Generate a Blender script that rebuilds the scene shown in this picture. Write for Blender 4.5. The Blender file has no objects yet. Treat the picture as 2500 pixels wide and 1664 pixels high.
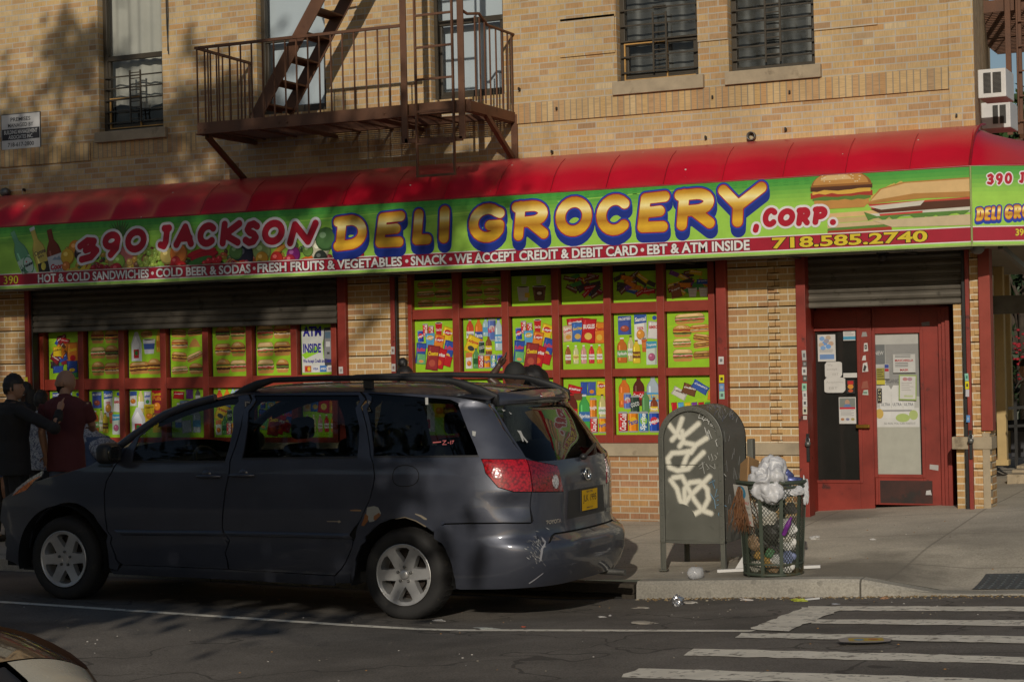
import bpy, bmesh, math, random
import numpy as np
from mathutils import Vector, Matrix, noise
from mathutils.geometry import delaunay_2d_cdt
from mathutils.bvhtree import BVHTree

R = random.Random(7)
PI = math.pi
scene = bpy.context.scene
COL = scene.collection

# ------------------------------------------------------------------ camera
F_PX, IW, IH = 4441.31, 2500.0, 1664.0
YAW, PITCH, ROLL = math.radians(25.075), 0.009233, -0.021293
CAM = Vector((8.3425, -17.8296, 1.7365))
_d = Vector((-math.sin(YAW) * math.cos(PITCH), math.cos(YAW) * math.cos(PITCH), math.sin(PITCH)))
_r = Vector((math.cos(YAW), math.sin(YAW), 0))
_u = _r.cross(_d)
c_, s_ = math.cos(ROLL), math.sin(ROLL)
CR, CU, CD = c_ * _r + s_ * _u, -s_ * _r + c_ * _u, _d
cam = bpy.data.cameras.new('camera')
cam.sensor_width = 36.0
cam.lens = F_PX / IW * 36.0
cam.clip_start, cam.clip_end = 0.1, 2000
cam_ob = bpy.data.objects.new('camera', cam)
COL.objects.link(cam_ob)
cam_ob.matrix_world = Matrix(((CR.x, CU.x, -CD.x, CAM.x), (CR.y, CU.y, -CD.y, CAM.y), (CR.z, CU.z, -CD.z, CAM.z), (0, 0, 0, 1)))
scene.camera = cam_ob

# ------------------------------------------------------------------ sun and sky
SUN = Vector((0.30, -1.0, 0.385)).normalized()        # towards the sun
EL = math.asin(SUN.z)
AZ = math.atan2(SUN.x, SUN.y)
world = bpy.data.worlds.new('World')
scene.world = world
world.use_nodes = True
wn = world.node_tree
sky = wn.nodes.new('ShaderNodeTexSky')
sky.sky_type = 'NISHITA'
sky.sun_disc = False
sky.sun_elevation = EL
sky.sun_rotation = AZ
sky.air_density, sky.dust_density = 1.0, 1.0
bg = wn.nodes['Background']
wn.links.new(sky.outputs[0], bg.inputs[0])
bg.inputs[1].default_value = 0.07
sl = bpy.data.lights.new('sun', 'SUN')
sl.energy = 3.6
sl.angle = math.radians(0.55)
sl.color = (1.0, 0.92, 0.80)
sun = bpy.data.objects.new('sun', sl)
COL.objects.link(sun)
sun.location = (10, -30, 20)
sun.rotation_euler = SUN.to_track_quat('Z', 'Y').to_euler()
scene.view_settings.view_transform = 'Standard'
scene.view_settings.look = 'None'
scene.view_settings.gamma = 1
scene.view_settings.exposure = -0.55
scene.render.engine = 'CYCLES'
scene.cycles.max_bounces = 6
scene.cycles.transparent_max_bounces = 12
scene.cycles.caustics_reflective = False
scene.cycles.caustics_refractive = False

# ------------------------------------------------------------------ helpers
def ray(px, py):
    return CD + CR * ((px - IW / 2) / F_PX) - CU * ((py - IH / 2) / F_PX)
def P(px, py, y=0.0):
    q = ray(px, py); t = (y - CAM.y) / q.y
    return CAM + q * t
def G(px, py, z=0.0):
    q = ray(px, py); t = (z - CAM.z) / q.z
    return CAM + q * t
def smooth(a, b, x):
    t = min(1, max(0, (x - a) / (b - a))); return t * t * (3 - 2 * t)
def rise_wall(x): return 0.062 * max(0.0, x - 1.8) if x < 6 else 0.26 + .02 * (x - 6)
def rise_kerb(x): return (0.045 * max(0.0, x - 2.5) if x < 7 else 0.2025) + 0.0107 * max(0.0, 1.9 - x)
KY = -4.3
def h_walk(x, y):
    t = min(1, max(0, -y / 4.3))
    return rise_wall(x) * (1 - t) + (rise_kerb(x) - 0.088) * t
def h_road(x, y):
    d = max(0.0, KY - y)
    return rise_kerb(x) - 0.225 + 0.0385 * min(d, 3.0) + 0.012 * max(0, min(d, 6) - 3.0)

def thing(name, label, cat, loc=(0, 0, 0), group=None, kind=None):
    o = bpy.data.objects.new(name, None); COL.objects.link(o)
    o.empty_display_size = 0.1
    o.location = loc
    return tag(o, label, cat, group, kind)
def tag(o, label=None, cat=None, group=None, kind=None):
    if label: o['label'] = label
    if cat: o['category'] = cat
    if group: o['group'] = group
    if kind: o['kind'] = kind
    return o
def wloc(o):
    v = Vector((0, 0, 0))
    while o is not None:
        v += o.location; o = o.parent
    return v
class MB:
    """collects faces (world coordinates) and links them as ONE mesh object"""
    def __init__(s): s.v = []; s.f = []; s.m = []; s.c = []; s.sm = []
    def add(s, vs, fs, m=0, col=None, smooth=False):
        o = len(s.v); s.v.extend([tuple(v) for v in vs])
        for f in fs:
            s.f.append(tuple(i + o for i in f)); s.m.append(m); s.c.append(col); s.sm.append(smooth)
        return s
    def quad(s, a, b, c, d, m=0, col=None): return s.add([a, b, c, d], [(0, 1, 2, 3)], m, col)
    def box(s, x0, x1, y0, y1, z0, z1, m=0, col=None):
        v = [(x0, y0, z0), (x1, y0, z0), (x1, y1, z0), (x0, y1, z0), (x0, y0, z1), (x1, y0, z1), (x1, y1, z1), (x0, y1, z1)]
        return s.add(v, [(0, 3, 2, 1), (4, 5, 6, 7), (0, 1, 5, 4), (1, 2, 6, 5), (2, 3, 7, 6), (3, 0, 4, 7)], m, col)
    def bar(s, a, b, w, h, m=0, col=None, up=(0, 0, 1)):
        a, b = Vector(a), Vector(b); d = (b - a).normalized(); upv = Vector(up)
        if abs(d.dot(upv)) > .98: upv = Vector((0, 1, 0)) if abs(d.y) < .9 else Vector((1, 0, 0))
        sd = d.cross(upv).normalized(); u = sd.cross(d)
        v = []
        for p in (a, b):
            for i, j in ((-1, -1), (1, -1), (1, 1), (-1, 1)): v.append(p + sd * (i * w / 2) + u * (j * h / 2))
        return s.add(v, [(3, 2, 1, 0), (4, 5, 6, 7), (0, 1, 5, 4), (1, 2, 6, 5), (2, 3, 7, 6), (3, 0, 4, 7)], m, col)
    def tube(s, pts, r, n=8, m=0, col=None, cap=True, smooth=True):
        pts = [Vector(p) for p in pts]; k = len(pts)
        rs = r if isinstance(r, (list, tuple)) else [r] * k
        vs = []; prev = None
        for i, p in enumerate(pts):
            d = (pts[min(i + 1, k - 1)] - pts[max(i - 1, 0)])
            d = d.normalized() if d.length > 1e-9 else Vector((0, 0, 1))
            if prev is None:
                a = d.orthogonal().normalized()
            else:
                a = prev - d * prev.dot(d)
                a = a.normalized() if a.length > 1e-6 else d.orthogonal().normalized()
            prev = a; b = d.cross(a)
            for j in range(n):
                t = 2 * PI * j / n
                vs.append(p + (a * math.cos(t) + b * math.sin(t)) * rs[i])
        fs = [(i * n + j, i * n + (j + 1) % n, (i + 1) * n + (j + 1) % n, (i + 1) * n + j) for i in range(k - 1) for j in range(n)]
        s.add(vs, fs, m, col, smooth)
        if cap:
            s.add(vs[:n], [tuple(reversed(range(n)))], m, col); s.add(vs[-n:], [tuple(range(n))], m, col)
        return s
    def lathe(s, c, prof, n=24, axis='z', m=0, col=None, smooth=True, cap=False):
        """prof: (radius, height) pairs"""
        c = Vector(c); vs = []
        for r_, h in prof:
            for j in range(n):
                t = 2 * PI * j / n; a, b = r_ * math.cos(t), r_ * math.sin(t)
                vs.append(c + (Vector((a, b, h)) if axis == 'z' else Vector((a, h, b)) if axis == 'y' else Vector((h, a, b))))
        k = len(prof)
        fs = [(i * n + j, i * n + (j + 1) % n, (i + 1) * n + (j + 1) % n, (i + 1) * n + j) for i in range(k - 1) for j in range(n)]
        if axis == 'y': fs = [tuple(reversed(f)) for f in fs]
        s.add(vs, fs, m, col, smooth)
        if cap:
            s.add(vs[:n], [tuple(range(n))], m, col); s.add(vs[-n:], [tuple(range(n))], m, col)
        return s
    def ball(s, c, rx, ry=None, rz=None, nu=12, nv=8, m=0, col=None, fn=None):
        ry = ry or rx; rz = rz or rx; c = Vector(c); vs = []
        for i in range(nv + 1):
            a = PI * i / nv
            for j in range(nu):
                t = 2 * PI * j / nu
                d = Vector((math.sin(a) * math.cos(t), math.sin(a) * math.sin(t), math.cos(a)))
                k = fn(d) if fn else 1.0
                vs.append(c + Vector((d.x * rx, d.y * ry, d.z * rz)) * k)
        fs = [(i * nu + j, (i + 1) * nu + j, (i + 1) * nu + (j + 1) % nu, i * nu + (j + 1) % nu) for i in range(nv) for j in range(nu)]
        return s.add(vs, fs, m, col, True)
    def build(s, name, mat, parent=None, bevel=0.0, smooth=None, loc=None):
        off = wloc(parent) if parent is not None else (Vector(loc) if loc is not None else Vector((0, 0, 0)))
        me = bpy.data.meshes.new(name)
        me.from_pydata([(v[0] - off.x, v[1] - off.y, v[2] - off.z) for v in s.v], [], s.f)
        mats = mat if isinstance(mat, (list, tuple)) else [mat]
        for mm in mats: me.materials.append(mm)
        if len(mats) > 1: me.polygons.foreach_set('material_index', s.m)
        me.polygons.foreach_set('use_smooth', [bool(x) for x in (s.sm if smooth is None else [smooth] * len(s.f))])
        if any(c is not None for c in s.c):
            at = me.attributes.new('Col', 'FLOAT_COLOR', 'FACE')
            at.data.foreach_set('color', [q for c in s.c for q in ((c[0], c[1], c[2], 1.0) if c is not None else (.5, .5, .5, 1))])
        me.validate(); me.update()
        o = bpy.data.objects.new(name, me); COL.objects.link(o)
        if parent is not None: o.parent = parent
        elif loc is not None: o.location = loc
        if bevel > 0:
            b = o.modifiers.new('bevel', 'BEVEL'); b.width = bevel; b.segments = 2; b.limit_method = 'ANGLE'; b.angle_limit = math.radians(35)
        return o

# ---- flat drawing helpers: signed distance strokes, fonts, polygons
def seg_dist(X, Z, segs):
    D = np.full(X.shape, 1e9)
    for (a, b) in segs:
        ax, az = a; bx, bz = b; dx, dz = bx - ax, bz - az; L = dx * dx + dz * dz
        t = np.clip(((X - ax) * dx + (Z - az) * dz) / L, 0, 1) if L > 0 else 0
        D = np.minimum(D, np.hypot(X - ax - t * dx, Z - az - t * dz))
    return D
def iso_mesh(D, xs, zs):
    """polygons of the region D<0 on a grid: list of polygons [(x,z)...]"""
    ny, nx = D.shape; out = []
    ins = D < 0
    cnt = ins[:-1, :-1].astype(int) + ins[1:, :-1] + ins[:-1, 1:] + ins[1:, 1:]
    for j in range(ny - 1):
        i = 0
        while i < nx - 1:
            if cnt[j, i] == 4:
                k = i
                while k < nx - 1 and cnt[j, k] == 4: k += 1
                out.append([(xs[i], zs[j]), (xs[k], zs[j]), (xs[k], zs[j + 1]), (xs[i], zs[j + 1])]); i = k; continue
            if cnt[j, i] > 0:
                cs = [(i, j), (i + 1, j), (i + 1, j + 1), (i, j + 1)]; poly = []
                for q in range(4):
                    (ai, aj), (bi, bj) = cs[q], cs[(q + 1) % 4]
                    da, db = D[aj, ai], D[bj, bi]
                    if da < 0: poly.append((xs[ai], zs[aj]))
                    if (da < 0) != (db < 0):
                        t = da / (da - db); poly.append((xs[ai] + t * (xs[bi] - xs[ai]), zs[aj] + t * (zs[bj] - zs[aj])))
                if len(poly) > 2: out.append(poly)
            i += 1
    return out
def arc(cx, cz, rx, rz, a0, a1, n=10):
    return [(cx + rx * math.cos(math.radians(a0 + (a1 - a0) * i / n)), cz + rz * math.sin(math.radians(a0 + (a1 - a0) * i / n))) for i in range(n + 1)]
_txt = {}
def text_polys(body, bold=0.0, shear=0.0):
    """polygons of a line of lettering at size 1: (verts, faces, width)"""
    key = (body, bold, shear)
    if key in _txt: return _txt[key]
    cu = bpy.data.curves.new('lettering', 'FONT'); cu.body = body; cu.offset = bold; cu.shear = shear
    cu.resolution_u = 3
    ob = bpy.data.objects.new('lettering', cu)
    me = bpy.data.meshes.new_from_object(ob)
    vs = [(v.co.x, v.co.y) for v in me.vertices]; fs = [tuple(p.vertices) for p in me.polygons]
    bpy.data.objects.remove(ob); bpy.data.meshes.remove(me); bpy.data.curves.remove(cu)
    if vs:
        x0 = min(v[0] for v in vs); x1 = max(v[0] for v in vs); z0 = min(v[1] for v in vs); z1 = max(v[1] for v in vs)
    else: x0 = x1 = z0 = z1 = 0
    _txt[key] = (vs, fs, (x0, x1, z0, z1)); return _txt[key]
class Print:
    """a flat print: coloured shapes laid one thin layer above the other on a plane given by origin o, right u and up v"""
    def __init__(s, o, u, v, lift=0.00025):
        s.o = Vector(o); s.u = Vector(u); s.v = Vector(v); s.n = s.u.cross(s.v).normalized(); s.k = 0; s.lift = lift; s.mb = MB()
        s.clip = None; s.grid = {}; s.res = .02
    def claim(s, x0, x1, z0, z1):
        """the lowest free thin layer over a rectangle of the print"""
        g = s.grid; r_ = s.res
        cells = [(i, j) for i in range(int(math.floor(x0 / r_)), int(math.floor(x1 / r_)) + 1) for j in range(int(math.floor(z0 / r_)), int(math.floor(z1 / r_)) + 1)]
        k = 1 + max((g.get(c, 0) for c in cells), default=0)
        for c in cells: g[c] = k
        return k
    def pt(s, x, z, k): return s.o + s.u * x + s.v * z + s.n * (k * s.lift)
    def poly(s, pts, col, k=None):
        if s.clip: pts = clip_poly(pts, *s.clip)
        if len(pts) < 3: return s
        if k is None: k = s.claim(min(p[0] for p in pts), max(p[0] for p in pts), min(p[1] for p in pts), max(p[1] for p in pts))
        s.mb.add([s.pt(x, z, k) for x, z in pts], [tuple(range(len(pts)))], 0, col); return s
    def polys(s, polys, col, k=None):
        if not polys: return s
        if k is None: k = s.claim(min(p[0] for q in polys for p in q), max(p[0] for q in polys for p in q), min(p[1] for q in polys for p in q), max(p[1] for q in polys for p in q))
        for p in polys: s.poly(p, col(p) if callable(col) else col, k)
        return s
    def rect(s, x0, x1, z0, z1, col): return s.poly([(x0, z0), (x1, z0), (x1, z1), (x0, z1)], col)
    def rrect(s, cx, cz, w, h, rot, col, r=0.0):
        pts = []
        if r > 0:
            for (sx, sz, a) in ((1, 1, 0), (-1, 1, 90), (-1, -1, 180), (1, -1, 270)):
                pts += arc(sx * (w / 2 - r), sz * (h / 2 - r), r, r, a, a + 90, 4)
        else: pts = [(w / 2, h / 2), (-w / 2, h / 2), (-w / 2, -h / 2), (w / 2, -h / 2)]
        c, q = math.cos(rot), math.sin(rot)
        return s.poly([(cx + c * x - q * z, cz + q * x + c * z) for x, z in pts], col)
    def ell(s, cx, cz, rx, rz, col, rot=0, n=16, a0=0, a1=360):
        c, q = math.cos(rot), math.sin(rot)
        pts = arc(0, 0, rx, rz, a0, a1, n)
        if a1 - a0 >= 360: pts = pts[:-1]
        return s.poly([(cx + c * x - q * z, cz + q * x + c * z) for x, z in pts], col)
    def text(s, body, cx, cz, w, h, col, bold=0.02, rot=0.0, shear=0.0, align='c', outline=None, ow=0.03):
        if outline is not None: s.text(body, cx, cz, w * (1 + .0), h, outline, bold + ow, rot, shear, align)
        vs, fs, (x0, x1, z0, z1) = text_polys(body, bold, shear)
        if not vs: return s
        _, _, (rx0, rx1, rz0, rz1) = text_polys(body, 0.0, shear)
        sx, sz = w / max(1e-6, rx1 - rx0), h / max(1e-6, rz1 - rz0)
        mx = (rx0 + rx1) / 2 if align == 'c' else rx0
        mz = (rz0 + rz1) / 2
        c, q = math.cos(rot), math.sin(rot)
        flat = []
        for x, z in vs:
            a, b = (x - mx) * sx, (z - mz) * sz
            flat.append((cx + c * a - q * b, cz + q * a + c * b))
        k = s.claim(min(p[0] for p in flat), max(p[0] for p in flat), min(p[1] for p in flat), max(p[1] for p in flat))
        pts = [s.pt(x, z, k) for x, z in flat]
        s.mb.add(pts, fs, 0, col); return s
def clip_poly(pts, x0, x1, z0, z1):
    for ax, lim, sg in ((0, x0, 1), (0, x1, -1), (1, z0, 1), (1, z1, -1)):
        out = []
        for i in range(len(pts)):
            a, b = pts[i], pts[(i + 1) % len(pts)]
            da, db = sg * (a[ax] - lim), sg * (b[ax] - lim)
            if da >= 0: out.append(a)
            if (da >= 0) != (db >= 0):
                t = da / (da - db); out.append((a[0] + t * (b[0] - a[0]), a[1] + t * (b[1] - a[1])))
        pts = out
        if not pts: return []
    return pts
def H(h):
    """sRGB hex -> linear"""
    r = []
    for i in (0, 2, 4):
        c = int(h[i:i + 2], 16) / 255; r.append(c / 12.92 if c <= .04045 else ((c + .055) / 1.055) ** 2.4)
    return tuple(r)

# ------------------------------------------------------------------ materials
def M(name): 
    m = bpy.data.materials.new(name); m.use_nodes = True
    nt = m.node_tree; return m, nt, nt.nodes['Principled BSDF']
def nd(nt, t, **kw):
    n = nt.nodes.new(t)
    for k, v in kw.items():
        if k == 'ins':
            for kk, vv in v.items():
                if isinstance(vv, bpy.types.NodeSocket): nt.links.new(vv, n.inputs[kk])
                else: n.inputs[kk].default_value = vv
        else: setattr(n, k, v)
    return n
def mth(nt, op, a, b=None, c=None):
    n = nt.nodes.new('ShaderNodeMath'); n.operation = op
    for i, q in enumerate((a, b, c)):
        if q is None: continue
        if isinstance(q, bpy.types.NodeSocket): nt.links.new(q, n.inputs[i])
        else: n.inputs[i].default_value = q
    return n.outputs[0]
def mixc(nt, f, a, b, mode='MIX'):
    n = nt.nodes.new('ShaderNodeMix'); n.data_type = 'RGBA'; n.blend_type = mode
    for i, q in ((0, f), (6, a), (7, b)):
        if isinstance(q, bpy.types.NodeSocket): nt.links.new(q, n.inputs[i])
        elif i == 0: n.inputs[0].default_value = q
        else: n.inputs[i].default_value = (q[0], q[1], q[2], 1)
    return n.outputs[2]
def ramp(nt, f, stops, interp='LINEAR'):
    n = nt.nodes.new('ShaderNodeValToRGB'); n.color_ramp.interpolation = interp
    e = n.color_ramp.elements
    while len(e) < len(stops): e.new(.5)
    for i, (p, c) in enumerate(stops): e[i].position = p; e[i].color = (c[0], c[1], c[2], 1) if not isinstance(c, (int, float)) else (c, c, c, 1)
    nt.links.new(f, n.inputs[0]); return n.outputs[0]
def noise_f(nt, scale, detail=4, rough=.55, vec=None, dist=0.0):
    n = nd(nt, 'ShaderNodeTexNoise'); n.inputs['Scale'].default_value = scale; n.inputs['Detail'].default_value = detail
    n.inputs['Roughness'].default_value = rough; n.inputs['Distortion'].default_value = dist
    if vec is not None: nt.links.new(vec, n.inputs['Vector'])
    return n.outputs[0]
def objco(nt): return nd(nt, 'ShaderNodeTexCoord').outputs['Object']
def bump(nt, h, strength, dist, b):
    n = nd(nt, 'ShaderNodeBump'); n.inputs['Strength'].default_value = strength; n.inputs['Distance'].default_value = dist
    nt.links.new(h, n.inputs['Height']); nt.links.new(n.outputs[0], b.inputs['Normal'])
def plain(name, col, rough=.6, metal=0.0, var=.25, scale=6.0, spec=.5, bmp=0.0, dirt=None):
    """a paint or material with uneven tone"""
    m, nt, b = M(name); co = objco(nt)
    n1 = noise_f(nt, scale, 5, .6, co)
    dk = tuple(c * (1 - var) for c in col); lt = tuple(min(1, c * (1 + var * .7)) for c in col)
    c = ramp(nt, n1, [(.3, dk), (.7, lt)])
    if dirt:
        n2 = noise_f(nt, dirt[1], 6, .65, co)
        c = mixc(nt, ramp(nt, n2, [(dirt[2], 0), (dirt[2] + .08, 1)]), c, dirt[0])
    nt.links.new(c, b.inputs['Base Color'])
    nt.links.new(ramp(nt, n1, [(.2, max(0, rough - .08)), (.8, min(1, rough + .08))]), b.inputs['Roughness'])
    b.inputs['Metallic'].default_value = metal; b.inputs['Specular IOR Level'].default_value = spec
    if bmp: bump(nt, noise_f(nt, scale * 8, 4, .6, co), bmp, .004, b)
    return m
def vcol(name, rough=.5, spec=.4, coat=0.0, var=.12):
    """material that takes each face's own printed colour"""
    m, nt, b = M(name)
    a = nd(nt, 'ShaderNodeAttribute', attribute_name='Col').outputs['Color']
    n1 = noise_f(nt, 9, 4, .6, objco(nt))
    c = mixc(nt, 1.0, a, ramp(nt, n1, [(.3, 1 - var), (.7, 1.0)]), 'MULTIPLY')
    nt.links.new(c, b.inputs['Base Color']); b.inputs['Roughness'].default_value = rough; b.inputs['Specular IOR Level'].default_value = spec
    b.inputs['Coat Weight'].default_value = coat
    return m
# ------------------------------------------------------------------ brick
def brick_mat(name, ramp_cols, mortar, soldier=False, soot=0.0, uoff=0.0):
    m, nt, b = M(name)
    co = nd(nt, 'ShaderNodeTexCoord').outputs['Object']
    sp = nd(nt, 'ShaderNodeSeparateXYZ', ins={0: co})
    ge = nd(nt, 'ShaderNodeNewGeometry'); sn = nd(nt, 'ShaderNodeSeparateXYZ', ins={0: ge.outputs['True Normal']})
    ax = mth(nt, 'GREATER_THAN', mth(nt, 'ABSOLUTE', sn.outputs[0]), 0.7)
    U = mth(nt, 'ADD', mth(nt, 'MULTIPLY', sp.outputs[0], mth(nt, 'SUBTRACT', 1.0, ax)), mth(nt, 'MULTIPLY', mth(nt, 'ADD', sp.outputs[1], .05), ax))
    U = mth(nt, 'ADD', U, 20.0 + uoff); V = mth(nt, 'ADD', sp.outputs[2], 5.0)
    if soldier: bw, bh = .0677, .2135
    else: bw, bh = .2135, .0677
    if soldier:
        V = mth(nt, 'ADD', V, 0.0)
    vs = mth(nt, 'DIVIDE', V, bh) if not soldier else mth(nt, 'DIVIDE', V, 5.0)
    row = mth(nt, 'FLOOR', vs); fv = mth(nt, 'SUBTRACT', vs, row)
    sh = mth(nt, 'MULTIPLY', mth(nt, 'MODULO', row, 2.0), .5)
    # every sixth course is laid in headers
    us = mth(nt, 'ADD', mth(nt, 'DIVIDE', U, bw), sh)
    if not soldier:
        hd = mth(nt, 'LESS_THAN', mth(nt, 'MODULO', row, 6.0), .5)
        us = mth(nt, 'MULTIPLY', us, mth(nt, 'ADD', 1.0, hd))
    col = mth(nt, 'FLOOR', us); fu = mth(nt, 'SUBTRACT', us, col)
    ju = .0125 / bw; jv = .0125 / bh
    wob = mth(nt, 'MULTIPLY', mth(nt, 'SUBTRACT', noise_f(nt, 30, 3, .6, co), .5), .004 / bh if not soldier else 0.0)
    mu = mth(nt, 'LESS_THAN', fu, ju)
    mv = mth(nt, 'LESS_THAN', mth(nt, 'ADD', fv, wob), jv) if not soldier else 0.0
    mort = mth(nt, 'MAXIMUM', mu, mv)
    cv = nd(nt, 'ShaderNodeCombineXYZ', ins={0: col, 1: row})
    wnz = nd(nt, 'ShaderNodeTexWhiteNoise', noise_dimensions='2D', ins={'Vector': cv.outputs[0]})
    bc = ramp(nt, wnz.outputs[0], ramp_cols)
    bc = mixc(nt, .28, bc, H('c3a578'))
    fl = nd(nt, 'ShaderNodeTexNoise', noise_dimensions='2D')
    vec = nd(nt, 'ShaderNodeCombineXYZ', ins={0: mth(nt, 'MULTIPLY', U, 110.0 if not soldier else 8.0), 1: mth(nt, 'MULTIPLY', V, 8.0 if not soldier else 110.0)})
    nt.links.new(vec.outputs[0], fl.inputs['Vector']); fl.inputs['Scale'].default_value = 1; fl.inputs['Detail'].default_value = 2
    g = ramp(nt, fl.outputs[0], [(.3, .82), (.62, 1.05)])
    bc = mixc(nt, 1.0, bc, g, 'MULTIPLY')
    big = noise_f(nt, .7, 5, .6, co)
    mc = mixc(nt, noise_f(nt, 3, 3, .6, co), mortar, tuple(x * .75 for x in mortar))
    c = mixc(nt, mort, bc, mc)
    lowz = ramp(nt, mth(nt, 'ADD', sp.outputs[2], mth(nt, 'MULTIPLY', noise_f(nt, 2.2, 4, .6, co), .5)), [(.12, .62), (.55, 1)])   # street grime at the foot of the wall
    c = mixc(nt, 1.0, c, lowz, 'MULTIPLY')
    c = mixc(nt, 1.0, c, ramp(nt, big, [(.3, 1 - .25 - soot), (.65, 1.05)]), 'MULTIPLY')
    nt.links.new(c, b.inputs['Base Color']); b.inputs['Roughness'].default_value = .9; b.inputs['Specular IOR Level'].default_value = .2
    hgt = mth(nt, 'ADD', mth(nt, 'MULTIPLY', mth(nt, 'SUBTRACT', 1.0, mort), .8), mth(nt, 'MULTIPLY', fl.outputs[0], .35))
    bump(nt, hgt, .4, .005, b)
    return m
TAN = [(0, H('c0a276')), (.22, H('cbae80')), (.4, H('c29f69')), (.55, H('d2b98d')), (.7, H('bc966b')), (.84, H('b08c68')), (.93, H('c49661')), (.97, H('957458')), (1, H('d9c59e'))]
TANLOW = [(0, H('b8945f')), (.25, H('c59f68')), (.45, H('b68a56')), (.62, H('bf9662')), (.8, H('ae8056')), (.93, H('a47250')), (1, H('c39e6a'))]
REDLOW = [(0, H('b98a55')), (.3, H('ac7650')), (.55, H('9c6549')), (.75, H('bd9160')), (1, H('a56d54'))]
B_UP = brick_mat('buff_brick', TAN, H('c3baa9'), soot=.05)
B_LOW = brick_mat('fluted_brick', TANLOW, H('dccfb3'), uoff=.07)
B_RED = brick_mat('mixed_brick', REDLOW, H('cbbda4'), uoff=.03)
B_SOL = brick_mat('soldier_brick', TAN, H('a0947e'), soldier=True)
STONE = plain('cast_stone', H('a2937a'), .85, var=.22, scale=5, bmp=.3, dirt=(H('7a6d58'), 3, .6))
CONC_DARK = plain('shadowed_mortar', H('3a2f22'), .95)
REDP = plain('red_paint', H('8a3323'), .45, var=.18, scale=4, dirt=(H('5c1d16'), 9, .66))
REDP2 = plain('worn_red_paint', H('822a1d'), .5, var=.3, scale=3, dirt=(H('3c1a14'), 5, .62))
RUST = plain('rusty_brown_paint', H('63412b'), .65, var=.3, scale=3, dirt=(H('4a2a18'), 7, .6), bmp=.15)
DKMETAL = plain('dark_bronze_frame', H('3b3326'), .5, var=.2)
BLACKM = plain('black_metal', H('151412'), .5, var=.3)
STEEL = plain('galvanised_shutter', H('5d574d'), .45, metal=.45, var=.25, scale=2.5, dirt=(H('423c33'), 6, .58))
GREYM = plain('grey_metal', H('6b6a66'), .4, metal=.6)
PRINT = vcol('printed_vinyl', .42, .35)
PAPER = vcol('printed_paper', .7, .2)
CURT = plain('curtain_cloth', H('b9b5aa'), .8, var=.12, scale=2)
CURT_W = plain('white_blind', H('c9d2da'), .7, var=.06, scale=1)
CURT_G = plain('grey_plastic_sheet', H('51504d'), .35, var=.5, scale=3)
def glass_mat(name, tint, rough=.02, alpha=.25, refl=.5):
    m, nt, b = M(name); out = nt.nodes['Material Output']
    tr = nd(nt, 'ShaderNodeBsdfTransparent'); tr.inputs[0].default_value = (*tint, 1)
    gl = nd(nt, 'ShaderNodeBsdfGlossy'); gl.inputs['Roughness'].default_value = rough
    fr = nd(nt, 'ShaderNodeFresnel'); bf = nd(nt, 'ShaderNodeNewGeometry').outputs['Backfacing']; nt.links.new(mth(nt, 'SUBTRACT', 1.5, mth(nt, 'MULTIPLY', bf, 1.5 - 1 / 1.5)), fr.inputs[0])
    mx = nd(nt, 'ShaderNodeMixShader'); nt.links.new(fr.outputs[0], mx.inputs[0]); nt.links.new(tr.outputs[0], mx.inputs[1]); nt.links.new(gl.outputs[0], mx.inputs[2])
    nt.links.new(mx.outputs[0], out.inputs['Surface']); nt.nodes.remove(b); return m
GLASS = glass_mat('window_glass', (.86, .88, .87))
GLASS_CAR = glass_mat('tinted_car_glass', (.58, .62, .59))
GLASS_DARK = glass_mat('privacy_car_glass', (.20, .22, .21))
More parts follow.
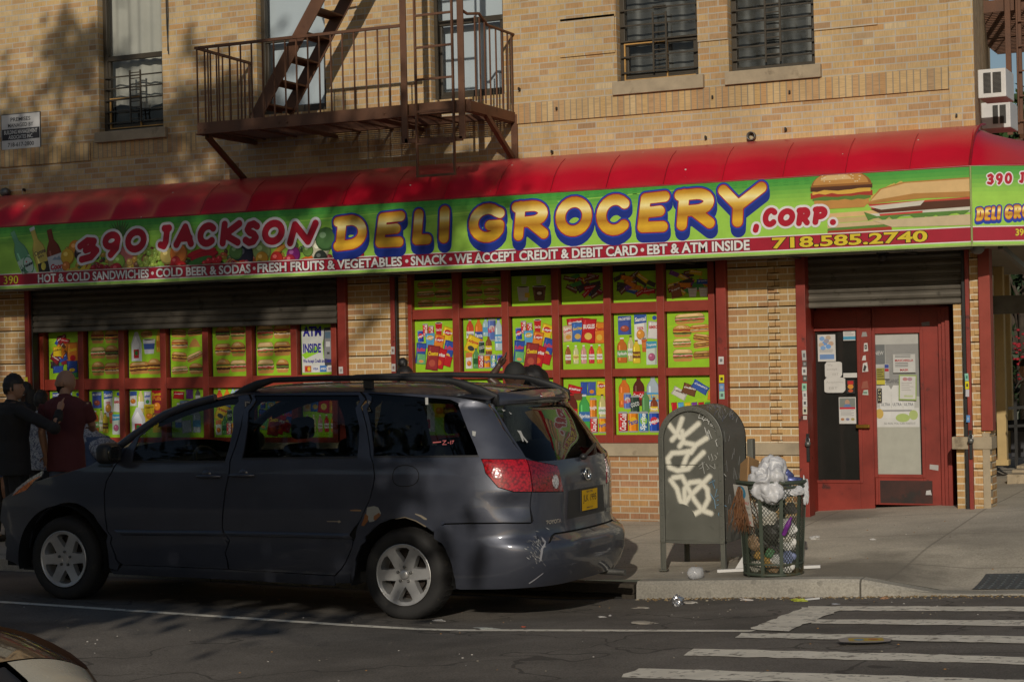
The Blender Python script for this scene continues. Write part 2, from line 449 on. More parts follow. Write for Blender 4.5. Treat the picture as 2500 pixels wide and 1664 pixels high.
# pavement, road
def mixv(nt, co): return nd(nt, 'ShaderNodeVectorMath', operation='MULTIPLY', ins={0: co, 1: (1, 1, 0)}).outputs[0]
def ground_mat(name, base, seams=None, stains=.5, rough=.9, speck=.3, scale=1.0, spots=(), cracks=False):
    m, nt, b = M(name); co = objco(nt)
    f1 = noise_f(nt, 1.3 * scale, 6, .65, co); f2 = noise_f(nt, 60 * scale, 3, .7, co); f3 = noise_f(nt, .35 * scale, 4, .6, co)
    c = ramp(nt, f1, [(.25, tuple(x * .72 for x in base)), (.6, base), (.8, tuple(x * 1.12 for x in base))])
    c = mixc(nt, 1.0, c, ramp(nt, f2, [(.3, 1 - speck), (.7, 1 + speck * .4)]), 'MULTIPLY')
    c = mixc(nt, 1.0, c, ramp(nt, f3, [(.35, 1 - stains * .5), (.6, 1.0)]), 'MULTIPLY')
    for (x_, y_, r_, k_) in spots:   # old oil and drink stains
        dv = nd(nt, 'ShaderNodeVectorMath', operation='DISTANCE'); nt.links.new(mixv(nt, co), dv.inputs[0]); dv.inputs[1].default_value = (x_, y_, 0)
        c = mixc(nt, mth(nt, 'MULTIPLY', ramp(nt, mth(nt, 'ADD', mth(nt, 'DIVIDE', dv.outputs['Value'], r_), mth(nt, 'MULTIPLY', mth(nt, 'SUBTRACT', f1, .5), 1.6)), [(.35, 1), (1.0, 0)]), k_), c, tuple(x * .22 for x in base))
    if cracks:
        cv = nd(nt, 'ShaderNodeTexVoronoi', feature='DISTANCE_TO_EDGE'); cv.inputs['Scale'].default_value = .45; nt.links.new(nd(nt, 'ShaderNodeVectorMath', operation='ADD', ins={0: co, 1: nd(nt, 'ShaderNodeTexNoise', ins={'Vector': co, 'Scale': 2.0}).outputs['Color']}).outputs[0], cv.inputs['Vector'])
        c = mixc(nt, mth(nt, 'MULTIPLY', mth(nt, 'LESS_THAN', cv.outputs['Distance'], .007), .7), c, tuple(x * .25 for x in base))
    sp = nd(nt, 'ShaderNodeTexVoronoi', feature='F1'); sp.inputs['Scale'].default_value = 5.5; nt.links.new(co, sp.inputs['Vector'])
    gum = mth(nt, 'LESS_THAN', sp.outputs['Distance'], .13)
    c = mixc(nt, mth(nt, 'MULTIPLY', gum, .45 * stains), c, tuple(x * .35 for x in base))
    if seams:
        sx = nd(nt, 'ShaderNodeSeparateXYZ', ins={0: co})
        ln = None
        for ax, per, off in seams:
            q = mth(nt, 'ABSOLUTE', mth(nt, 'SUBTRACT', mth(nt, 'FRACT', mth(nt, 'DIVIDE', mth(nt, 'ADD', sx.outputs[ax], off), per)), .5))
            l = mth(nt, 'LESS_THAN', q, .011 / per); ln = l if ln is None else mth(nt, 'MAXIMUM', ln, l)
        c = mixc(nt, mth(nt, 'MULTIPLY', ln, .55), c, tuple(x * .3 for x in base))
    nt.links.new(c, b.inputs['Base Color']); b.inputs['Roughness'].default_value = rough; b.inputs['Specular IOR Level'].default_value = .25
    bump(nt, f2, .35, .004, b); return m
WALK = ground_mat('concrete_pavement', H('cdc3b0'), seams=[(0, 1.55, 20.55), (1, 1.5, 20.62)], stains=.55, spots=[(4.6, -3.75, 1.1, .7), (3.6, -3.95, .9, .45), (3.4, -.2, .7, .5), (5.6, -2.2, .9, .3)])
ROAD = ground_mat('asphalt', H('827b72'), stains=.9, speck=.5, scale=1.4, cracks=True, spots=[(3.2, -4.6, 1.6, .25), (0, -5.2, 1.6, .45)])
KERB = ground_mat('kerb_concrete', H('b3ada0'), stains=1.0)
PAINT_W = plain('worn_road_paint', H('e2dac8'), .8, var=.15, scale=5, dirt=(H('857d72'), 14, .55))
# ------------------------------------------------------------------ ground: road, pavement, kerb, markings
def sheet(name, xs, ys, fn, mat, lift=0.0):
    mb = MB(); nx = len(xs)
    vs = [(x, y, fn(x, y) + lift) for y in ys for x in xs]
    fs = [(j * nx + i, j * nx + i + 1, (j + 1) * nx + i + 1, (j + 1) * nx + i) for j in range(len(ys) - 1) for i in range(nx - 1)]
    mb.add(vs, fs, 0, None, True); return mb.build(name, mat)
XS = [-300, -60, -30, -16, -10, -7] + [-6 + .5 * i for i in range(33)] + [12, 16, 24, 40, 80, 300]
YR = [-300, -80, -40, -30, -24, -20, -16, -13, -11, -10] + [-9.5 + .4 * i for i in range(13)] + [-4.29]
tag(sheet('road', XS, YR, h_road, ROAD), kind='structure')
KFALL = lambda x: 0.02 + 0.12 * (1 - smooth(4.75, 5.55, x))   # kerb height left above the gutter (a dropped kerb at the crossing)
def walk_fn(x, y):
    z = h_walk(x, y)
    k = smooth(-2.6, -4.15, y)
    return z * (1 - k) + k * (h_road(x, KY) + KFALL(x)) if y < -2.6 else z
YW = [-4.17, -4.0, -3.7, -3.4, -3.1, -2.85, -2.6, -2.2, -1.8, -1.4, -1, -.6, -.2, .3, .9]
XW = [x for x in XS if x <= 5.5] + [5.8, 6, 6.5, 7, 8, 10, 14]
tag(sheet('pavement', XW, YW, walk_fn, WALK), kind='structure')
tag(sheet('side_pavement', [2.4, 3.6, 4.9, 5.4, 6, 7, 8, 10, 14, 40], [.9, 2, 4, 7, 10, 20, 60], lambda x, y: h_walk(x, .9) + .012 * (y - .9), WALK), kind='structure')
def kerb(name, x0, x1, mat):
    mb = MB(); n = max(2, int((x1 - x0) / .25)); prof = []
    for i in range(n + 1):
        x = x0 + (x1 - x0) * i / n; zb = h_road(x, KY); k = KFALL(x)
        wob = .006 * noise.noise(Vector((x * 2.3, 1.7, 0))); zt = zb + k
        prof.append([(x, -4.315 + wob, zb - .12), (x, -4.30 + wob, zt - .03 if k > .05 else zt - .008), (x, -4.275 + wob, zt - .004), (x, -4.165, zt + .002), (x, -4.165, zb - .12)])
    for i in range(n):
        a, b = prof[i], prof[i + 1]
        for j in range(4): mb.quad(a[j], b[j], b[j + 1], a[j + 1])
    mb.add(prof[0], [(0, 1, 2, 3, 4)]); mb.add(prof[-1], [(4, 3, 2, 1, 0)])
    return tag(mb.build(name, mat, smooth=False), kind='structure')
for a, b in ((-20, -8), (-7.99, -4), (-3.99, -1), (-.99, 1.2), (3.06, 4.86), (4.875, 7.6), (7.61, 14)): kerb('kerb', a, b, KERB)
KDARK = ground_mat('oily_kerb', H('4b443a'), stains=1.0)
# storm drain inlet: iron kerb piece with a dark slot under it
dr = thing('storm_drain', 'dark iron storm drain inlet set in the kerb behind the parked van', 'storm drain', (2.1, -4.25, h_road(2.1, KY)))
mb = MB(); z0 = h_road(2.1, KY)
mb.box(1.22, 3.04, -4.31, -4.165, z0 + .062, z0 + .142); mb.box(2.93, 3.04, -4.305, -4.165, z0 - .1, z0 + .061); mb.box(1.22, 1.33, -4.305, -4.165, z0 - .1, z0 + .061)
mb.build('iron_frame', KDARK, dr, bevel=.008)
mb = MB(); mb.box(1.33, 2.93, -4.22, -4.17, z0 - .1, z0 + .061); mb.build('slot', BLACKM, dr)
# painted markings follow the road surface
def mark(name, poly, label, mat=PAINT_W, lift=.004, cat='road marking', group='zebra crossing bars'):
    xs_ = [p[0] for p in poly]; ys_ = [p[1] for p in poly]; pts = [Vector((x, y)) for x, y in poly]
    inner = []
    x = min(xs_)
    while x < max(xs_):
        y = min(ys_)
        while y < max(ys_): inner.append(Vector((x, y))); y += .12
        x += .25
    r = delaunay_2d_cdt(pts + inner, [], [list(range(len(pts)))], 1, 1e-5)
    mb = MB(); mb.add([(v.x, v.y, h_road(v.x, v.y) + lift) for v in r[0]], r[2], 0, None, False)
    return tag(mb.build(name, mat), kind='structure')
def rp(px, py):
    p = G(px, py, -.15)
    for _ in range(8): p = G(px, py, h_road(p.x, p.y))
    return (p.x, p.y)
def wavy(pts, amp=.018, step=.10):
    out = []
    for i in range(len(pts)):
        a, b = Vector(pts[i]), Vector(pts[(i + 1) % len(pts)]); n = max(1, int((b - a).length / step))
        for k in range(n):
            q = a + (b - a) * k / n; out.append((q.x + R.uniform(-amp, amp), q.y + R.uniform(-amp, amp)))
    return out
bx = lambda x, y: (1450 + x / 2.2438, 1220 + y / 2.2438)
def bar(pts): return wavy([rp(*bx(x, y)) for x, y in pts])
def ext(pts):
    """extend the right-hand end of a bar (two right-hand points are listed 2nd and 3rd) to x = 12"""
    a, b, c, d = [Vector(rp(*bx(x, y))) for x, y in pts]
    b2 = b + (b - a).normalized() * 4.0; c2 = c + (c - d).normalized() * 4.0
    return wavy([tuple(a), tuple(b2), tuple(c2), tuple(d)])
mark('crossing_bar', ext([(1180, 582), (2356, 585), (2356, 612), (1150, 607)]), '')
mark('crossing_bar', ext([(1190, 655), (2356, 660), (2356, 692), (1180, 678)]), '')
mark('crossing_bar', ext([(800, 730), (2356, 747), (2356, 786), (770, 754)]), '')
mark('crossing_bar', ext([(550, 815), (2356, 860), (2356, 902), (485, 852)]), '')
mark('crossing_bar', ext([(240, 922), (2356, 985), (2356, 1030), (135, 975)]), '')
mark('crossing_bar', bar([(1150, 590), (1370, 600), (1060, 722), (850, 712)]), '', lift=.007)
# long parking line beside the van
a, b = Vector(rp(0, 1469)), Vector(rp(1840, 1540)); d = (b - a).normalized()
a = a - d * 14; n = Vector((d.y, -d.x)) * .055
mark('parking_line', wavy([tuple(a + n), tuple(b + n), tuple(b - n), tuple(a - n)], .006, .3), '', lift=.0035)
# tactile plate on the dropped kerb
TACT = plain('dark_tactile_plate', H('4d5152'), .7, var=.2)
tp = thing('tactile_plate', 'dark grey tactile paving plate with raised domes at the dropped kerb', 'tactile plate', (6.2, -3.6, walk_fn(6.2, -3.6)))
mb = MB(); x0, x1, y0, y1 = 5.66, 7.1, -4.12, -3.55
def tz(x, y): return walk_fn(x, y) + .006
N = 6
for i in range(N):
    for j in range(N):
        xa, xb, ya, yb = x0 + (x1 - x0) * i / N, x0 + (x1 - x0) * (i + 1) / N, y0 + (y1 - y0) * j / N, y0 + (y1 - y0) * (j + 1) / N
        mb.quad((xa, ya, tz(xa, ya)), (xb, ya, tz(xb, ya)), (xb, yb, tz(xb, yb)), (xa, yb, tz(xa, yb)))
for i in range(22):
    for j in range(8):
        x, y = x0 + .05 + i * .066, y0 + .04 + j * .066; z = tz(x, y)
        mb.lathe((x, y, z), [(.016, 0), (.012, .006), (0.001, .007)], 8)
mb.build('plate', TACT, tp)
# ------------------------------------------------------------------ the corner apartment building
bld = thing('apartment_building', 'buff brick corner apartment building with a red shopfront at street level', 'building')
XC = 4.98
def XS(y): return XC - .165 * y        # the side street meets the facade at an acute corner
def ox(px, y=0.0, py=400): return P(px, py, y).x
def oz(px, py, y=0.0): return P(px, py, y).z
def holes_wall(name, x0, x1, z0, z1, holes, mat, parent, y=0.0, depth=.22):
    xs = sorted({x0, x1} | {h[0] for h in holes} | {h[1] for h in holes}); zs = sorted({z0, z1} | {h[2] for h in holes} | {h[3] for h in holes})
    mb = MB()
    for i in range(len(xs) - 1):
        for j in range(len(zs) - 1):
            cx, cz = (xs[i] + xs[i + 1]) / 2, (zs[j] + zs[j + 1]) / 2
            if any(h[0] < cx < h[1] and h[2] < cz < h[3] for h in holes): continue
            mb.quad((xs[i], y, zs[j]), (xs[i + 1], y, zs[j]), (xs[i + 1], y, zs[j + 1]), (xs[i], y, zs[j + 1]))
    for a, b, c, d in holes:
        mb.quad((a, y, c), (a, y + depth, c), (a, y + depth, d), (a, y, d)); mb.quad((b, y + depth, c), (b, y, c), (b, y, d), (b, y + depth, d))
        mb.quad((a, y, d), (a, y + depth, d), (b, y + depth, d), (b, y, d)); mb.quad((a, y + depth, c), (a, y, c), (b, y, c), (b, y + depth, c))
    return mb.build(name, mat, parent)
W1 = (ox(240, 0, 150), ox(396, 0, 150), oz(300, 319), 6.9)
W2 = (ox(627, 0, 150), ox(794.5, 0, 150), oz(700, 276), 6.75)
W3 = (ox(1050, 0, 100), ox(1229, 0, 100), oz(1150, 237), 6.75)
W4 = (ox(1505, 0, 100), ox(1703.6, 0, 100), oz(1600, 193), 5.88)
W5 = (ox(1778, 0, 100), ox(1988.5, 0, 100), oz(1880, 168), 5.93)
WINS = [W1, W2, W3, W4, W5]
WX0, WX1, WX2 = -8.75, -12.0, -14.2
EXTRA = [(WX1, WX1 + 1.2, 4.35, 6.1), (-15.4, -14.2, 4.35, 6.1)]
holes_wall('brick_wall', -18, XC, 2.95, 9.0, WINS + EXTRA, B_UP, bld)
mb = MB()
XB = XS(12)
mb.quad((XC, 0, -.3), (XB, 12, -.3), (XB, 12, 9), (XC, 0, 9)); mb.quad((-18, 12, -.3), (-18, 0, -.3), (-18, 0, 9), (-18, 12, 9))
mb.quad((XB, 12, -.3), (-18, 12, -.3), (-18, 12, 9), (XB, 12, 9)); mb.quad((-18, 0, 9), (XC, 0, 9), (XB, 12, 9), (-18, 12, 9))
mb.build('side_wall', B_UP, bld)
mb = MB(); mb.box(-17.8, 4.75, .9, .96, -.2, 2.95); mb.box(-17.8, 4.75, .25, .9, 2.9, 2.95); mb.build('shop_interior', plain('dark_interior', (.012, .011, .010), .9), bld)
# soldier course band, panel slabs and the corner strip project a little from the wall
zb = oz(1800, 259.5); zt = zb + .213
def slab(name, mat, *b):
    mb = MB(); mb.box(*b); return mb.build(name, mat, bld, bevel=.004 if mat is STONE else 0)
slab('soldier_course', B_SOL, ox(1250, 0, 300), ox(2318, 0, 240), -.022, -.001, zb, zt); slab('soldier_course', B_SOL, -18, ox(222, 0, 390), -.022, -.001, zb - .02, zb + .193)
slab('soldier_course', B_SOL, ox(222, 0, 390) + .01, ox(480, 0, 390), -.006, -.001, zb, zt)
for (a, b, py) in ((1369, 1503, 47), (1369, 1503, 135)):
    z = oz((a + b) / 2, py); slab('brick_panel', B_UP, ox(a, 0, py), ox(b, 0, py), -.018, -.001, z, z + .406)
z = oz(1760, 98); slab('brick_panel', B_UP, W4[1] + .002, W5[0] - .002, -.016, -.001, z, z + .6)
z = oz(2060, 69); slab('brick_panel', B_UP, W5[1] + .002, ox(2143, 0, 70), -.016, -.001, z, z + .406); slab('brick_panel', B_UP, W5[1] + .002, ox(2143, 0, 70), -.016, -.001, z + .42, z + 1.2)
slab('corner_strip', B_UP, ox(2318, 0, 200), XC + .018, -.02, -.001, 3.0, 9)
def sill(x0, x1, zt, zb, parent, y0=-.06):
    mb = MB(); mb.box(x0, x1, y0, .2, zb, zt); return mb.build('sill', STONE, parent, bevel=.006)
def sash_window(w, rail_z, curtain, name='window', guard=None, sillx=None, lower_open=None, dark=False):
    x0, x1, z0, z1 = w
    mb = MB(); yf, yb = .10, .17; fw = .055
    mb.box(x0, x0 + fw, yf, yb, z0, z1); mb.box(x1 - fw, x1, yf, yb, z0, z1); mb.box(x0 + fw, x1 - fw, yf, yb, z1 - fw, z1); mb.box(x0 + fw, x1 - fw, yf, yb, z0, z0 + fw)
    if rail_z:
        mb.box(x0 + fw, x1 - fw, yf - .002, yb - .02, rail_z - .03, rail_z + .03)
        for xx in (x0 + fw, x1 - fw - .035): mb.box(xx, xx + .035, yf + .012, yb - .012, z0 + fw, rail_z - .03)
        mb.box(x0 + fw + .035, x1 - fw - .035, yf + .012, yb - .012, z0 + fw, z0 + fw + .04)
    f = mb.build(name, DKMETAL, bld, bevel=.004)
    mb = MB(); mb.quad((x0 + fw, yf + .04, z0 + fw), (x1 - fw, yf + .04, z0 + fw), (x1 - fw, yf + .04, z1 - fw), (x0 + fw, yf + .04, z1 - fw)); mb.build('pane', GLASS, f)
    # cloth behind the glass, in soft folds
    mb = MB(); n = 60; ph = R.random() * 6
    if curtain is not None:
        top, zc = z1 - .02, z0 + (lower_open or 0)
        for i in range(n):
            xa, xb = x0 + (x1 - x0) * i / n, x0 + (x1 - x0) * (i + 1) / n
            fl = .0 if curtain is CURT_W else .3 if curtain is CURT_G else 1.0
            fy = lambda x: .26 + fl * (.014 * math.sin(x * 38 + ph) + .012 * math.sin(x * 15 + 2 * ph))
            e = lambda x: zc + .03 * math.sin(x * 9 + ph)
            mb.add([(xa, fy(xa), e(xa)), (xb, fy(xb), e(xb)), (xb, fy(xb), top), (xa, fy(xa), top)], [(0, 1, 2, 3)], 0, None, True)
        mb.build('curtain', curtain, f)
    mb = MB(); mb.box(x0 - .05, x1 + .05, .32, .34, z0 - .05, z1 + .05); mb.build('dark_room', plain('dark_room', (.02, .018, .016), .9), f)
    if sillx: sill(*sillx, f)
    if guard:
        gx0, gx1, gz0, gz1, n, vx = guard; mb = MB()
        for i in range(n):
            z = gz0 + (gz1 - gz0) * i / (n - 1); mb.bar((gx0, .07, z), (gx1, .07, z), .014, .016)
        for (a, b, c) in vx:
            mb.bar((a, .055, b), (a, .055, c), .018, .014)
        for (a, b, c, nn) in guard_rungs.get(id(w), []):
            for i in range(nn): z = gz0 + .03 + (gz1 - gz0) * i / max(1, nn - 1); mb.bar((a, .055, z), (b, .055, z), .01, .012)
        mb.build('guard', DKMETAL, f)
    return f
guard_rungs = {}
def sx(a, b): return (ox(a, -.05, 330), ox(b, -.05, 330))
z1t, z1b = oz(300, 319, -.05), oz(400, 334.5, -.05)
gx = (ox(318, .055, 240), ox(343.5, .055, 240)); guard_rungs[id(W1)] = [(gx[0], gx[1], 0, 9)]
gz = (oz(330, 296, .07), oz(330, 184, .07))
sash_window(W1, oz(330, 138, .1), CURT, guard=(W1[0] + .03, W1[1] - .01, gz[0], gz[1], 5, [(gx[0], oz(318, 300, .055), oz(318, 172, .055)), (gx[1], oz(343, 296, .055), oz(343, 170, .055))]),
            sillx=(*sx(231, 404), W1[2], oz(231, 349, -.06)), lower_open=.32)
sash_window(W2, oz(720, 93, .1), CURT_W)
sash_window(W3, oz(1150, 50, .1), CURT_W)
gx = (ox(1250 + 650 / 1.885, .055, 100), ox(1250 + 710 / 1.885, .055, 100)); guard_rungs[id(W4)] = [(gx[0], gx[1], 0, 10)]
gz = (oz(1600, 172, .07), oz(1600, 4, .07))
sash_window(W4, oz(1600, 100, .1), CURT_G, guard=(W4[0] + .02, W4[1] - .02, gz[0], gz[1] + .1, 6, [(gx[0], oz(1595, 176, .055), oz(1595, 30, .055)), (gx[1], oz(1627, 174, .055), oz(1627, 28, .055))]),
            sillx=(ox(1494, -.06, 210), ox(1716, -.06, 210), W4[2], oz(1494, 233, -.06)))
gx = (ox(1250 + 1167 / 1.885, .055, 100), ox(1250 + 1235 / 1.885, .055, 100)); guard_rungs[id(W5)] = [(gx[0], gx[1], 0, 10)]
gz = (oz(1885, 140, .07), oz(1885, -20, .07))
sash_window(W5, None, CURT_G, guard=(W5[0] + .02, W5[1] - .02, gz[0], gz[1] + .1, 7, [(gx[0], oz(1870, 153, .055), oz(1870, -40, .055)), (gx[1], oz(1905, 150, .055), oz(1905, -40, .055))]),
            sillx=(ox(1768.8, -.06, 190), ox(2003, -.06, 190), W5[2], oz(1768.8, 208, -.06)))
for e in EXTRA: sash_window(e, 5.2, CURT, sillx=(e[0] - .08, e[1] + .08, e[2], e[2] - .12))
# bathroom-style sash half up: bright inner frame of W4 and W1
WOODY = plain('unpainted_sash', H('b98d4c'), .6)
for (w, a, b, t, bt) in ((W4, 1524, 1630, 111, 196), (W1, 266, 342, 244, 314)):
    mb = MB(); y = .085; xa, xb = ox(a, y, 150), ox(b, y, 150); za, zb2 = oz(a, bt, y), oz(a, t, y)
    mb.box(xa, xa + .014, y, y + .02, za, zb2); mb.box(xa, w[1] - .06, y, y + .018, za - .012, za); mb.box(xa, xb, y, y + .02, zb2, zb2 + .013); mb.box(xb - .012, xb, y + .001, y + .02, za, zb2); mb.build('sash_trim', WOODY, bld)

# ---- street level: piers of brick laid in blocks of six courses with open joints
CO = .0677
def pier(x0, x1, y0, y1, mat, z0=None, z1=2.92, base=0.0):
    mb = MB(); z = base
    while z < z1:
        a, b = max(z + .007, z0), min(z + 6 * CO - .006, z1)
        if b > a: mb.box(x0, x1, y0, y1, a, b)
        z += 6 * CO
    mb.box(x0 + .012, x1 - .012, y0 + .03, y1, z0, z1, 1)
    return mb.build('pier', [mat, CONC_DARK], bld)
zj = oz(1824, 750.2, -.04); base = zj - 12 * 6 * CO
pier(ox(-260, -.04, 800), ox(60, -.04, 800), -.04, .3, B_LOW, -.2, base=base)
pier(ox(845, -.04, 800), ox(990, -.04, 800), -.04, .3, B_LOW, -.2, base=base)
xa, xb, xc, xd = ox(1773, -.04, 800), ox(1875, -.04, 800), ox(1892, -.04, 800), ox(1905, -.04, 800); xe = ox(1946, -.04, 800)
pier(xa, xb, -.04, .3, B_LOW, -.1, base=base); pier(xd, xe, -.04, .3, B_LOW, -.1, base=base)
mb = MB(); k = 0; z = base
while z < 2.9:
    if z > -.1:
        p1, p2 = (-.038, -.012) if k % 2 else (-.012, -.038)
        mb.box(xb + .002, xc, p1, .3, z + .006, z + CO - .003); mb.box(xc + .002, xd - .002, p2, .3, z + .006, z + CO - .003)
    z += CO; k += 1
mb.build('toothed_brick', B_LOW, bld)
xr0, xr1 = ox(2357, -.04, 900), ox(2413, -.04, 900)
pier(xr0, xr1 + .0, -.04, .25, B_LOW, 0, base=base)
mb = MB(); k = 0; z = base
while z < 2.9:
    if z > 0 and k % 2: mb.box(xr1 - .12, xr1 + .012, -.055, .2, z + .006, z + CO - .003)
    z += CO; k += 1
mb.build('toothed_brick', B_LOW, bld)
mb = MB(); mb.box(xr0 - .12, xr0, .04, .4, 0, 2.9); mb.build('pier_return', B_LOW, bld)
mb = MB(); mb.box(ox(990, .0, 900), xa, .0, .3, -.2, oz(1550, 1113, 0)); mb.box(ox(78, 0, 900), ox(845, 0, 900), .0, .3, -.25, oz(300, 1110, 0)); mb.build('stall_riser', B_RED, bld)
slab('stone_band', STONE, ox(992, -.03, 1090), xa - .002, -.03, .3, oz(1550, 1113, -.03), oz(1550, 1082, -.03)); slab('stone_band', STONE, ox(78, -.02, 900), ox(845, -.02, 900), -.03, .3, oz(300, 1110, 0), oz(300, 1080, 0))
slab('stone_band', STONE, ox(1800, -.06, 1090), xe + .01, -.07, .28, oz(1900, 1110, -.07), oz(1900, 1081, -.07))
slab('stone_band', STONE, xr0 - .14, xr1 + .02, -.07, .2, oz(2380, 1096, -.07), oz(2380, 1066, -.07))
# red and black shutter channels
def channel(a, b, y0, y1, z0, z1, mat, py=800):
    mb = MB(); mb.box(ox(a, y0, py), ox(b, y0, py), y0, y1, z0, z1); return mb.build('channel', mat, bld, bevel=.004)
channel(60, 71, -.1, .05, -.1, 2.92, REDP2); channel(71.5, 79, -.06, .05, -.1, 2.92, BLACKM)
channel(824, 844, -.1, .02, -.1, 2.92, REDP2)
channel(953, 963.5, -.12, -.04, -.1, 2.92, REDP2); channel(964, 968.5, -.1, -.04, -.1, 2.92, BLACKM)
channel(1749, 1773, -.12, .02, .02, 2.92, REDP2); channel(1944, 1967, -.12, .08, .02, 2.92, REDP2)
channel(2349, 2357, -.06, .05, .1, 2.92, BLACKM); channel(2357.5, 2367, -.1, -.04, .1, 2.92, REDP2)
mb = MB(); z0 = oz(2415, 1050, .0); mb.box(XC + .02, XC + .13, -.09, .06, z0, 2.92); mb.box(XC + .05, XC + .12, .06, .12, z0 + .3, 2.92, 1); mb.box(XC + .02, XC + .09, -.06, .05, .15, z0 - .02, 2); mb.build('side_channel', [REDP, BLACKM, STONE], bld, bevel=.004)

# roller shutters
def shutter(xa, xb, y, z0, z1, label=None):
    mb = MB(); pitch = .078; z = z0; prof = []
    prof += [(y - .012, z0), (y - .02, z0 + .012), (y - .018, z0 + .05), (y - .002, z0 + .056)]
    z = z0 + .06
    while z < z1:
        prof += [(y, z), (y - .016, z + .012), (y - .02, z + .035), (y - .012, z + .062), (y, z + .070), (y, z + pitch)]; z += pitch
    for i in range(len(prof) - 1):
        (ya, za), (yb, zb_) = prof[i], prof[i + 1]
        mb.quad((xa, ya, za), (xb, ya, za), (xb, yb, zb_), (xa, yb, zb_))
    mb.quad((xa, y + .02, z0), (xb, y + .02, z0), (xb, y - .012, z0), (xa, y - .012, z0))
    return mb.build('roller_shutter', STEEL, bld)
shutter(ox(79, -.03, 780), ox(824, -.03, 780), -.03, oz(450, 800.5, -.05), 2.93)
shutter(ox(1967, .02, 700), ox(2349, .02, 700), .03, oz(2150, 747, .02), 2.93)

# shop windows: red mullioned frames with panes
COLS_C = [(1015, 1110), (1134, 1229.6), (1254, 1353), (1375.7, 1479.6), (1502, 1609.5), (1631.8, 1742.6)]
YC_ = .10
ZC = [oz(1690, 733, YC_), oz(1690, 759, YC_), oz(1690, 896, YC_), oz(1690, 916, YC_), oz(1550, 1060.5, YC_)]
COLS_L = [(121, 195), (217.5, 294), (316, 395), (418, 498.5), (521, 604.6), (627.6, 712.8), (738, 823)]
YL_ = .16
ZL = [oz(160, 925, YL_), oz(260, 950, YL_), oz(260, 1067, YL_)]
def shop_window(name, cols, y, zrows, xl, xr, ztop, zbot):
    """zrows: list of (z_low, z_high) pane bands"""
    mb = MB(); yf = y - .07
    edges = [xl] + [(P(cols[i][1], 900, y).x + P(cols[i + 1][0], 900, y).x) / 2 for i in range(len(cols) - 1)] + [xr]
    hw = .042
    for i, e in enumerate(edges):
        if i == 0: mb.box(e, e + .09, yf - .01, y + .02, zbot, ztop)
        elif i == len(edges) - 1: mb.box(e - .07, e, yf - .01, y + .02, zbot, ztop)
        else: mb.box(e - hw, e + hw, yf, y + .02, zbot, ztop)
    zs = sorted([z for r in zrows for z in r])
    gaps = [(zbot, zs[0])] + [(zs[i], zs[i + 1]) for i in range(1, len(zs) - 1, 2)] + [(zs[-1], ztop)]
    for i in range(len(edges) - 1):
        a = edges[i] + (.09 if i == 0 else hw); b = edges[i + 1] - (.07 if i == len(edges) - 2 else hw)
        for (c, d) in gaps:
            if d - c > .004: mb.box(a, b, yf + .006, y + .018, c, d)
    f = mb.build(name, REDP, bld, bevel=.004)
    for i in range(len(edges) - 1):
        for (c, d) in zrows:
            q = MB(); a, b = edges[i] + hw * .5, edges[i + 1] - hw * .5
            q.quad((a, y + .012, c - .01), (b, y + .012, c - .01), (b, y + .012, d + .01), (a, y + .012, d + .01)); q.build('pane', DARKPANE, f)
    return f
DARKPANE = plain('dark_shop_glass', (.02, .02, .018), .08, var=.1)
shop_window('shop_window', COLS_C, YC_, [(ZC[4], ZC[3]), (ZC[2], ZC[1]), (ZC[0], 2.9)], ox(992, .04, 900), ox(1749, .04, 900), 2.92, oz(1550, 1081, .03))
shop_window('shop_window', COLS_L, YL_, [(ZL[2], ZL[1]), (ZL[0], 2.9)], ox(95, .1, 900), ox(824, .1, 900), 2.92, oz(300, 1080, .1))

# entrance doors set back behind the shutter line
YD = .56
def dx(c): return ox(1850 + c / 2.24, YD, 1000)
def dz(c, px=2100): return oz(px, 600 + c / 2.24, YD)
dt, db = dz(345, 2090), dz(1452, 2040) - .02
def door(a, b, ga, gb, gt, gbm, zb, zt, handle=None, y=YD, kick=False):
    mb = MB(); y0, y1 = y, y + .05
    mb.box(a, ga, y0, y1, zb, zt); mb.box(gb, b, y0, y1, zb, zt); mb.box(ga, gb, y0, y1, gt, zt); mb.box(ga, gb, y0, y1, zb, gbm)
    w = .02
    for (p, q, r, t) in ((ga - .03, ga + .004, gbm - .03, gt + .03), (gb - .004, gb + .03, gbm - .03, gt + .03), (ga + .004, gb - .004, gt - .004, gt + .03), (ga + .004, gb - .004, gbm - .03, gbm + .004)):
        mb.box(p, q, y0 - .012, y0 + .01, r, t)
    f = mb.build('door', REDP2, bld, bevel=.004)
    q = MB(); q.quad((ga, y + .03, gbm), (gb, y + .03, gbm), (gb, y + .03, gt), (ga, y + .03, gt)); q.build('pane', DARKPANE, f)
    if kick:
        q = MB(); q.box(a + .05, b - .1, y0 - .006, y0, zb + .02, gbm - .06); q.build('kick_plate', plain('scuffed_kick_plate', H('3d2019'), .7, var=.5, scale=5, dirt=(H('241c18'), 4, .5)), f)
    if handle:
        q = MB(); q.bar((handle[0] - .09, y - .05, handle[1]), (handle[0] + .05, y - .05, handle[1]), .03, .035); q.box(handle[0] - .02, handle[0] + .02, y - .04, y, handle[1] - .02, handle[1] + .02)
        q.build('handle', plain('brass', H('8a6a2a'), .35, metal=.8), f, bevel=.005)
    return f
zD2 = dz(1416, 2215)
door(dx(268), dx(628), dx(303), dx(552), dz(465, 2000), dz(1280, 2040), db, dt, handle=(dx(590), dz(985, 2100)))
door(dx(634), dx(1000), dx(648), dx(896), dz(475, 2200), dz(1250, 2200), zD2, dt, kick=True)
mb = MB()
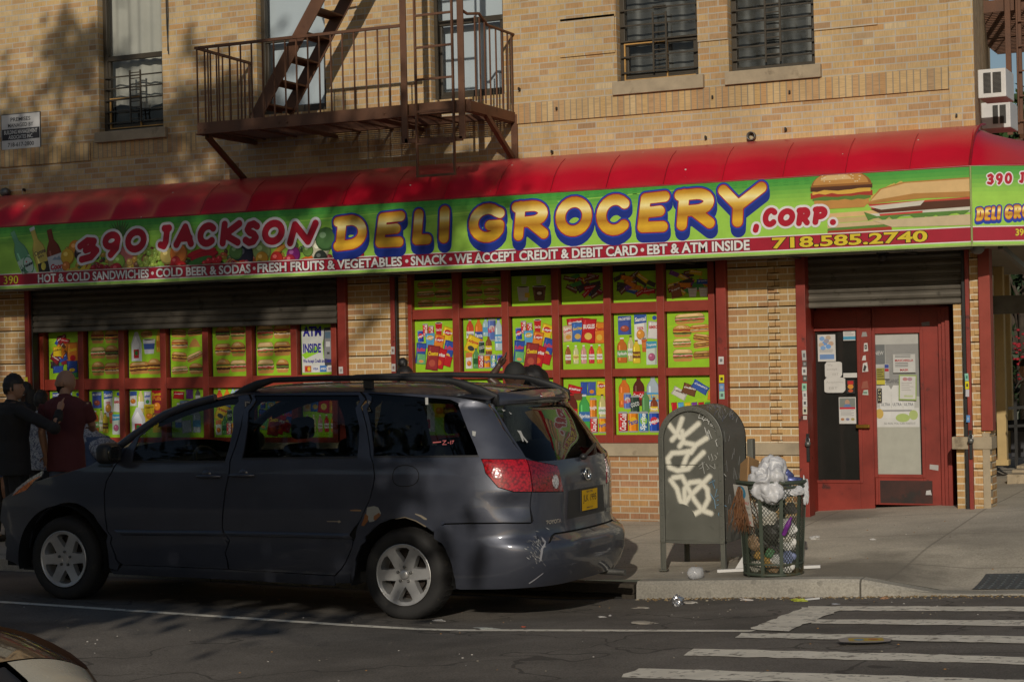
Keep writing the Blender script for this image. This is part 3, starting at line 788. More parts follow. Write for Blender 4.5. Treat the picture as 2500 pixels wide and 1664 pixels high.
mb.box(dx(1003), dx(1022), YD - .06, YD + .1, zD2, dt); mb.box(dx(1026), dx(1046), YD - .1, YD + .1, zD2, dt); mb.box(dx(1050), dx(1072), YD - .14, YD + .1, zD2, dt)
mb.box(ox(1967, .1, 900), dx(1072), YD - .02, YD + .1, dt, 2.92); mb.box(dx(628) + .003, dx(634) - .003, YD - .015, YD + .06, zD2, dt)
mb.box(ox(1960, .1, 900), dx(268) - .004, .09, YD + .1, db, 2.92)
mb.build('door_frame', REDP2, bld, bevel=.004)
mb = MB(); mb.add([(dx(255), .06, h_walk(3.3, 0) - .02), (dx(1085), .06, h_walk(4.2, 0) - .01), (dx(1085), YD + .1, zD2 - .01), (dx(255), YD + .1, db + .01)], [(0, 1, 2, 3)]); mb.build('threshold', WALK, bld)
# cable and pipe stub on the wall
mb = MB(); mb.tube([(ox(404, -.02, 0), -.02, 6.6), (ox(407, -.02, 60), -.02, oz(407, 60, -.02)), (ox(411, -.02, 132), -.02, oz(411, 132, -.02))], .006, 6)
mb.tube([(ox(408, -.02, 0), -.015, 6.6), (ox(410, -.02, 40), -.02, oz(410, 40, -.02)), (ox(409, -.02, 125), -.02, oz(409, 125, -.02))], .005, 6)
mb.build('cable', BLACKM, bld)
mb = MB(); p = P(1836, 333, -.02); mb.lathe(p, [(.035, .02), (.045, .0), (.045, -.05), (.036, -.05), (.034, .02)], 16, 'y'); mb.build('vent_pipe', GREYM, bld)
for px, py in ((1920, 318), (2337, 285), (1742, 240), (1930, 228), (1362, 268), (1350, 373), (1725, 338), (62, 465), (1270, 220)):
    mb = MB(); p = P(px, py, 0); mb.bar((p.x, .01, p.z - .0), (p.x, -.05, p.z + .01), .014, .03); mb.build('wall_hook', BLACKM, bld)
# ------------------------------------------------------------------ awning and its sign
YA = -.8
ZS0, ZS1 = 2.685, 3.415      # sign panel
aw = thing('shop_awning', 'long red vinyl awning with a green printed grocery sign along its front', 'awning', (0, 0, 0))
AX0, AX1 = -7.4, 5.085
# canopy profile: (y, z)
PROF = [(0.0, 3.885), (-.12, 3.872), (-.25, 3.845), (-.38, 3.80), (-.5, 3.74), (-.6, 3.665), (-.68, 3.585), (-.74, 3.50), (YA, ZS1)]
def vinyl(name, col, rough, spots=True):
    m, nt, b = M(name); co = objco(nt)
    f = noise_f(nt, 2, 4, .6, co); f2 = noise_f(nt, 9, 6, .7, co)
    ge = nd(nt, 'ShaderNodeNewGeometry'); nz = nd(nt, 'ShaderNodeSeparateXYZ', ins={0: ge.outputs['Normal']}).outputs[2]
    up = ramp(nt, nz, [(.62, 0), (1.0, .8)])
    c = ramp(nt, f, [(.3, tuple(x * .85 for x in col)), (.7, col)])
    dull_red = tuple(col[i] * .55 + (.16, .12, .09)[i] for i in range(3))
    c = mixc(nt, mth(nt, 'MULTIPLY', up, mth(nt, 'ADD', .35, mth(nt, 'MULTIPLY', f2, .6))), c, dull_red)   # dull look of grazing light on the flat top, mixed into the colour
    if spots:
        v = nd(nt, 'ShaderNodeTexVoronoi'); v.inputs['Scale'].default_value = 7; nt.links.new(co, v.inputs['Vector'])
        s = mth(nt, 'MULTIPLY', mth(nt, 'LESS_THAN', v.outputs['Distance'], .07), mth(nt, 'GREATER_THAN', nd(nt, 'ShaderNodeSeparateColor', ins={0: v.outputs['Color']}).outputs[0], .72))
        c = mixc(nt, s, c, (.5, .45, .4))
    nt.links.new(c, b.inputs['Base Color']); b.inputs['Roughness'].default_value = rough; b.inputs['Specular IOR Level'].default_value = .5
    return m
VIN = vinyl('red_vinyl', (.52, .006, .022), .30)
def canopy_pt(x, i, bil):
    y, z = PROF[i]
    if x < -6.2: x = -6.2 - (-6.2 - x) * (.45 + .55 * i / 8)        # the left-hand end is hipped
    k = smooth(2, 7, i) if i < 8 else .55
    return (x, y + bil * .06 * k, z - bil * .02 * k)
mb = MB(); RIB = .615; RIB0 = P(1910, 425, YA).x
xs = []; x = AX0
N = int((AX1 - AX0) / .06)
for a in range(N):
    xs.append(AX0 + (AX1 - AX0) * a / N)
xs.append(AX1)
def bil(x):
    t = ((x - RIB0) / RIB) % 1.0
    return math.sin(PI * t) ** .6 if 0 < t < 1 else 0
rows = [[canopy_pt(x, i, bil(x)) for x in xs] for i in range(len(PROF))]
vs = [p for r_ in rows for p in r_]; n = len(xs)
mb.add(vs, [((i + 1) * n + j, (i + 1) * n + j + 1, i * n + j + 1, i * n + j) for i in range(len(PROF) - 1) for j in range(n - 1)], 0, None, True)
# left hipped end
el = (AX0, )
vs = [canopy_pt(AX0, i, 0) for i in range(len(PROF))]
e2 = [(vs[i][0] - .01, .0, PROF[i][1]) for i in range(len(PROF))]
mb.add(vs + e2, [(i, i + 1, 9 + i + 1, 9 + i) for i in range(8)], 0, None, True)
# right: wing that turns the corner and runs back along the side street
WA = math.radians(27)
WC = (AX1 + .006, YA)                                   # front corner
WL = 1.25
WD = (WC[0] + WL * math.cos(WA), WC[1] + WL * math.sin(WA))   # outer corner of the wing
WT = (XC, 2.6)
top0 = [canopy_pt(AX1, i, 0) for i in range(len(PROF))]
rows = []
for j in range(13):
    t = j / 12; r_ = []
    for i in range(9):
        q = i / 8
        fx, fy = WC[0] + (WD[0] - WC[0]) * t, WC[1] + (WD[1] - WC[1]) * t          # along the bottom edge
        ty = 2.6 * t; tx = XS(ty) + .02                                            # along the wall
        bl = math.sin(PI * ((t * 3.05) % 1.0)) ** .8 * .03
        y0 = PROF[i][0] / YA                                                       # 0 at wall .. 1 at the front
        px_, py_ = tx + (fx - tx) * y0, ty + (fy - ty) * y0
        k = smooth(2, 7, i) if i < 8 else .5
        r_.append((px_ - bl * k * math.sin(WA) * -1 * .3, py_ + bl * k, PROF[i][1] - bl * .2 * k))
    rows.append(r_)
vs = [p for r_ in rows for p in r_]
mb.add(vs, [(j * 9 + i, j * 9 + i + 1, (j + 1) * 9 + i + 1, (j + 1) * 9 + i) for j in range(12) for i in range(8)], 0, None, True)
# wing far side runs back
a_, b_ = rows[-1], [(p[0] - .62, 6.5, p[2]) for i, p in enumerate(rows[-1])]
mb.add(list(a_) + b_, [(i, i + 1, 9 + i + 1, 9 + i) for i in range(8)], 0, None, True)
mb.build('canopy', VIN, aw)
mb = MB()   # welted seams
mb.tube([(p[0], p[1] - .004, p[2] + .004) for p in top0], .012, 6)
mb.tube([(AX0, YA - .006, ZS1 + .002), (AX1, YA - .006, ZS1 + .002), (WD[0], WD[1] - .008, ZS1 + .002)], .010, 6)
for i in range(-11, 6):
    x = RIB0 + RIB * i
    if AX0 < x < AX1: mb.tube([(x, canopy_pt(x, q, 0)[1] - .001, canopy_pt(x, q, 0)[2] + .001) for q in range(3, 9)], .0028, 5)
mb.build('seam', plain('red_welt', (.28, .006, .012), .4), aw)
SOFF = plain('awning_soffit', H('8b8171'), .8, var=.15)
mb = MB()
mb.add([(AX0, 0, ZS0), (AX0, YA + .01, ZS0), (AX1, YA + .01, ZS0), (WD[0], WD[1] + .01, ZS0), (WD[0] - .6, 6.5, ZS0), (XS(6.5), 6.5, ZS0), (XC, 0, ZS0)], [(0, 1, 2, 3, 4, 5, 6)])
mb.build('soffit', SOFF, aw)
mb = MB()
for x in np.arange(AX0 + .3, AX1, 1.15): mb.bar((x, YA + .02, ZS0 - .012), (x, 0, ZS0 - .012), .03, .022)
mb.bar((AX0, YA + .03, ZS0 - .014), (AX1, YA + .03, ZS0 - .014), .03, .026)
mb.bar((5.3, -.55, ZS0 - .01), (5.55, .9, ZS0 - .42), .05, .05); mb.bar((5.4, .9, ZS0 - .02), (5.6, 2.4, ZS0 - .5), .04, .04); mb.box(XS(2.4) + .02, 6.1, 2.4, 2.5, 2.1, 2.3)
mb.build('awning_frame', GREYM, aw)
# sign panels
GREEN_LO, BAND = (.33, .60, .075), (.36, .012, .03)
def sign_panel(name, o, u, W, z0, z1):
    s = Print(o, u, (0, 0, 1), .00025)
    Hh = z1 - z0
    n = 14
    for i in range(n):   # printed blend from deep to light green
        a, b = .175 + (Hh - .175) * i / n, .175 + (Hh - .175) * (i + 1) / n
        t = smooth(.45, 1.0, (i + .5) / n)
        s.poly([(0, a), (W, a), (W, b), (0, b)], tuple(GREEN_LO[q] * (1 - t) + (.06, .33, .05)[q] * t for q in range(3)), 0)
    s.poly([(0, 0), (W, 0), (W, .028), (0, .028)], (.33, .60, .10), 0)
    s.poly([(0, .028), (W, .028), (W, .038), (0, .038)], (.75, .7, .68), 0); s.poly([(0, .038), (W, .038), (W, .165), (0, .165)], BAND, 0); s.poly([(0, .165), (W, .165), (W, .175), (0, .175)], (.75, .7, .68), 0)
    return s
SIGN_O = Vector((AX0, YA - .012, ZS0))
sg = sign_panel('sign', SIGN_O, (1, 0, 0), AX1 - AX0, ZS0, ZS1)
def SX(px, py=600): return P(px, py, YA - .012).x - SIGN_O.x
def SZ(px, py): return P(px, py, YA - .012).z - ZS0
R2 = 1.06112
# printed light streaks on the green
for k in range(9):
    x = R.uniform(.2, 10.5); z = R.uniform(.3, .66)
    sg.poly([(x, z), (x + 1.4, z + .05), (x + 1.4, z + .056), (x, z + .012)], (.33, .62, .09))
for q in range(3):
    zz = .66 + q * .022
    for i in range(0, 110): sg.poly([(.1 + i * .104, zz), (.15 + i * .104, zz), (.15 + i * .104, zz + .006), (.1 + i * .104, zz + .006)], (.05, .27, .04), 1)
# --- brush-drawn capitals
GL = {
 'D': [[(.12, .06), (.18, .94)], [(.02, .92), (.5, .96)] + arc(.45, .52, .45, .44, 90, -90, 12) + [(.05, .05)]],
 'E': [[(.85, .95), (.2, .92), (.16, .5), (.12, .07), (.82, .06)], [(.16, .5), (.7, .53)]],
 'L': [[(.22, .96), (.14, .07), (.82, .07)]],
 'I': [[(.5, .96), (.5, .05)]],
 'G': [[(.88, .8)] + arc(.5, .5, .42, .46, 50, 330, 16) + [(.88, .42), (.58, .42)]],
 'R': [[(.14, .04), (.18, .94)], [(.05, .92)] + arc(.52, .7, .34, .24, 90, -90, 10) + [(.2, .45)], [(.45, .45), (.9, .06)]],
 'O': [arc(.5, .5, .42, .45, 0, 360, 22)],
 'C': [arc(.52, .5, .42, .46, 45, 315, 16)],
 'Y': [[(.06, .93), (.42, .48)], [(.95, .95), (.42, .48), (.42, .04)]],
 'J': [[(.35, .94), (.8, .95)], [(.62, .94), (.6, .25), (.45, .06), (.12, .12)]],
 'A': [[(.08, .05), (.5, .95), (.9, .05)], [(.25, .36), (.8, .36)]],
 'K': [[(.14, .96), (.14, .05)], [(.88, .95), (.2, .45), (.9, .05)]],
 'S': [[(.85, .82), (.6, .95), (.3, .9), (.18, .7), (.35, .55), (.65, .45), (.82, .28), (.65, .08), (.35, .05), (.1, .18)]],
 'N': [[(.1, .05), (.2, .94), (.72, .08), (.92, .95)]],
 'P': [[(.15, .03), (.18, .95)], [(.06, .93)] + arc(.5, .68, .36, .26, 90, -90, 10) + [(.2, .42)]],
 '3': [[(.12, .85), (.5, .96), (.8, .78), (.65, .56), (.35, .52), (.7, .48), (.85, .25), (.55, .05), (.1, .14)]],
 '9': [arc(.48, .68, .34, .27, 0, 360, 16), [(.82, .7), (.75, .3), (.45, .03)]],
 '0': [arc(.5, .5, .38, .45, 0, 360, 20)],
 ',': [[(.5, .6), (.35, .1)]], '.': [[(.45, .3), (.5, .3)]],
}
def drawn(pr, ch, x0, x1, z0, z1, pen, layers, tilt=0.0, step=.006, shear=0.0):
    """layers: list of (grow, dx, dz_sweep, colour or fn(z01))"""
    segs = []
    inset = pen * .8
    c, s = math.cos(tilt), math.sin(tilt); mx, mz = (x0 + x1) / 2, (z0 + z1) / 2
    def mp(p):
        a = x0 + inset + p[0] * (x1 - x0 - 2 * inset) - mx + shear * (p[1] - .5) * (z1 - z0); b = z0 + inset + p[1] * (z1 - z0 - 2 * inset) - mz
        return (mx + c * a - s * b, mz + s * a + c * b)
    for st in GL[ch]:
        q = [mp(p) for p in st]
        segs += [(q[i], q[i + 1]) for i in range(len(q) - 1)]
    mg = .12
    xs = np.arange(x0 - mg - .05, x1 + mg + .05, step); zs = np.arange(z0 - mg, z1 + mg, step)
    X, Z = np.meshgrid(xs, zs); D = seg_dist(X, Z, segs)
    for grow, ddx, ddz, col in layers:
        Dg = D - (pen + grow)
        if ddz or ddx:
            n = 10; m_ = Dg.copy()
            for k in range(1, n + 1):
                iz, ix = -int(round(ddz * k / n / step)), int(round(ddx * k / n / step))
                m_ = np.minimum(m_, np.roll(np.roll(Dg, iz, 0), ix, 1))
            Dg = m_
        pl = iso_mesh(Dg, xs, zs)
        pr.polys(pl, (lambda p: col((p[0][1] + p[2][1]) / 2)) if callable(col) else col)
def gold(z0, z1):
    st = [(0, (.60, .27, .02)), (.18, (.78, .45, .03)), (.38, (.46, .20, .015)), (.55, (.74, .45, .06)), (.68, (.98, .84, .38)), (.76, (.92, .70, .2)), (.9, (.60, .30, .02)), (1, (.46, .20, .015))]
    def f(z):
        t = min(1, max(0, (z - z0) / (z1 - z0)))
        for i in range(len(st) - 1):
            if t <= st[i + 1][0]:
                k = (t - st[i][0]) / (st[i + 1][0] - st[i][0]); return tuple(st[i][1][q] * (1 - k) + st[i + 1][1][q] * k for q in range(3))
        return st[-1][1]
    return f
BLUE = (.015, .05, .36)
# ------------------------------------------------------------------ printed pictures of food and drink (flat prints)
def jit(pts, a): return [(x + R.uniform(-a, a), z + R.uniform(-a, a)) for x, z in pts]
def blob(pr, cx, cz, rx, rz, col, rot=0, hi=True):
    pr.ell(cx, cz, rx, rz, tuple(c * .55 for c in col), rot)
    pr.ell(cx - rx * .06, cz + rz * .08, rx * .9, rz * .88, col, rot)
    if hi: pr.ell(cx - rx * .28, cz + rz * .35, rx * .32, rz * .25, tuple(min(1, c * 1.5 + .12) for c in col), rot)
BUN, BUN_D, BUN_L = H('c08a48'), H('93602c'), H('d9b47c')
LETT, TOM, MEAT, CHE = H('5c7f35'), H('a5382a'), H('54301d'), H('d9ac48')
def burger(pr, cx, cz, w, h, kind=0, dark=1.0):
    k = lambda c: tuple(v * dark for v in c)
    pr.poly([(cx - w * .46, cz - h * .1), (cx + w * .46, cz - h * .1), (cx + w * .44, cz - h * .36), (cx + w * .36, cz - h * .48), (cx - w * .36, cz - h * .48), (cx - w * .44, cz - h * .36)], k(BUN))
    lay = [[LETT, MEAT, CHE, TOM], [LETT, TOM, CHE, MEAT], [MEAT, MEAT, CHE, LETT], [BUN_L, MEAT, LETT, MEAT], [LETT, BUN_L, TOM, LETT]][kind % 5]
    z = cz - h * .24
    for i, c in enumerate(lay):
        t = h * .10; n = 9; ww = w * (.47 + .03 * (i % 2))
        pr.poly([(cx - ww, z + R.uniform(0, t * .4))] + [(cx - ww + 2 * ww * q / n, z - R.uniform(0, t * .5)) for q in range(n + 1)] + [(cx + ww, z + t), (cx - ww, z + t)], k(c)); z += t * .85
    pr.poly(arc(cx, z - h * .01, w * .49, h * .98 - (z - cz) - h * .5 if False else (cz + h * .5 - z), 0, 180, 14), k(BUN_D))
    pr.poly(arc(cx - w * .01, z + h * .02, w * .45, (cz + h * .47 - z), 4, 176, 14), k(BUN))
    pr.poly(arc(cx - w * .08, z + h * .12, w * .26, (cz + h * .34 - z) * .8, 10, 170, 10), k(BUN_L))
    if kind % 2 == 0:
        for _ in range(9):
            a = R.uniform(.2, .8) * PI; r_ = R.uniform(.4, .85)
            pr.ell(cx + math.cos(a) * w * .42 * r_, z + math.sin(a) * (cz + h * .45 - z) * r_, w * .02, w * .014, k(H('f1ddb0')), n=6)
def sub(pr, cx, cz, w, h, rot=0.0, kind=0, dark=1.0):
    k = lambda c: tuple(v * dark for v in c); c_, s_ = math.cos(rot), math.sin(rot)
    mp = lambda pts: [(cx + c_ * x - s_ * z, cz + s_ * x + c_ * z) for x, z in pts]
    pr.poly(mp(arc(-w * .38, -h * .1, w * .12, h * .38, 180, 270, 5) + arc(w * .38, -h * .1, w * .12, h * .38, 270, 360, 5)), k(BUN))
    lay = [[LETT, TOM, H('d9a091'), LETT], [H('d8c5a0'), MEAT, CHE, TOM], [LETT, H('c9574a'), H('e6d9b4'), LETT], [MEAT, H('8c5a34'), CHE, MEAT]][kind % 4]
    z = -h * .20
    for i, c in enumerate(lay):
        n = 11; t = h * .115
        pr.poly(mp([(-w * .5 + w * q / n, z - R.uniform(0, t * .6)) for q in range(n + 1)] + [(w * .49, z + t), (-w * .49, z + t)]), k(c)); z += t * .75
    pr.poly(mp(arc(w * .3, z - h * .02, w * .19, h * .46 - z, 0, 90, 6) + arc(-w * .3, z - h * .02, w * .19, h * .46 - z, 90, 180, 6)), k(BUN_D))
    pr.poly(mp(arc(w * .3, z, w * .17, h * .42 - z, 0, 90, 6) + arc(-w * .3, z, w * .17, h * .42 - z, 90, 180, 6)), k(BUN if kind % 2 else BUN_L))
    pr.poly(mp(arc(w * .18, z + h * .1, w * .12, h * .14, 0, 90, 4) + arc(-w * .25, z + h * .1, w * .12, h * .14, 90, 180, 4)), k(BUN_L if kind % 2 else H('efcf95')))
def bottle(pr, cx, cz, w, h, body, label=None, cap=H('b51a1a'), text=None, tcol=(.8, .8, .8), rot=0.0, neck=.3, lz=(.22, .5)):
    c_, s_ = math.cos(rot), math.sin(rot)
    mp = lambda pts: [(cx + c_ * x - s_ * z, cz + s_ * x + c_ * z) for x, z in pts]
    a = w / 2; nb = h * (.5 - neck) ; z0 = -h / 2
    out = [(-a * .9, z0), (a * .9, z0), (a, z0 + h * .06), (a, nb - h * .05), (a * .85, nb + h * .05), (a * .36, nb + h * .18), (a * .34, h * .46), (-a * .34, h * .46), (-a * .36, nb + h * .18), (-a * .85, nb + h * .05), (-a, nb - h * .05), (-a, z0 + h * .06)]
    pr.poly(mp(out), tuple(v * .6 for v in body)); pr.poly(mp([(x * .86, z * .985) for x, z in out]), body)
    pr.poly(mp([(-a * .6, z0 + h * .1), (-a * .38, z0 + h * .1), (-a * .38, nb), (-a * .6, nb)]), tuple(min(1, v * 1.7 + .06) for v in body))
    if cap: pr.poly(mp([(-a * .38, h * .44), (a * .38, h * .44), (a * .38, h * .5), (-a * .38, h * .5)]), cap)
    if label:
        pr.poly(mp([(-a, z0 + h * lz[0]), (a, z0 + h * lz[0]), (a, z0 + h * lz[1]), (-a, z0 + h * lz[1])]), label)
        if text:
            q = mp([(0, z0 + h * (lz[0] + lz[1]) / 2)])[0]; pr.text(text, q[0], q[1], w * .9, h * (lz[1] - lz[0]) * .5, tcol, .03, rot)
def can(pr, cx, cz, w, h, body, text=None, tcol=(.85, .85, .85), deco=None, rot=0.0, vertical=False):
    c_, s_ = math.cos(rot), math.sin(rot)
    mp = lambda pts: [(cx + c_ * x - s_ * z, cz + s_ * x + c_ * z) for x, z in pts]
    a, b = w / 2, h / 2
    pr.poly(mp([(-a * .8, -b), (a * .8, -b), (a, -b * .88), (a, b * .84), (a * .78, b), (-a * .78, b), (-a, b * .84), (-a, -b * .88)]), H('9a9c9e'))
    pr.poly(mp([(-a, -b * .86), (a, -b * .86), (a, b * .8), (-a, b * .8)]), body)
    pr.poly(mp([(a * .5, -b * .86), (a, -b * .86), (a, b * .8), (a * .5, b * .8)]), tuple(v * .55 for v in body))
    pr.poly(mp([(-a * .75, -b * .86), (-a * .45, -b * .86), (-a * .45, b * .8), (-a * .75, b * .8)]), tuple(min(1, v * 1.4 + .05) for v in body))
    if deco: q = mp([(0, .05 * h)])[0]; pr.ell(q[0], q[1], a * .75, a * .75, deco)
    if text:
        q = mp([(0, 0)])[0]
        if vertical: pr.text(text, q[0], q[1], h * .78, w * .6, tcol, .03, rot + PI / 2 * .96, .2)
        else: pr.text(text, q[0], q[1], w * .95, h * .22, tcol, .03, rot + .25)
def bag(pr, cx, cz, w, h, rot, col, text=None, tcol=(.85, .7, .1), deco=None, dcol=None):
    c_, s_ = math.cos(rot), math.sin(rot)
    mp = lambda pts: [(cx + c_ * x - s_ * z, cz + s_ * x + c_ * z) for x, z in pts]
    a, b = w / 2, h / 2
    pr.poly(mp([(-a, -b), (-a * .3, -b * .97), (a * .3, -b), (a, -b * .96), (a * .93, 0), (a, b), (a * .3, b * .96), (-a * .3, b), (-a, b * .97), (-a * .92, 0)]), tuple(v * .65 for v in col))
    pr.poly(mp([(-a * .84, -b * .9), (a * .84, -b * .9), (a * .8, 0), (a * .86, b * .88), (-a * .86, b * .88), (-a * .8, 0)]), col)
    pr.poly(mp([(-a * .7, -b * .2), (-a * .45, b * .8), (-a * .6, b * .85), (-a * .78, b * .2)]), tuple(min(1, v * 1.35 + .04) for v in col))
    if dcol: q = mp([(0, -h * .22)])[0]; pr.ell(q[0], q[1], w * .26, h * .14, dcol, rot); 
    if deco: q = mp([(0, h * .18)])[0]; pr.ell(q[0], q[1], w * .36, h * .16, deco, rot)
    if text: q = mp([(0, h * .17)])[0]; pr.text(text, q[0], q[1], w * .78, h * .16, tcol, .04, rot + .12, .15)
def carton(pr, cx, cz, w, h, col, top, text=None, tcol=(.85, .85, .85), pic=None, rot=0.0):
    c_, s_ = math.cos(rot), math.sin(rot)
    mp = lambda pts: [(cx + c_ * x - s_ * z, cz + s_ * x + c_ * z) for x, z in pts]
    a, b = w / 2, h / 2
    pr.poly(mp([(-a, -b), (a, -b), (a, b), (-a, b)]), col); pr.poly(mp([(a * .6, -b), (a, -b * .95), (a, b), (a * .6, b)]), tuple(v * .7 for v in col))
    pr.poly(mp([(-a, b * .35), (a, b * .45), (a, b), (-a, b)]), top)
    if text: q = mp([(0, b * .68)])[0]; pr.text(text, q[0], q[1], w * .88, h * .13, tcol, .03, rot + .08, .1)
    if pic: q = mp([(0, -b * .35)])[0]; blob(pr, q[0], q[1], w * .34, h * .17, pic)
def jug(pr, cx, cz, w, h, lab=H('b01e28')):
    a, b = w / 2, h / 2
    pr.poly([(cx - a, cz - b), (cx + a, cz - b), (cx + a, cz + b * .2), (cx + a * .5, cz + b * .75), (cx + a * .3, cz + b), (cx - a * .3, cz + b), (cx - a * .5, cz + b * .75), (cx - a, cz + b * .2)], H('c9cbd0'))
    pr.poly([(cx - a * .9, cz - b * .96), (cx + a * .5, cz - b * .96), (cx + a * .5, cz + b * .15), (cx - a * .1, cz + b * .7), (cx - a * .9, cz + b * .1)], H('e6e6ea'))
    pr.rect(cx - a * .55, cx + a * .45, cz - b * .8, cz - b * .2, lab); pr.ell(cx - a * .05, cz - b * .45, a * .3, b * .16, H('2f7a38'))
def cup(pr, cx, cz, w, h, col, band, top=None, text=None):
    a, b = w / 2, h / 2
    pr.poly([(cx - a * .72, cz - b), (cx + a * .72, cz - b), (cx + a, cz + b * .85), (cx - a, cz + b * .85)], col)
    pr.poly([(cx - a * .8, cz - b * .4), (cx + a * .8, cz - b * .4), (cx + a * .92, cz + b * .35), (cx - a * .92, cz + b * .35)], band)
    pr.ell(cx, cz + b * .85, a * 1.02, b * .12, H('d8d5ce')); pr.ell(cx, cz + b * .86, a * .85, b * .08, top or H('2b1a10'))
    if text: pr.text(text, cx, cz, w * .8, h * .16, (.8, .78, .7), .02)

# ------------------------------------------------------------------ sign: fruit, bottles, sandwiches
def sgp(px, py): return SX(px, py), SZ(px, py)
c4 = lambda x, y: sgp(x / 1.96, 400 + y / 1.96)
c8 = lambda x, y: sgp(x / 3.734, 500 + y / 3.734)
c3 = lambda x, y: sgp(1250 + x / 1.885, y / 1.885)
sg.clip = (.0, AX1 - AX0, .176, .727)
def sg_bottle(top, bot, w, body, label, lz, text, tcol, cap):
    (x0, z0), (x1, z1) = c8(*bot), c8(*top); d = Vector((x1 - x0, z1 - z0)); 
    bottle(sg, (x0 + x1) / 2, (z0 + z1) / 2, w, d.length, body, label, cap, text, tcol, rot=math.atan2(d.y, d.x) - PI / 2, neck=.42, lz=lz)
sg_bottle((105, 225), (300, 700), .2, (.16, .40, .22), (.45, .60, .48), (.1, .45), 'Heineken', (.03, .12, .05), None)
x, z = c8(262, 545); sg.ell(x, z, .075, .11, (.06, .32, .12), .35); sg.ell(x, z, .065, .095, (.55, .68, .60), .35); sg.text('Heineken', x, z + .005, .13, .035, (.02, .03, .02), .05, .35)
x, z = c8(246, 530); sg.ell(x - .005, z + .015, .012, .012, (.6, .02, .03), n=5)
sg_bottle((290, 205), (440, 690), .2, (.62, .48, .10), None, (.15, .4), None, None, (.6, .6, .6))
x, z = c8(405, 575); sg.rrect(x, z, .17, .14, .22, (.03, .025, .02)); sg.ell(x - .01, z + .02, .035, .045, (.6, .5, .08))
x, z = c8(365, 430); sg.text('Corona', x, z, .16, .05, (.05, .04, .05), .03, .3); x, z = c8(372, 468); sg.text('Extra', x, z, .09, .03, (.05, .04, .05), .02, .3)
sg_bottle((445, 205), (545, 690), .21, (.20, .035, .012), (.55, .55, .56), (.12, .48), None, None, None)
x, z = c8(522, 500); sg.poly([(x - .07, z), (x - .03, z + .04), (x, z + .02), (x + .03, z + .05), (x + .07, z - .005)], (.25, .3, .36))
x, z = c8(525, 560); sg.text('Coors', x, z, .19, .06, (.45, .02, .04), .06, .08, .25); x, z = c8(530, 598); sg.text('LIGHT', x, z, .14, .035, (.2, .2, .22), .03, .05)
def fruit(x, y, r, col, rz=None, rot=0):
    a, b = c4(x, y); blob(sg, a, b, r, rz or r, col, rot)
for _ in range(150):
    x, y = R.uniform(310, 1590), R.uniform(440, 530) - 40 * (R.random() < .2); fruit(x, y - (x - 300) * .03, R.uniform(.025, .06), R.choice([(.06, .12, .03), (.03, .06, .02), (.28, .03, .03), (.45, .28, .04), (.10, .16, .05), (.16, .04, .02), (.3, .3, .06), (.5, .1, .03)]), R.uniform(.02, .045), R.uniform(-.6, .6))
# pineapple leaves
px_, pz_ = c4(575, 330)
for a in range(-70, 71, 14):
    t = math.radians(90 + a); sg.poly([(px_ - .03, pz_ - .05), (px_ + math.cos(t) * .2, pz_ + math.sin(t) * .17), (px_ + .03, pz_ - .05)], (.05 + .02 * (a % 3), .14, .03))
fruit(575, 470, .17, (.30, .22, .08), .16); fruit(640, 440, .2, (.55, .16, .14), .12, -.4)
fruit(362, 405, .10, (.70, .25, .02)); fruit(325, 445, .10, (.72, .42, .03)); fruit(380, 430, .07, (.04, .02, .02)); fruit(318, 490, .06, (.65, .2, .03))
for dx_, ro in ((0, .9), (14, .75), (30, .55)):
    a, b = c4(360 + dx_ * 1.6, 500)
    sg.poly([(a + .19 * math.cos(t + ro) * 1.0 - .02, b + .16 * math.sin(t + ro) + .07) for t in np.linspace(PI * .95, PI * 1.75, 9)] + [(a + .13 * math.cos(t + ro), b + .085 * math.sin(t + ro) + .06) for t in np.linspace(PI * 1.75, PI * .95, 9)], (.74 - dx_ * .005, .53 - dx_ * .004, .05))
for _ in range(60):
    x, y = R.uniform(440, 560), R.uniform(490, 535); fruit(x, y, .028, (R.uniform(.25, .5), .015, .03))
fruit(572, 468, .085, (.28, .46, .07)); fruit(560, 508, .085, (.42, .02, .035)); fruit(628, 500, .06, (.55, .36, .05)); fruit(650, 458, .05, (.65, .35, .06)); fruit(622, 470, .045, (.60, .38, .1)); fruit(658, 485, .05, (.22, .10, .05)); fruit(660, 520, .06, (.40, .28, .08))
for _ in range(70):
    x, y = R.uniform(668, 775), R.uniform(405, 500); 
    if (y - 405) < 95 - abs(x - 722) * 1.1 + 40: fruit(x, y, .032, (R.uniform(.30, .42), R.uniform(.42, .55), .08))
fruit(805, 440, .1, (.60, .46, .12)); fruit(860, 430, .12, (.62, .18, .03)); fruit(745, 512, .05, (.35, .02, .04)); fruit(845, 470, .07, (.5, .03, .03)); fruit(872, 500, .085, (.55, .02, .02)); fruit(830, 500, .06, (.45, .02, .03)); fruit(800, 515, .04, (.06, .12, .03))
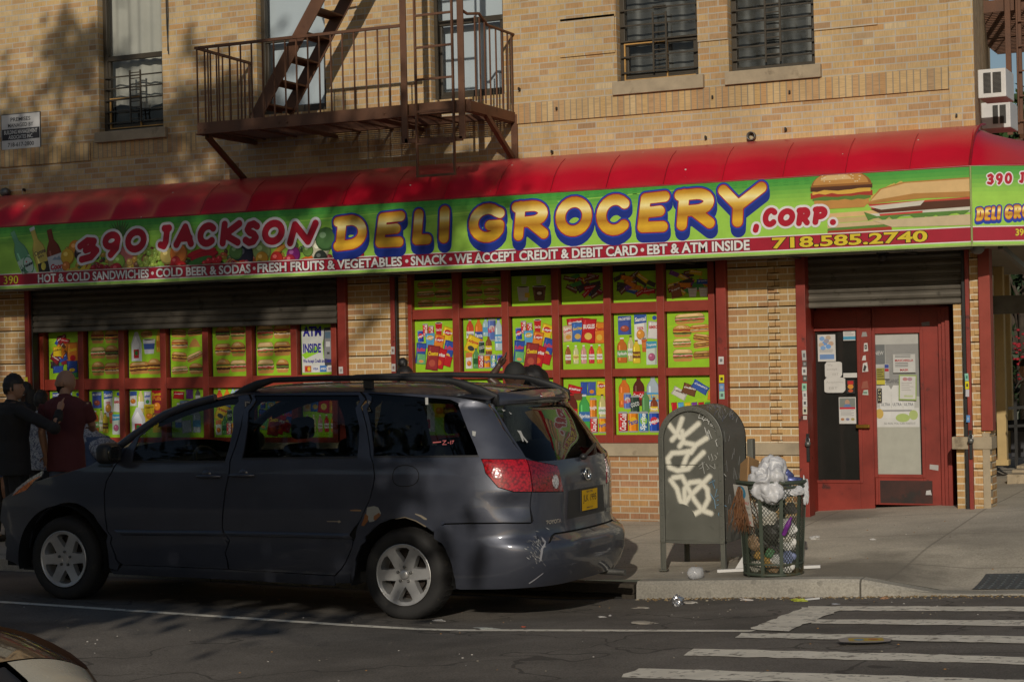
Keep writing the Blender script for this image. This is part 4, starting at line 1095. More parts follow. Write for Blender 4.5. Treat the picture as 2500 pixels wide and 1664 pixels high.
for (xa, ya, xb_, yb_, r_, col) in ((910, 440, 1030, 410, .05, (.55, .012, .02)), (925, 455, 1040, 425, .05, (.48, .01, .02)), (915, 480, 1010, 448, .04, (.06, .20, .04)), (910, 500, 985, 480, .04, (.05, .17, .03)), (1070, 505, 1100, 460, .03, (.62, .25, .10)), (1095, 505, 1120, 455, .03, (.66, .28, .12)), (1310, 430, 1365, 392, .03, (.70, .30, .04)), (1440, 465, 1510, 440, .03, (.62, .12, .02))):
    a, b = Vector(c4(xa, ya)), Vector(c4(xb_, yb_)); m_ = (a + b) / 2; sg.ell(m_.x, m_.y, (b - a).length / 2 + .03, r_, tuple(v * .6 for v in col), math.atan2(b.y - a.y, b.x - a.x)); sg.ell(m_.x, m_.y + .008, (b - a).length / 2 + .02, r_ * .7, col, math.atan2(b.y - a.y, b.x - a.x))
for x, y in ((965, 495), (985, 478), (1005, 465), (1030, 462), (1050, 470), (1010, 490), (1035, 488), (1055, 455)): fruit(x, y, .04, (.58, .02, .025))
fruit(1170, 440, .12, (.015, .012, .025), .15); fruit(1165, 485, .06, (.4, .02, .02)); fruit(1255, 420, .12, (.30, .40, .12)); fruit(1255, 455, .085, (.68, .34, .03)); fruit(1325, 455, .085, (.55, .03, .02)); fruit(1405, 435, .09, (.26, .02, .20)); fruit(1390, 462, .07, (.42, .02, .05)); fruit(1130, 420, .09, (.12, .25, .06))
fruit(1530, 410, .12, (.62, .58, .42)); fruit(1535, 450, .085, (.03, .04, .03)); fruit(1560, 360, .13, (.07, .17, .05)); fruit(1475, 415, .07, (.14, .25, .05)); fruit(1720, 435, .06, (.5, .02, .03))
for _ in range(50):
    x, y = R.uniform(1100, 1560), R.uniform(470, 492); fruit(x, y, .03, R.choice([(.5, .03, .02), (.1, .2, .04), (.6, .3, .05), (.3, .03, .06)]))
# cheeseburger and hero sandwich at the right-hand end
for k in range(14):
    a, b = c3(1672 + 7 * k, 905 - 4 * k + R.uniform(-12, 12)); sg.rrect(a, b, .16, .016, .5, (.62, .42, .10))
(ax_, az_) = c3(1550, 1010)
for k, (dz_, c) in enumerate(((.05, BUN_L), (.0, (.55, .40, .18)), (-.05, (.60, .45, .25)), (-.09, LETT), (-.115, TOM))): sg.rrect(ax_ + .1, az_ + dz_, .62, .045, .02, c, .02)
a, t0 = c3(1640, 885); c, t1 = c3(2108, 830)
pt = lambda x, y: c3(x, y)
sg.poly([pt(1635, 940), pt(1690, 870), pt(1800, 838), pt(2115, 815), pt(2115, 905), pt(1900, 912), pt(1720, 930)], tuple(v * .85 for v in BUN))
sg.poly([pt(1650, 925), pt(1700, 872), pt(1810, 843), pt(2115, 822), pt(2115, 880), pt(1850, 890)], BUN_L)
sg.poly([pt(1640, 940), pt(2115, 905), pt(2115, 925), pt(1660, 965)], (.5, .06, .04)); sg.poly([pt(1650, 962), pt(1880, 930), pt(2115, 915), pt(2115, 955), pt(1700, 985)], MEAT)
sg.poly([pt(1640, 950), pt(1900, 922), pt(1880, 945), pt(1700, 965)], (.62, .58, .48)); sg.poly([pt(1640, 985), pt(2115, 950), pt(2115, 975), pt(1660, 1005)], (.62, .6, .5))
sg.poly([pt(1690, 985), pt(1890, 970), pt(1890, 985), pt(1700, 1002)], (.55, .05, .04))
sg.poly([pt(1620, 975)] + [pt(1640 + 24 * k, 1012 - k * 1.3 + R.uniform(-12, 10)) for k in range(20)] + [pt(2115, 965), pt(1900, 978), pt(1680, 995)], (.10, .22, .04))
sg.poly([pt(1660, 1015), pt(2115, 985), pt(2115, 1035), pt(1750, 1045)], (.58, .46, .28))
(ax_, az_), (bx_, bz_) = c3(1518, 962), c3(1518, 782)
burger(sg, ax_, (az_ + bz_) / 2, .60, bz_ - az_, 1)
for _ in range(26):
    a, b = c3(R.uniform(1420, 1610), R.uniform(795, 840)); sg.ell(a, b, .008, .005, (.75, .62, .40), n=6)
sg.clip = None
# ------------------------------------------------------------------ lettering of the sign
def zbox(x0, x1, yt, yb):
    xm = (x0 + x1) / 2
    return SX(x0, yb), SX(x1, yb), SZ(xm, yb), SZ(xm, yt)
WHITE = (.72, .68, .68); CRIM = (.42, .008, .025)
let390 = [('3', 367, 492, 350, 466, .32), ('9', 485, 595, 322, 450, .1), ('0', 596, 718, 308, 426, .05), ('J', 762, 832, 290, 412, 0), ('A', 836, 944, 284, 402, .02), ('C', 946, 1050, 280, 398, 0), ('K', 1052, 1170, 270, 396, .0), ('S', 1166, 1256, 270, 394, .04), ('O', 1256, 1374, 266, 390, -.05), ('N', 1374, 1535, 270, 394, 0)]
for pas in (0, 1):
    for ch, x0, x1, yt, yb, ti in let390:
        a = c4(x0, yb)[0], c4(x1, yb)[0]; zb_, zt_ = c4((x0 + x1) / 2, yb)[1], c4((x0 + x1) / 2, yt)[1]
        lay = [(.030, 0, 0, WHITE)] if pas == 0 else [(0.0, 0, 0, CRIM)]
        drawn(sg, ch, a[0], a[1], zb_, zt_, .041, lay, ti, .007, .12)
big = [('D', 816, 902, 525, 612), ('E', 913, 997, 516, 605), ('L', 1006, 1060, 510, 599), ('I', 1058, 1114, 503, 594), ('G', 1142, 1240, 497, 592), ('R', 1248, 1347, 488, 586), ('O', 1354, 1450, 479, 578), ('C', 1452, 1549, 474, 575), ('E', 1553, 1643, 467, 569), ('R', 1645, 1754, 458, 561), ('Y', 1750, 1874, 446, 554)]
RED_L = (.36, .012, .02)
for pas in (0, 1):
    for ch, x0, x1, yt, yb in big:
        a, b, zb_, zt_ = zbox(x0, x1, yt, yb)
        if pas == 0: lay = [(.026, 0.008, .075, (.012, .03, .24)), (.027, 0, .0, BLUE)]
        else: lay = [(.010, 0, 0, RED_L), (0.0, 0, 0, gold(zb_, zt_))]
        drawn(sg, ch, a, b, zb_, zt_, (.052 if ch != 'I' else .056), lay, 0.0, .0065, .05)
corp = [(',', 1110, 1140, 1020, 1072), ('C', 1152, 1228, 955, 1046), ('O', 1222, 1308, 958, 1042), ('R', 1308, 1378, 952, 1040), ('P', 1382, 1458, 948, 1034), ('.', 1455, 1505, 985, 1045)]
for pas in (0, 1):
    for ch, x0, x1, yt, yb in corp:
        a = c3(x0, yb)[0], c3(x1, yb)[0]; zb_, zt_ = c3((x0 + x1) / 2, yb)[1], c3((x0 + x1) / 2, yt)[1]
        drawn(sg, ch, a[0], a[1], zb_, zt_, .029, [(.022, 0, 0, WHITE)] if pas == 0 else [(0, 0, 0, CRIM)], 0, .006, .1)
# band
def band_text(t, x0, x1, h, col, bold, out, ow=.035, z=.100):
    w = x1 - x0; sg.text(t, (x0 + x1) / 2, z, w, h, col, bold, outline=out, ow=ow)
bt = 'HOT & COLD SANDWICHES \u2022 COLD BEER & SODAS \u2022 FRESH FRUITS & VEGETABLES \u2022 SNACK \u2022 WE ACCEPT CREDIT & DEBIT CARD \u2022 EBT & ATM INSIDE'
segs_ = [('HOT & COLD SANDWICHES', 88, 342), ('COLD BEER & SODAS', 360, 576), ('FRESH FRUITS & VEGETABLES', 594, 925), ('SNACK', 946, 1027), ('WE ACCEPT CREDIT & DEBIT CARD', 1047, 1467), ('EBT & ATM INSIDE', 1490, 1724)]
ym = lambda x: 652 - (x - 88) * (652 - 566) / (1724 - 88)
for t, a, b in segs_: band_text(t, SX(a * R2, ym(a) * R2), SX(b * R2, ym(b) * R2), .094, (.74, .72, .69), .03, (.03, .01, .01))
for a in (351, 585, 936, 1037, 1478): sg.ell(SX(a * R2, ym(a) * R2), .100, .019, .019, (.72, .70, .67))
band_text('390', c8(36, 730)[0], c8(166, 730)[0], .096, (.62, .50, .03), .012, (.02, .012, .005))
band_text('718.585.2740', c3(1200, 1110)[0], c3(1908, 1090)[0], .098, (.68, .52, .03), .028, (.02, .012, .005), z=.104)
sg.mb.build('sign_panel', PRINT, aw)
# end panel that turns the corner
u2 = Vector((math.cos(WA), math.sin(WA), 0))
s2 = sign_panel('end_sign', Vector((WC[0], WC[1] - .012, ZS0)), u2, WL, ZS0, ZS1)
def place(pr, items, pen, lays, k0=.0):
    for pas in range(len(lays)):
        for ch, x0, x1, z0, z1, ti in items: drawn(pr, ch, x0, x1, z0, z1, pen, lays[pas] if not callable(lays[pas]) else lays[pas](z0, z1), ti, .005, .08)
it = []; x = .15
for ch, w in (('3', .075), ('9', .08), ('0', .08), (' ', .05), ('J', .06), ('A', .075), ('C', .075), ('K', .08), ('S', .075), ('O', .08), ('N', .085)):
    if ch != ' ': it.append((ch, x, x + w, .545 + .04 * (x / 1.2), .655 + .04 * (x / 1.2), .04))
    x += w + .004
place(s2, it, .013, [[(.011, 0, 0, WHITE)], [(0, 0, 0, CRIM)]])
it = []; x = .045
for ch, w in (('D', .075), ('E', .06), ('L', .05), ('I', .035), (' ', .03), ('G', .08), ('R', .075), ('O', .08), ('C', .08), ('E', .07), ('R', .08), ('Y', .085)):
    if ch != ' ': it.append((ch, x, x + w, .215 + .05 * x, .345 + .06 * x, 0))
    x += w + .003
place(s2, it, .014, [[(.014, .002, .022, BLUE)], lambda a, b: [(.004, 0, 0, RED_L), (0, 0, 0, gold(a, b))]])
s2.text('390 JACKSON AVE', .43 + .3, .102, .64, .08, (.68, .52, .03), .03, outline=(.02, .012, .005))
s2.mb.build('end_sign_panel', PRINT, aw)
mb = MB(); mb.tube([(WC[0], WC[1] - .016, ZS0 - .01), (WC[0], WC[1] - .016, ZS1)], .011, 6); mb.bar((AX0, YA - .014, ZS0 - .004), (WC[0], YA - .014, ZS0 - .004), .02, .014)
mb.bar((WC[0], WC[1] - .014, ZS0 - .004), (WD[0], WD[1] - .014, ZS0 - .004), .02, .014)
mb.build('trim', plain('worn_trim', H('8f9a5a'), .5), aw)
# small fittings under the awning
lamp = thing('dome_lamp', 'grey dome lamp hanging from the awning soffit at the corner', 'lamp', tuple(P(2386, 612, -.6)))
mb = MB(); p = P(2386, 603, -.6); mb.lathe(p, [(.07, .03), (.07, .0), (.062, -.035), (.035, -.062), (.0, -.07)], 16); mb.build('housing', GREYM, lamp)
cc = thing('security_camera', 'small dark dome camera under the awning above the entrance doors', 'camera', tuple(P(2155, 640, -.4)))
mb = MB(); p = P(2155, 633, -.4); mb.box(p.x - .05, p.x + .05, p.y - .05, p.y + .05, ZS0 - .03, ZS0 - .001); mb.ball((p.x, p.y, ZS0 - .05), .045); mb.build('housing', BLACKM, cc)
# management notice
pn = thing('notice_board', 'small white building management notice screwed to the brick wall', 'sign', tuple(P(50, 320, -.01)))
cr1 = lambda x, y: P(x / 2.178, y / 2.178, -.012)
o = cr1(8, 802); e = cr1(217, 788); top = cr1(8, 612)
Wn, Hn = e.x - o.x, top.z - o.z
pr = Print(o, (1, 0, 0), (0, 0, 1), .0005)
pr.rect(0, Wn, 0, Hn, (.05, .05, .05)); pr.rect(.008, Wn - .008, .008, Hn - .008, (.60, .59, .57)); pr.rect(.014, Wn - .014, Hn * .27, Hn * .58, (.045, .045, .05))
for t, zz, w, h, c in (('PREMISES', .84, .5, .105, (.08, .08, .08)), ('MANAGED BY', .68, .64, .105, (.08, .08, .08)), ('BUILDING MANAGEMENT', .49, .84, .105, (.6, .6, .58)), ('ASSOCIATES INC.', .35, .62, .1, (.6, .6, .58)), ('718-617-2800', .14, .66, .11, (.06, .06, .06))):
    pr.text(t, Wn / 2, Hn * zz, Wn * w, Hn * h, c, .02)
pr.mb.build('notice_face', PAPER, pn)
mb = MB(); mb.box(o.x, o.x + Wn, -.0105, -.001, o.z, o.z + Hn); mb.build('backing', GREYM, pn)
fl = thing('flood_lamp', 'round grey wall lamp above the left end of the red awning', 'lamp', tuple(P(20, 470, -.05)))
mb = MB(); p = P(19, 470, -.02); mb.lathe(p, [(.001, -.09), (.05, -.085), (.058, -.05), (.05, -.0), (.03, .02)], 16, 'y'); mb.build('housing', GREYM, fl)
# ------------------------------------------------------------------ fire escape on the facade
def fire_escape():
    t = thing('fire_escape', 'rusty brown iron fire escape balcony with steep stair and drop ladder above the awning', 'fire escape', (-1.6, -.5, 4.3))
    YF = -1.1
    x0, x1, zt, zb = -3.26, .105, 4.395, 4.265
    mb = MB()
    mb.box(x0, x1, YF - .012, YF, zb, zt); mb.box(x0, x1, YF - .05, YF - .012, zb, zb + .012); mb.box(x0, x0 + .012, YF, -.0, zb, zt); mb.box(x1 - .012, x1, YF, -.0, zb + .01, zt - .01)
    mb.box(x0, x1, YF + .0, YF + .05, zt - .006, zt + .006)
    for x in (x0 + .04, x0 + .10, -2.2, -2.1, -.9, .02): 
        for z in (zb + .04, ): mb.lathe((x, YF - .012, z + .02), [(.001, -.012), (.012, -.008), (.014, 0)], 8, 'y')
    mb.build('platform_beam', RUST, t, bevel=.003)
    mb = MB()
    hole = (-.56, .0)
    y = YF + .06
    while y < -.03:
        if y < YF + .62:
            mb.box(x0 + .012, hole[0], y, y + .026, zb + .06, zb + .068); mb.box(hole[1], x1 - .012, y, y + .026, zb + .06, zb + .068)
        else: mb.box(x0 + .012, x1 - .012, y, y + .026, zb + .06, zb + .068)
        y += .056
    for x in np.arange(x0 + .15, x1 - .05, .42):
        if hole[0] < x < hole[1]: continue
        mb.box(x, x + .03, YF + .012, -.0, zb + .045, zb + .059)
    mb.box(hole[0] - .012, hole[0], YF, YF + .64, zb + .02, zb + .1); mb.box(hole[1], hole[1] + .012, YF, YF + .64, zb + .02, zb + .1)
    for x in (x0 + .02, x0 + 1.1, x0 + 2.2, x1 - .06): mb.box(x, x + .04, YF, -.0, zb + .0, zb + .037)
    mb.build('grating', RUST, t)
    for a, b in ((P(506, 333, YF + .06), P(601, 442, -.02)), (P(1184, 276, -.72), P(1253, 389, -.02))):
        mb = MB(); mb.bar(a, b, .05, .05); mb.build('bracket', RUST, t)
    mb = MB(); mb.box(x1 - .05, x1 + .02, -.03, -.002, oz(1254, 391), 4.36); mb.build('wall_strap', RUST, t)
    zr = 5.228
    mb = MB(); mb.bar((x0 - .02, YF, zr), (-.70, YF, zr), .03, .03); mb.bar((x0, YF, zr), (x0, -.0, zr - .02), .028, .028)
    p2 = P(1126, 25, YF - .02)
    mb.tube([(p2.x, YF, p2.z), (p2.x + .03, YF + .05, p2.z - .03), (x1 - .01, YF + .25, zr + .09), (x1 - .01, YF + .45, zr + .0), (x1 - .01, -.0, zr - .0)], .016, 6)
    mb.build('hand_rail', RUST, t)
    def bal(x, y, z1): q = MB(); q.bar((x, y, zt), (x, y, z1), .014, .014); q.build('baluster', RUST, t)
    x = x0 + .006
    while x < -.72: bal(x, YF, zr - .01); x += .1425
    for y in (-.95, -.84, -.72, -.6, -.45, -.3, -.16, -.06): bal(x0 + .004, y, zr - .02); bal(x1 - .01, y, zr - (.0 if y > -.7 else -.05))
    # uprights that guide the drop ladder
    xa, xb = P(986, 100, YF - .05).x, P(1126, 100, YF - .05).x
    for x, pb in ((xa, P(991, 350, YF - .05).z), (xb, P(1130, 339, YF - .05).z)):
        mb = MB(); mb.box(x - .035, x + .035, YF - .075, YF - .055, pb, 7.2); mb.box(x - .035, x - .025, YF - .055, YF - .02, pb, 7.2); mb.build('guide_post', RUST, t, bevel=.002)
    mb = MB(); mb.bar((xa, YF - .06, P(1000, 346, YF).z), (xb, YF - .06, P(1130, 340, YF).z), .03, .045); mb.build('cross_bar', RUST, t)
    la, lb = P(1015, 200, YF - .1).x, P(1106, 200, YF - .1).x; zl = P(1068, 430, YF - .1).z
    mb = MB()
    for x in (la, lb): mb.bar((x, YF - .1, zl), (x, YF - .1, 7.0), .02, .028)
    z = zl + .012
    k = 0
    while z < 6.9: mb.bar((la, YF - .1, z), (lb, YF - .1, z), .022, .022); z += .332
    mb.build('drop_ladder', RUST, t)
    # stair
    a0, a1 = P(623, 289, -.98), P(777, 0, -.98); b0, b1 = P(702, 276, -.46), P(846, 0, -.46)
    d = (a1 - a0).normalized(); d2 = (b1 - b0).normalized()
    top = 3.1
    mb = MB(); mb.bar(a0, a0 + d * top, .014, .15, up=(0, 0, 1)); mb.build('stringer', RUST, t); mb = MB(); mb.bar(b0, b0 + d2 * top, .014, .15); mb.build('stringer', RUST, t)
    mb = MB(); zz = 4.56
    while zz < 6.9:
        k = (zz - a0.z) / d.z; p = a0 + d * k; q = b0 + d2 * ((zz - b0.z) / d2.z)
        mb.box(min(p.x, q.x) - .09, max(p.x, q.x) + .07, p.y, q.y, zz - .012, zz + .008); mb.box(min(p.x, q.x) - .09, min(p.x, q.x) - .075, p.y, q.y, zz - .035, zz - .012); zz += .245
    mb.build('treads', RUST, t)
    mb = MB()
    for off, o0, dd in ((0, a0, d), (1, b0, d2)):
        q1 = o0 + dd * 2.05 if off == 0 else o0 + dd * 1.85
        lo = q1 + Vector((-.62, 0, -.02)); mb.tube([q1, q1 + Vector((-.5, 0, -.03)), lo + Vector((0, 0, .02)), lo + Vector((-.02, 0, .08)), lo + Vector((.38, 0, .75)), lo + Vector((1.0, 0, 1.75))], .014, 6)
    mb.build('stair_rail', RUST, t)
fire_escape()
# ------------------------------------------------------------------ the parked minivan (u along the car, +u = rear; v across; z up from the road)
VX, VY, VZ = 1.9614, -5.25, -.15
def interp(t, x):
    if x <= t[0][0]: return t[0][1]
    for i in range(len(t) - 1):
        if x <= t[i + 1][0]:
            a, b = t[i], t[i + 1]; k = (x - a[0]) / (b[0] - a[0]); return a[1] + (b[1] - a[1]) * k
    return t[-1][1]
ZTOP = [(-4.1, .70), (-3.95, .80), (-3.7, .90), (-3.51, .965), (-3.24, 1.02), (-2.95, 1.08), (-2.70, 1.15), (-2.56, 1.26), (-2.415, 1.36), (-2.167, 1.515), (-1.909, 1.60), (-1.685, 1.65), (-1.415, 1.685), (-.9, 1.695), (-.36, 1.692), (-.07, 1.68), (.36, 1.655), (.64, 1.625), (.9, 1.58)]
WID = [(.18, .88), (.25, .91), (.35, .935), (.5, .95), (.6, .952), (.75, .957), (.95, .95), (1.05, .94), (1.12, .928), (1.17, .915), (1.3, .875), (1.45, .83), (1.58, .785), (1.64, .76), (1.70, .72), (1.75, .68)]
UR = [(.18, 1.08), (.30, 1.15), (.40, 1.185), (.52, 1.19), (.565, 1.175), (.60, 1.10), (.66, 1.085), (.8, 1.085), (.95, 1.087), (1.05, 1.08), (1.13, 1.06), (1.25, .99), (1.4, .885), (1.52, .79), (1.552, .765), (1.565, .80), (1.62, .775), (1.66, .70), (1.75, .58)]
NSE = 3.6
def wv(u, z):
    w = interp(WID, z)
    if u < -2.4: w *= 1 - .30 * min(1.2, (-u - 2.4) / 1.5) ** 2.4
    return w
def u0f(z): return interp(UR, z) - .79
_ph = np.linspace(0, PI / 2, 400)
_pu, _pv = .79 * np.sin(_ph) ** (2 / NSE), .95 * np.cos(_ph) ** (2 / NSE)
_al = np.concatenate([[0], np.cumsum(np.hypot(np.diff(_pu), np.diff(_pv)))])
SH = float(_al[-1]); SF = 2 * SH
def raw(s, z):
    """body surface: s<0 near side, 0..SF round the back, >SF far side"""
    if s > SH: u, v, zz = raw(SF - s, z); return (u, -v, zz)
    u0 = u0f(z)
    if s <= 0: u = u0 + s; return (u, -wv(u, z), z)
    p = float(np.interp(s, _al, _ph)); L = .79; w = wv(0, z)
    return (u0 + L * math.sin(p) ** (2 / NSE), -w * max(0, math.cos(p)) ** (2 / NSE), z)
DENTS = []
def Sv(s, z, off=0.0, dent=True):
    e = .01
    p = Vector(raw(s, z)); a = Vector(raw(s + e, z)) - Vector(raw(s - e, z)); b = Vector(raw(s, z + e)) - Vector(raw(s, z - e))
    n = a.cross(b); n = n.normalized() if n.length > 0 else Vector((0, -1, 0))
    d = off
    if dent:
        for (s1, z1, rs, rz, dp) in DENTS:
            q = ((s - s1) / rs) ** 2 + ((z - z1) / rz) ** 2
            if q < 6: d -= dp * math.exp(-q)
    p = p + n * d
    return Vector((VX + p.x, VY + p.y, VZ + p.z))
def inv(loc):
    u, v, z = loc.x - VX, loc.y - VY, loc.z - VZ
    u0 = u0f(z)
    if u <= u0: return (u - u0, z) if v < 0 else (SF - (u - u0), z)
    w = wv(0, z); a = max(0, (u - u0) / .79) ** (NSE / 2); b = (min(1, abs(v) / w)) ** (NSE / 2)
    s = float(np.interp(math.atan2(a, b), _ph, _al)); return (s if v < 0 else SF - s, z)
_ss = list(np.arange(-4.3, 0, .05)) + list(np.linspace(0, SF, 120)); _zz = list(np.arange(.15, 1.74, .02))
_bv = [Sv(s, z, 0, False) for z in _zz for s in _ss]; _n = len(_ss)
BV = BVHTree.FromPolygons([tuple(p) for p in _bv], [(j * _n + i, j * _n + i + 1, (j + 1) * _n + i + 1, (j + 1) * _n + i) for j in range(len(_zz) - 1) for i in range(_n - 1)])
def hit(px, py):
    q = ray(px, py).normalized(); loc, nn, idx, dist = BV.ray_cast(CAM, q)
    if loc is None:
        loc, nn, idx, dist = BV.find_nearest(CAM + q * 13.2)
    return inv(loc)
def pa(x, y): return hit(x / 2.45, 880 + y / 2.45)
def pb(x, y): return hit(850 + x / 2.376, 880 + y / 2.376)
def PA(*pts): return [pa(*p) for p in pts]
def PB(*pts): return [pb(*p) for p in pts]
def su(u, z): return (u - u0f(z), z)
def inpoly(p, poly):
    r = False; j = len(poly) - 1
    for i in range(len(poly)):
        a, b = poly[i], poly[j]
        if (a[1] > p[1]) != (b[1] > p[1]) and p[0] < (b[0] - a[0]) * (p[1] - a[1]) / (b[1] - a[1]) + a[0]: r = not r
        j = i
    return r
def refine(poly, step):
    out = []
    for i in range(len(poly)):
        a, b = Vector(poly[i]), Vector(poly[(i + 1) % len(poly)]); n = max(1, int((b - a).length / step))
        out += [tuple(a + (b - a) * k / n) for k in range(n)]
    return out
def roundp(poly, it=2):
    """corner cutting"""
    for _ in range(it):
        o = []
        for i in range(len(poly)):
            a, b = Vector(poly[i]), Vector(poly[(i + 1) % len(poly)]); o += [tuple(a * .75 + b * .25), tuple(a * .25 + b * .75)]
        poly = o
    return poly
def grow(poly, d):
    n = len(poly); A = sum(poly[i][0] * poly[(i + 1) % n][1] - poly[(i + 1) % n][0] * poly[i][1] for i in range(n)); sg_ = 1 if A > 0 else -1
    out = []
    for i in range(n):
        a, b, c = Vector(poly[i - 1]), Vector(poly[i]), Vector(poly[(i + 1) % n])
        e1, e2 = (b - a), (c - b)
        if e1.length < 1e-6 or e2.length < 1e-6: out.append(tuple(b)); continue
        e1.normalize(); e2.normalize(); n1, n2 = Vector((e1.y, -e1.x)), Vector((e2.y, -e2.x)); m = n1 + n2
        m = m / max(.6, m.dot(n1)) if m.length > 1e-6 else n1
        out.append(tuple(b + m * d * sg_))
    return out
def panel_mesh(poly, holes=(), off=0.0, step=.045, mirror=False, lip=.012, mb=None, col=None, m=0, dent=True):
    poly = refine(poly, step); hs = [refine(h, step) for h in holes]
    pts = [Vector(p) for p in poly]; edges = []
    faces = [list(range(len(poly)))]
    for h in hs:
        o = len(pts); pts += [Vector(p) for p in h]; edges += [(o + i, o + (i + 1) % len(h)) for i in range(len(h))]
    x0, x1 = min(p[0] for p in poly), max(p[0] for p in poly); z0, z1 = min(p[1] for p in poly), max(p[1] for p in poly)
    x = x0 + step / 2
    while x < x1:
        z = z0 + step / 2
        while z < z1:
            if inpoly((x, z), poly): pts.append(Vector((x, z)))
            z += step
        x += step
    r = delaunay_2d_cdt(pts, edges, faces, 1, 1e-5)
    mb = mb or MB(); tr = []
    for f in r[2]:
        c = sum((r[0][i] for i in f), Vector((0, 0))) / len(f)
        if any(inpoly((c.x, c.y), h) for h in hs): continue
        tr.append(f)
    f_ = (lambda s: SF - s) if mirror else (lambda s: s)
    vs = [Sv(f_(p.x), p.y, off, dent) for p in r[0]]
    if mirror: tr = [tuple(reversed(f)) for f in tr]
    mb.add(vs, tr, m, col, True)
    if lip:
        for loop in [poly] + hs:
            k = len(loop); a = [Sv(f_(p[0]), p[1], off, dent) for p in loop]; b = [Sv(f_(p[0]), p[1], off - lip, dent) for p in loop]
            mb.add(a + b, [(i, (i + 1) % k, k + (i + 1) % k, k + i) for i in range(k)], m, col, False)
    return mb
# ---- materials
def carpaint():
    m, nt, b = M('slate_car_paint'); co = objco(nt)
    f = noise_f(nt, 3, 6, .65, co); f2 = noise_f(nt, 40, 4, .7, co); f3 = noise_f(nt, 900, 1, .5, co)
    c = ramp(nt, f, [(.3, (.046, .051, .070)), (.7, (.060, .066, .088))])
    d = mth(nt, 'MULTIPLY', ramp(nt, f2, [(.45, 0), (.75, 1)]), .22)
    z = nd(nt, 'ShaderNodeSeparateXYZ', ins={0: co}).outputs[2]
    low = ramp(nt, mth(nt, 'ADD', z, mth(nt, 'MULTIPLY', f, .3)), [(.1, .55), (.55, .08)])   # road film on the lower panels
    c = mixc(nt, mth(nt, 'MAXIMUM', mth(nt, 'MULTIPLY', d, .3), mth(nt, 'MULTIPLY', low, .22)), c, (.085, .08, .075))
    nt.links.new(c, b.inputs['Base Color']); b.inputs['Metallic'].default_value = .45
    nt.links.new(ramp(nt, f, [(.2, .34), (.8, .5)]), b.inputs['Roughness'])
    b.inputs['Coat Weight'].default_value = .8; nt.links.new(ramp(nt, f2, [(.3, .04), (.8, .12)]), b.inputs['Coat Roughness'])
    bump(nt, noise_f(nt, 5, 2, .5, co), .06, .02, b)
    return m
CP = carpaint()
PLAST = plain('black_trim_plastic', (.018, .018, .019), .5, var=.2)
TYRE = plain('tyre_rubber', (.017, .016, .015), .8, var=.35, scale=5, dirt=((.045, .038, .028), 8, .62))
ALU = plain('alloy_wheel', (.62, .61, .59), .34, metal=.7, var=.15, dirt=((.16, .14, .12), 9, .62))
INNER = plain('black_void', (.006, .006, .006), .9)
CLOTH = plain('grey_seat_cloth', (.06, .06, .058), .9)
CHROME = plain('chrome', (.7, .7, .7), .12, metal=1.0, var=.05)
def lamp_mat(name, col, rough=.12):
    m, nt, b = M(name); v = nd(nt, 'ShaderNodeTexVoronoi'); v.inputs['Scale'].default_value = 55; nt.links.new(objco(nt), v.inputs['Vector'])
    c = ramp(nt, v.outputs['Distance'], [(.0, tuple(x * 1.3 for x in col)), (.45, col), (.8, tuple(x * .45 for x in col))]); nt.links.new(c, b.inputs['Base Color'])
    b.inputs['Roughness'].default_value = rough; b.inputs['Coat Weight'].default_value = 1; b.inputs['Coat Roughness'].default_value = .03; bump(nt, v.outputs['Distance'], .06, .01, b); return m
REDL, REDD, CLEARL, AMBER = lamp_mat('red_lens', (.36, .006, .012)), lamp_mat('dark_red_lens', (.17, .006, .012)), lamp_mat('clear_lens', (.42, .41, .42)), lamp_mat('amber_lens', (.70, .16, .01))
DECAL = vcol('scuffed_bare_metal_and_primer', .55, .4)
van = thing('minivan', 'dark slate minivan with dented rear corner parked at the kerb before the deli', 'minivan', (VX, VY, VZ))
s1, z1_ = pb(958, 838); DENTS.append((s1, z1_ - .01, .12, .07, .030)); DENTS.append((s1, z1_ + .085, .16, .03, -.008)); DENTS.append((s1 - .3, z1_ - .02, .16, .06, -.007))
s1, z1_ = pb(1110, 1060); DENTS.append((s1, z1_, .06, .08, .012))
s1, z1_ = pb(560, 985); DENTS.append((s1, z1_, .05, .03, -.012))
# ---- glass openings, seen from the near side
fg = PA((788, 606), (800, 535), (830, 455), (905, 395), (1040, 312), (1200, 247), (1425, 214), (1395, 400), (1345, 601))
sgl = PA((1522, 205), (2145, 205), (2150, 400), (2136, 577), (1445, 587), (1478, 400))
qg = PB((112, 187), (590, 224), (640, 258), (690, 390), (756, 553), (147, 557), (125, 350))
fdoor = PA((690, 630), (640, 720), (626, 790), (629, 870), (640, 980), (665, 1090), (700, 1190), (732, 1217), (1362, 1243), (1343, 1150), (1333, 1030), (1343, 780), (1372, 600), (1437, 400), (1470, 235)) 
top_f = [su(u, interp(ZTOP, u) - .035) for u in (-1.405, -1.6, -1.9, -2.15, -2.35)]
fdoor = fdoor[:-1] + [su(-1.412, 1.55)] + top_f + [pa(760, 520)]
top_s = [su(u, interp(ZTOP, u) - .035) for u in (-.42, -.8, -1.1, -1.385)]
sdoor = PA((1372, 1246), (2000, 1282), (2040, 1240), (2110, 1080), (2150, 960)) + PB((125, 800), (150, 680), (126, 550), (96, 350)) + top_s + PA((1444, 400), (1379, 600), (1350, 780), (1340, 1030), (1350, 1150))
top_q = [su(u, interp(ZTOP, u) - .035) for u in (.60, .4, .2, 0, -.2, -.405)]
arch_r = PB((22, 1290), (42, 1150), (72, 1070), (112, 1008), (180, 945), (250, 917), (330, 908), (400, 930), (455, 962), (492, 990))
lampo = PB((773, 573), (1028, 573), (1062, 757), (960, 757), (870, 731), (800, 650))
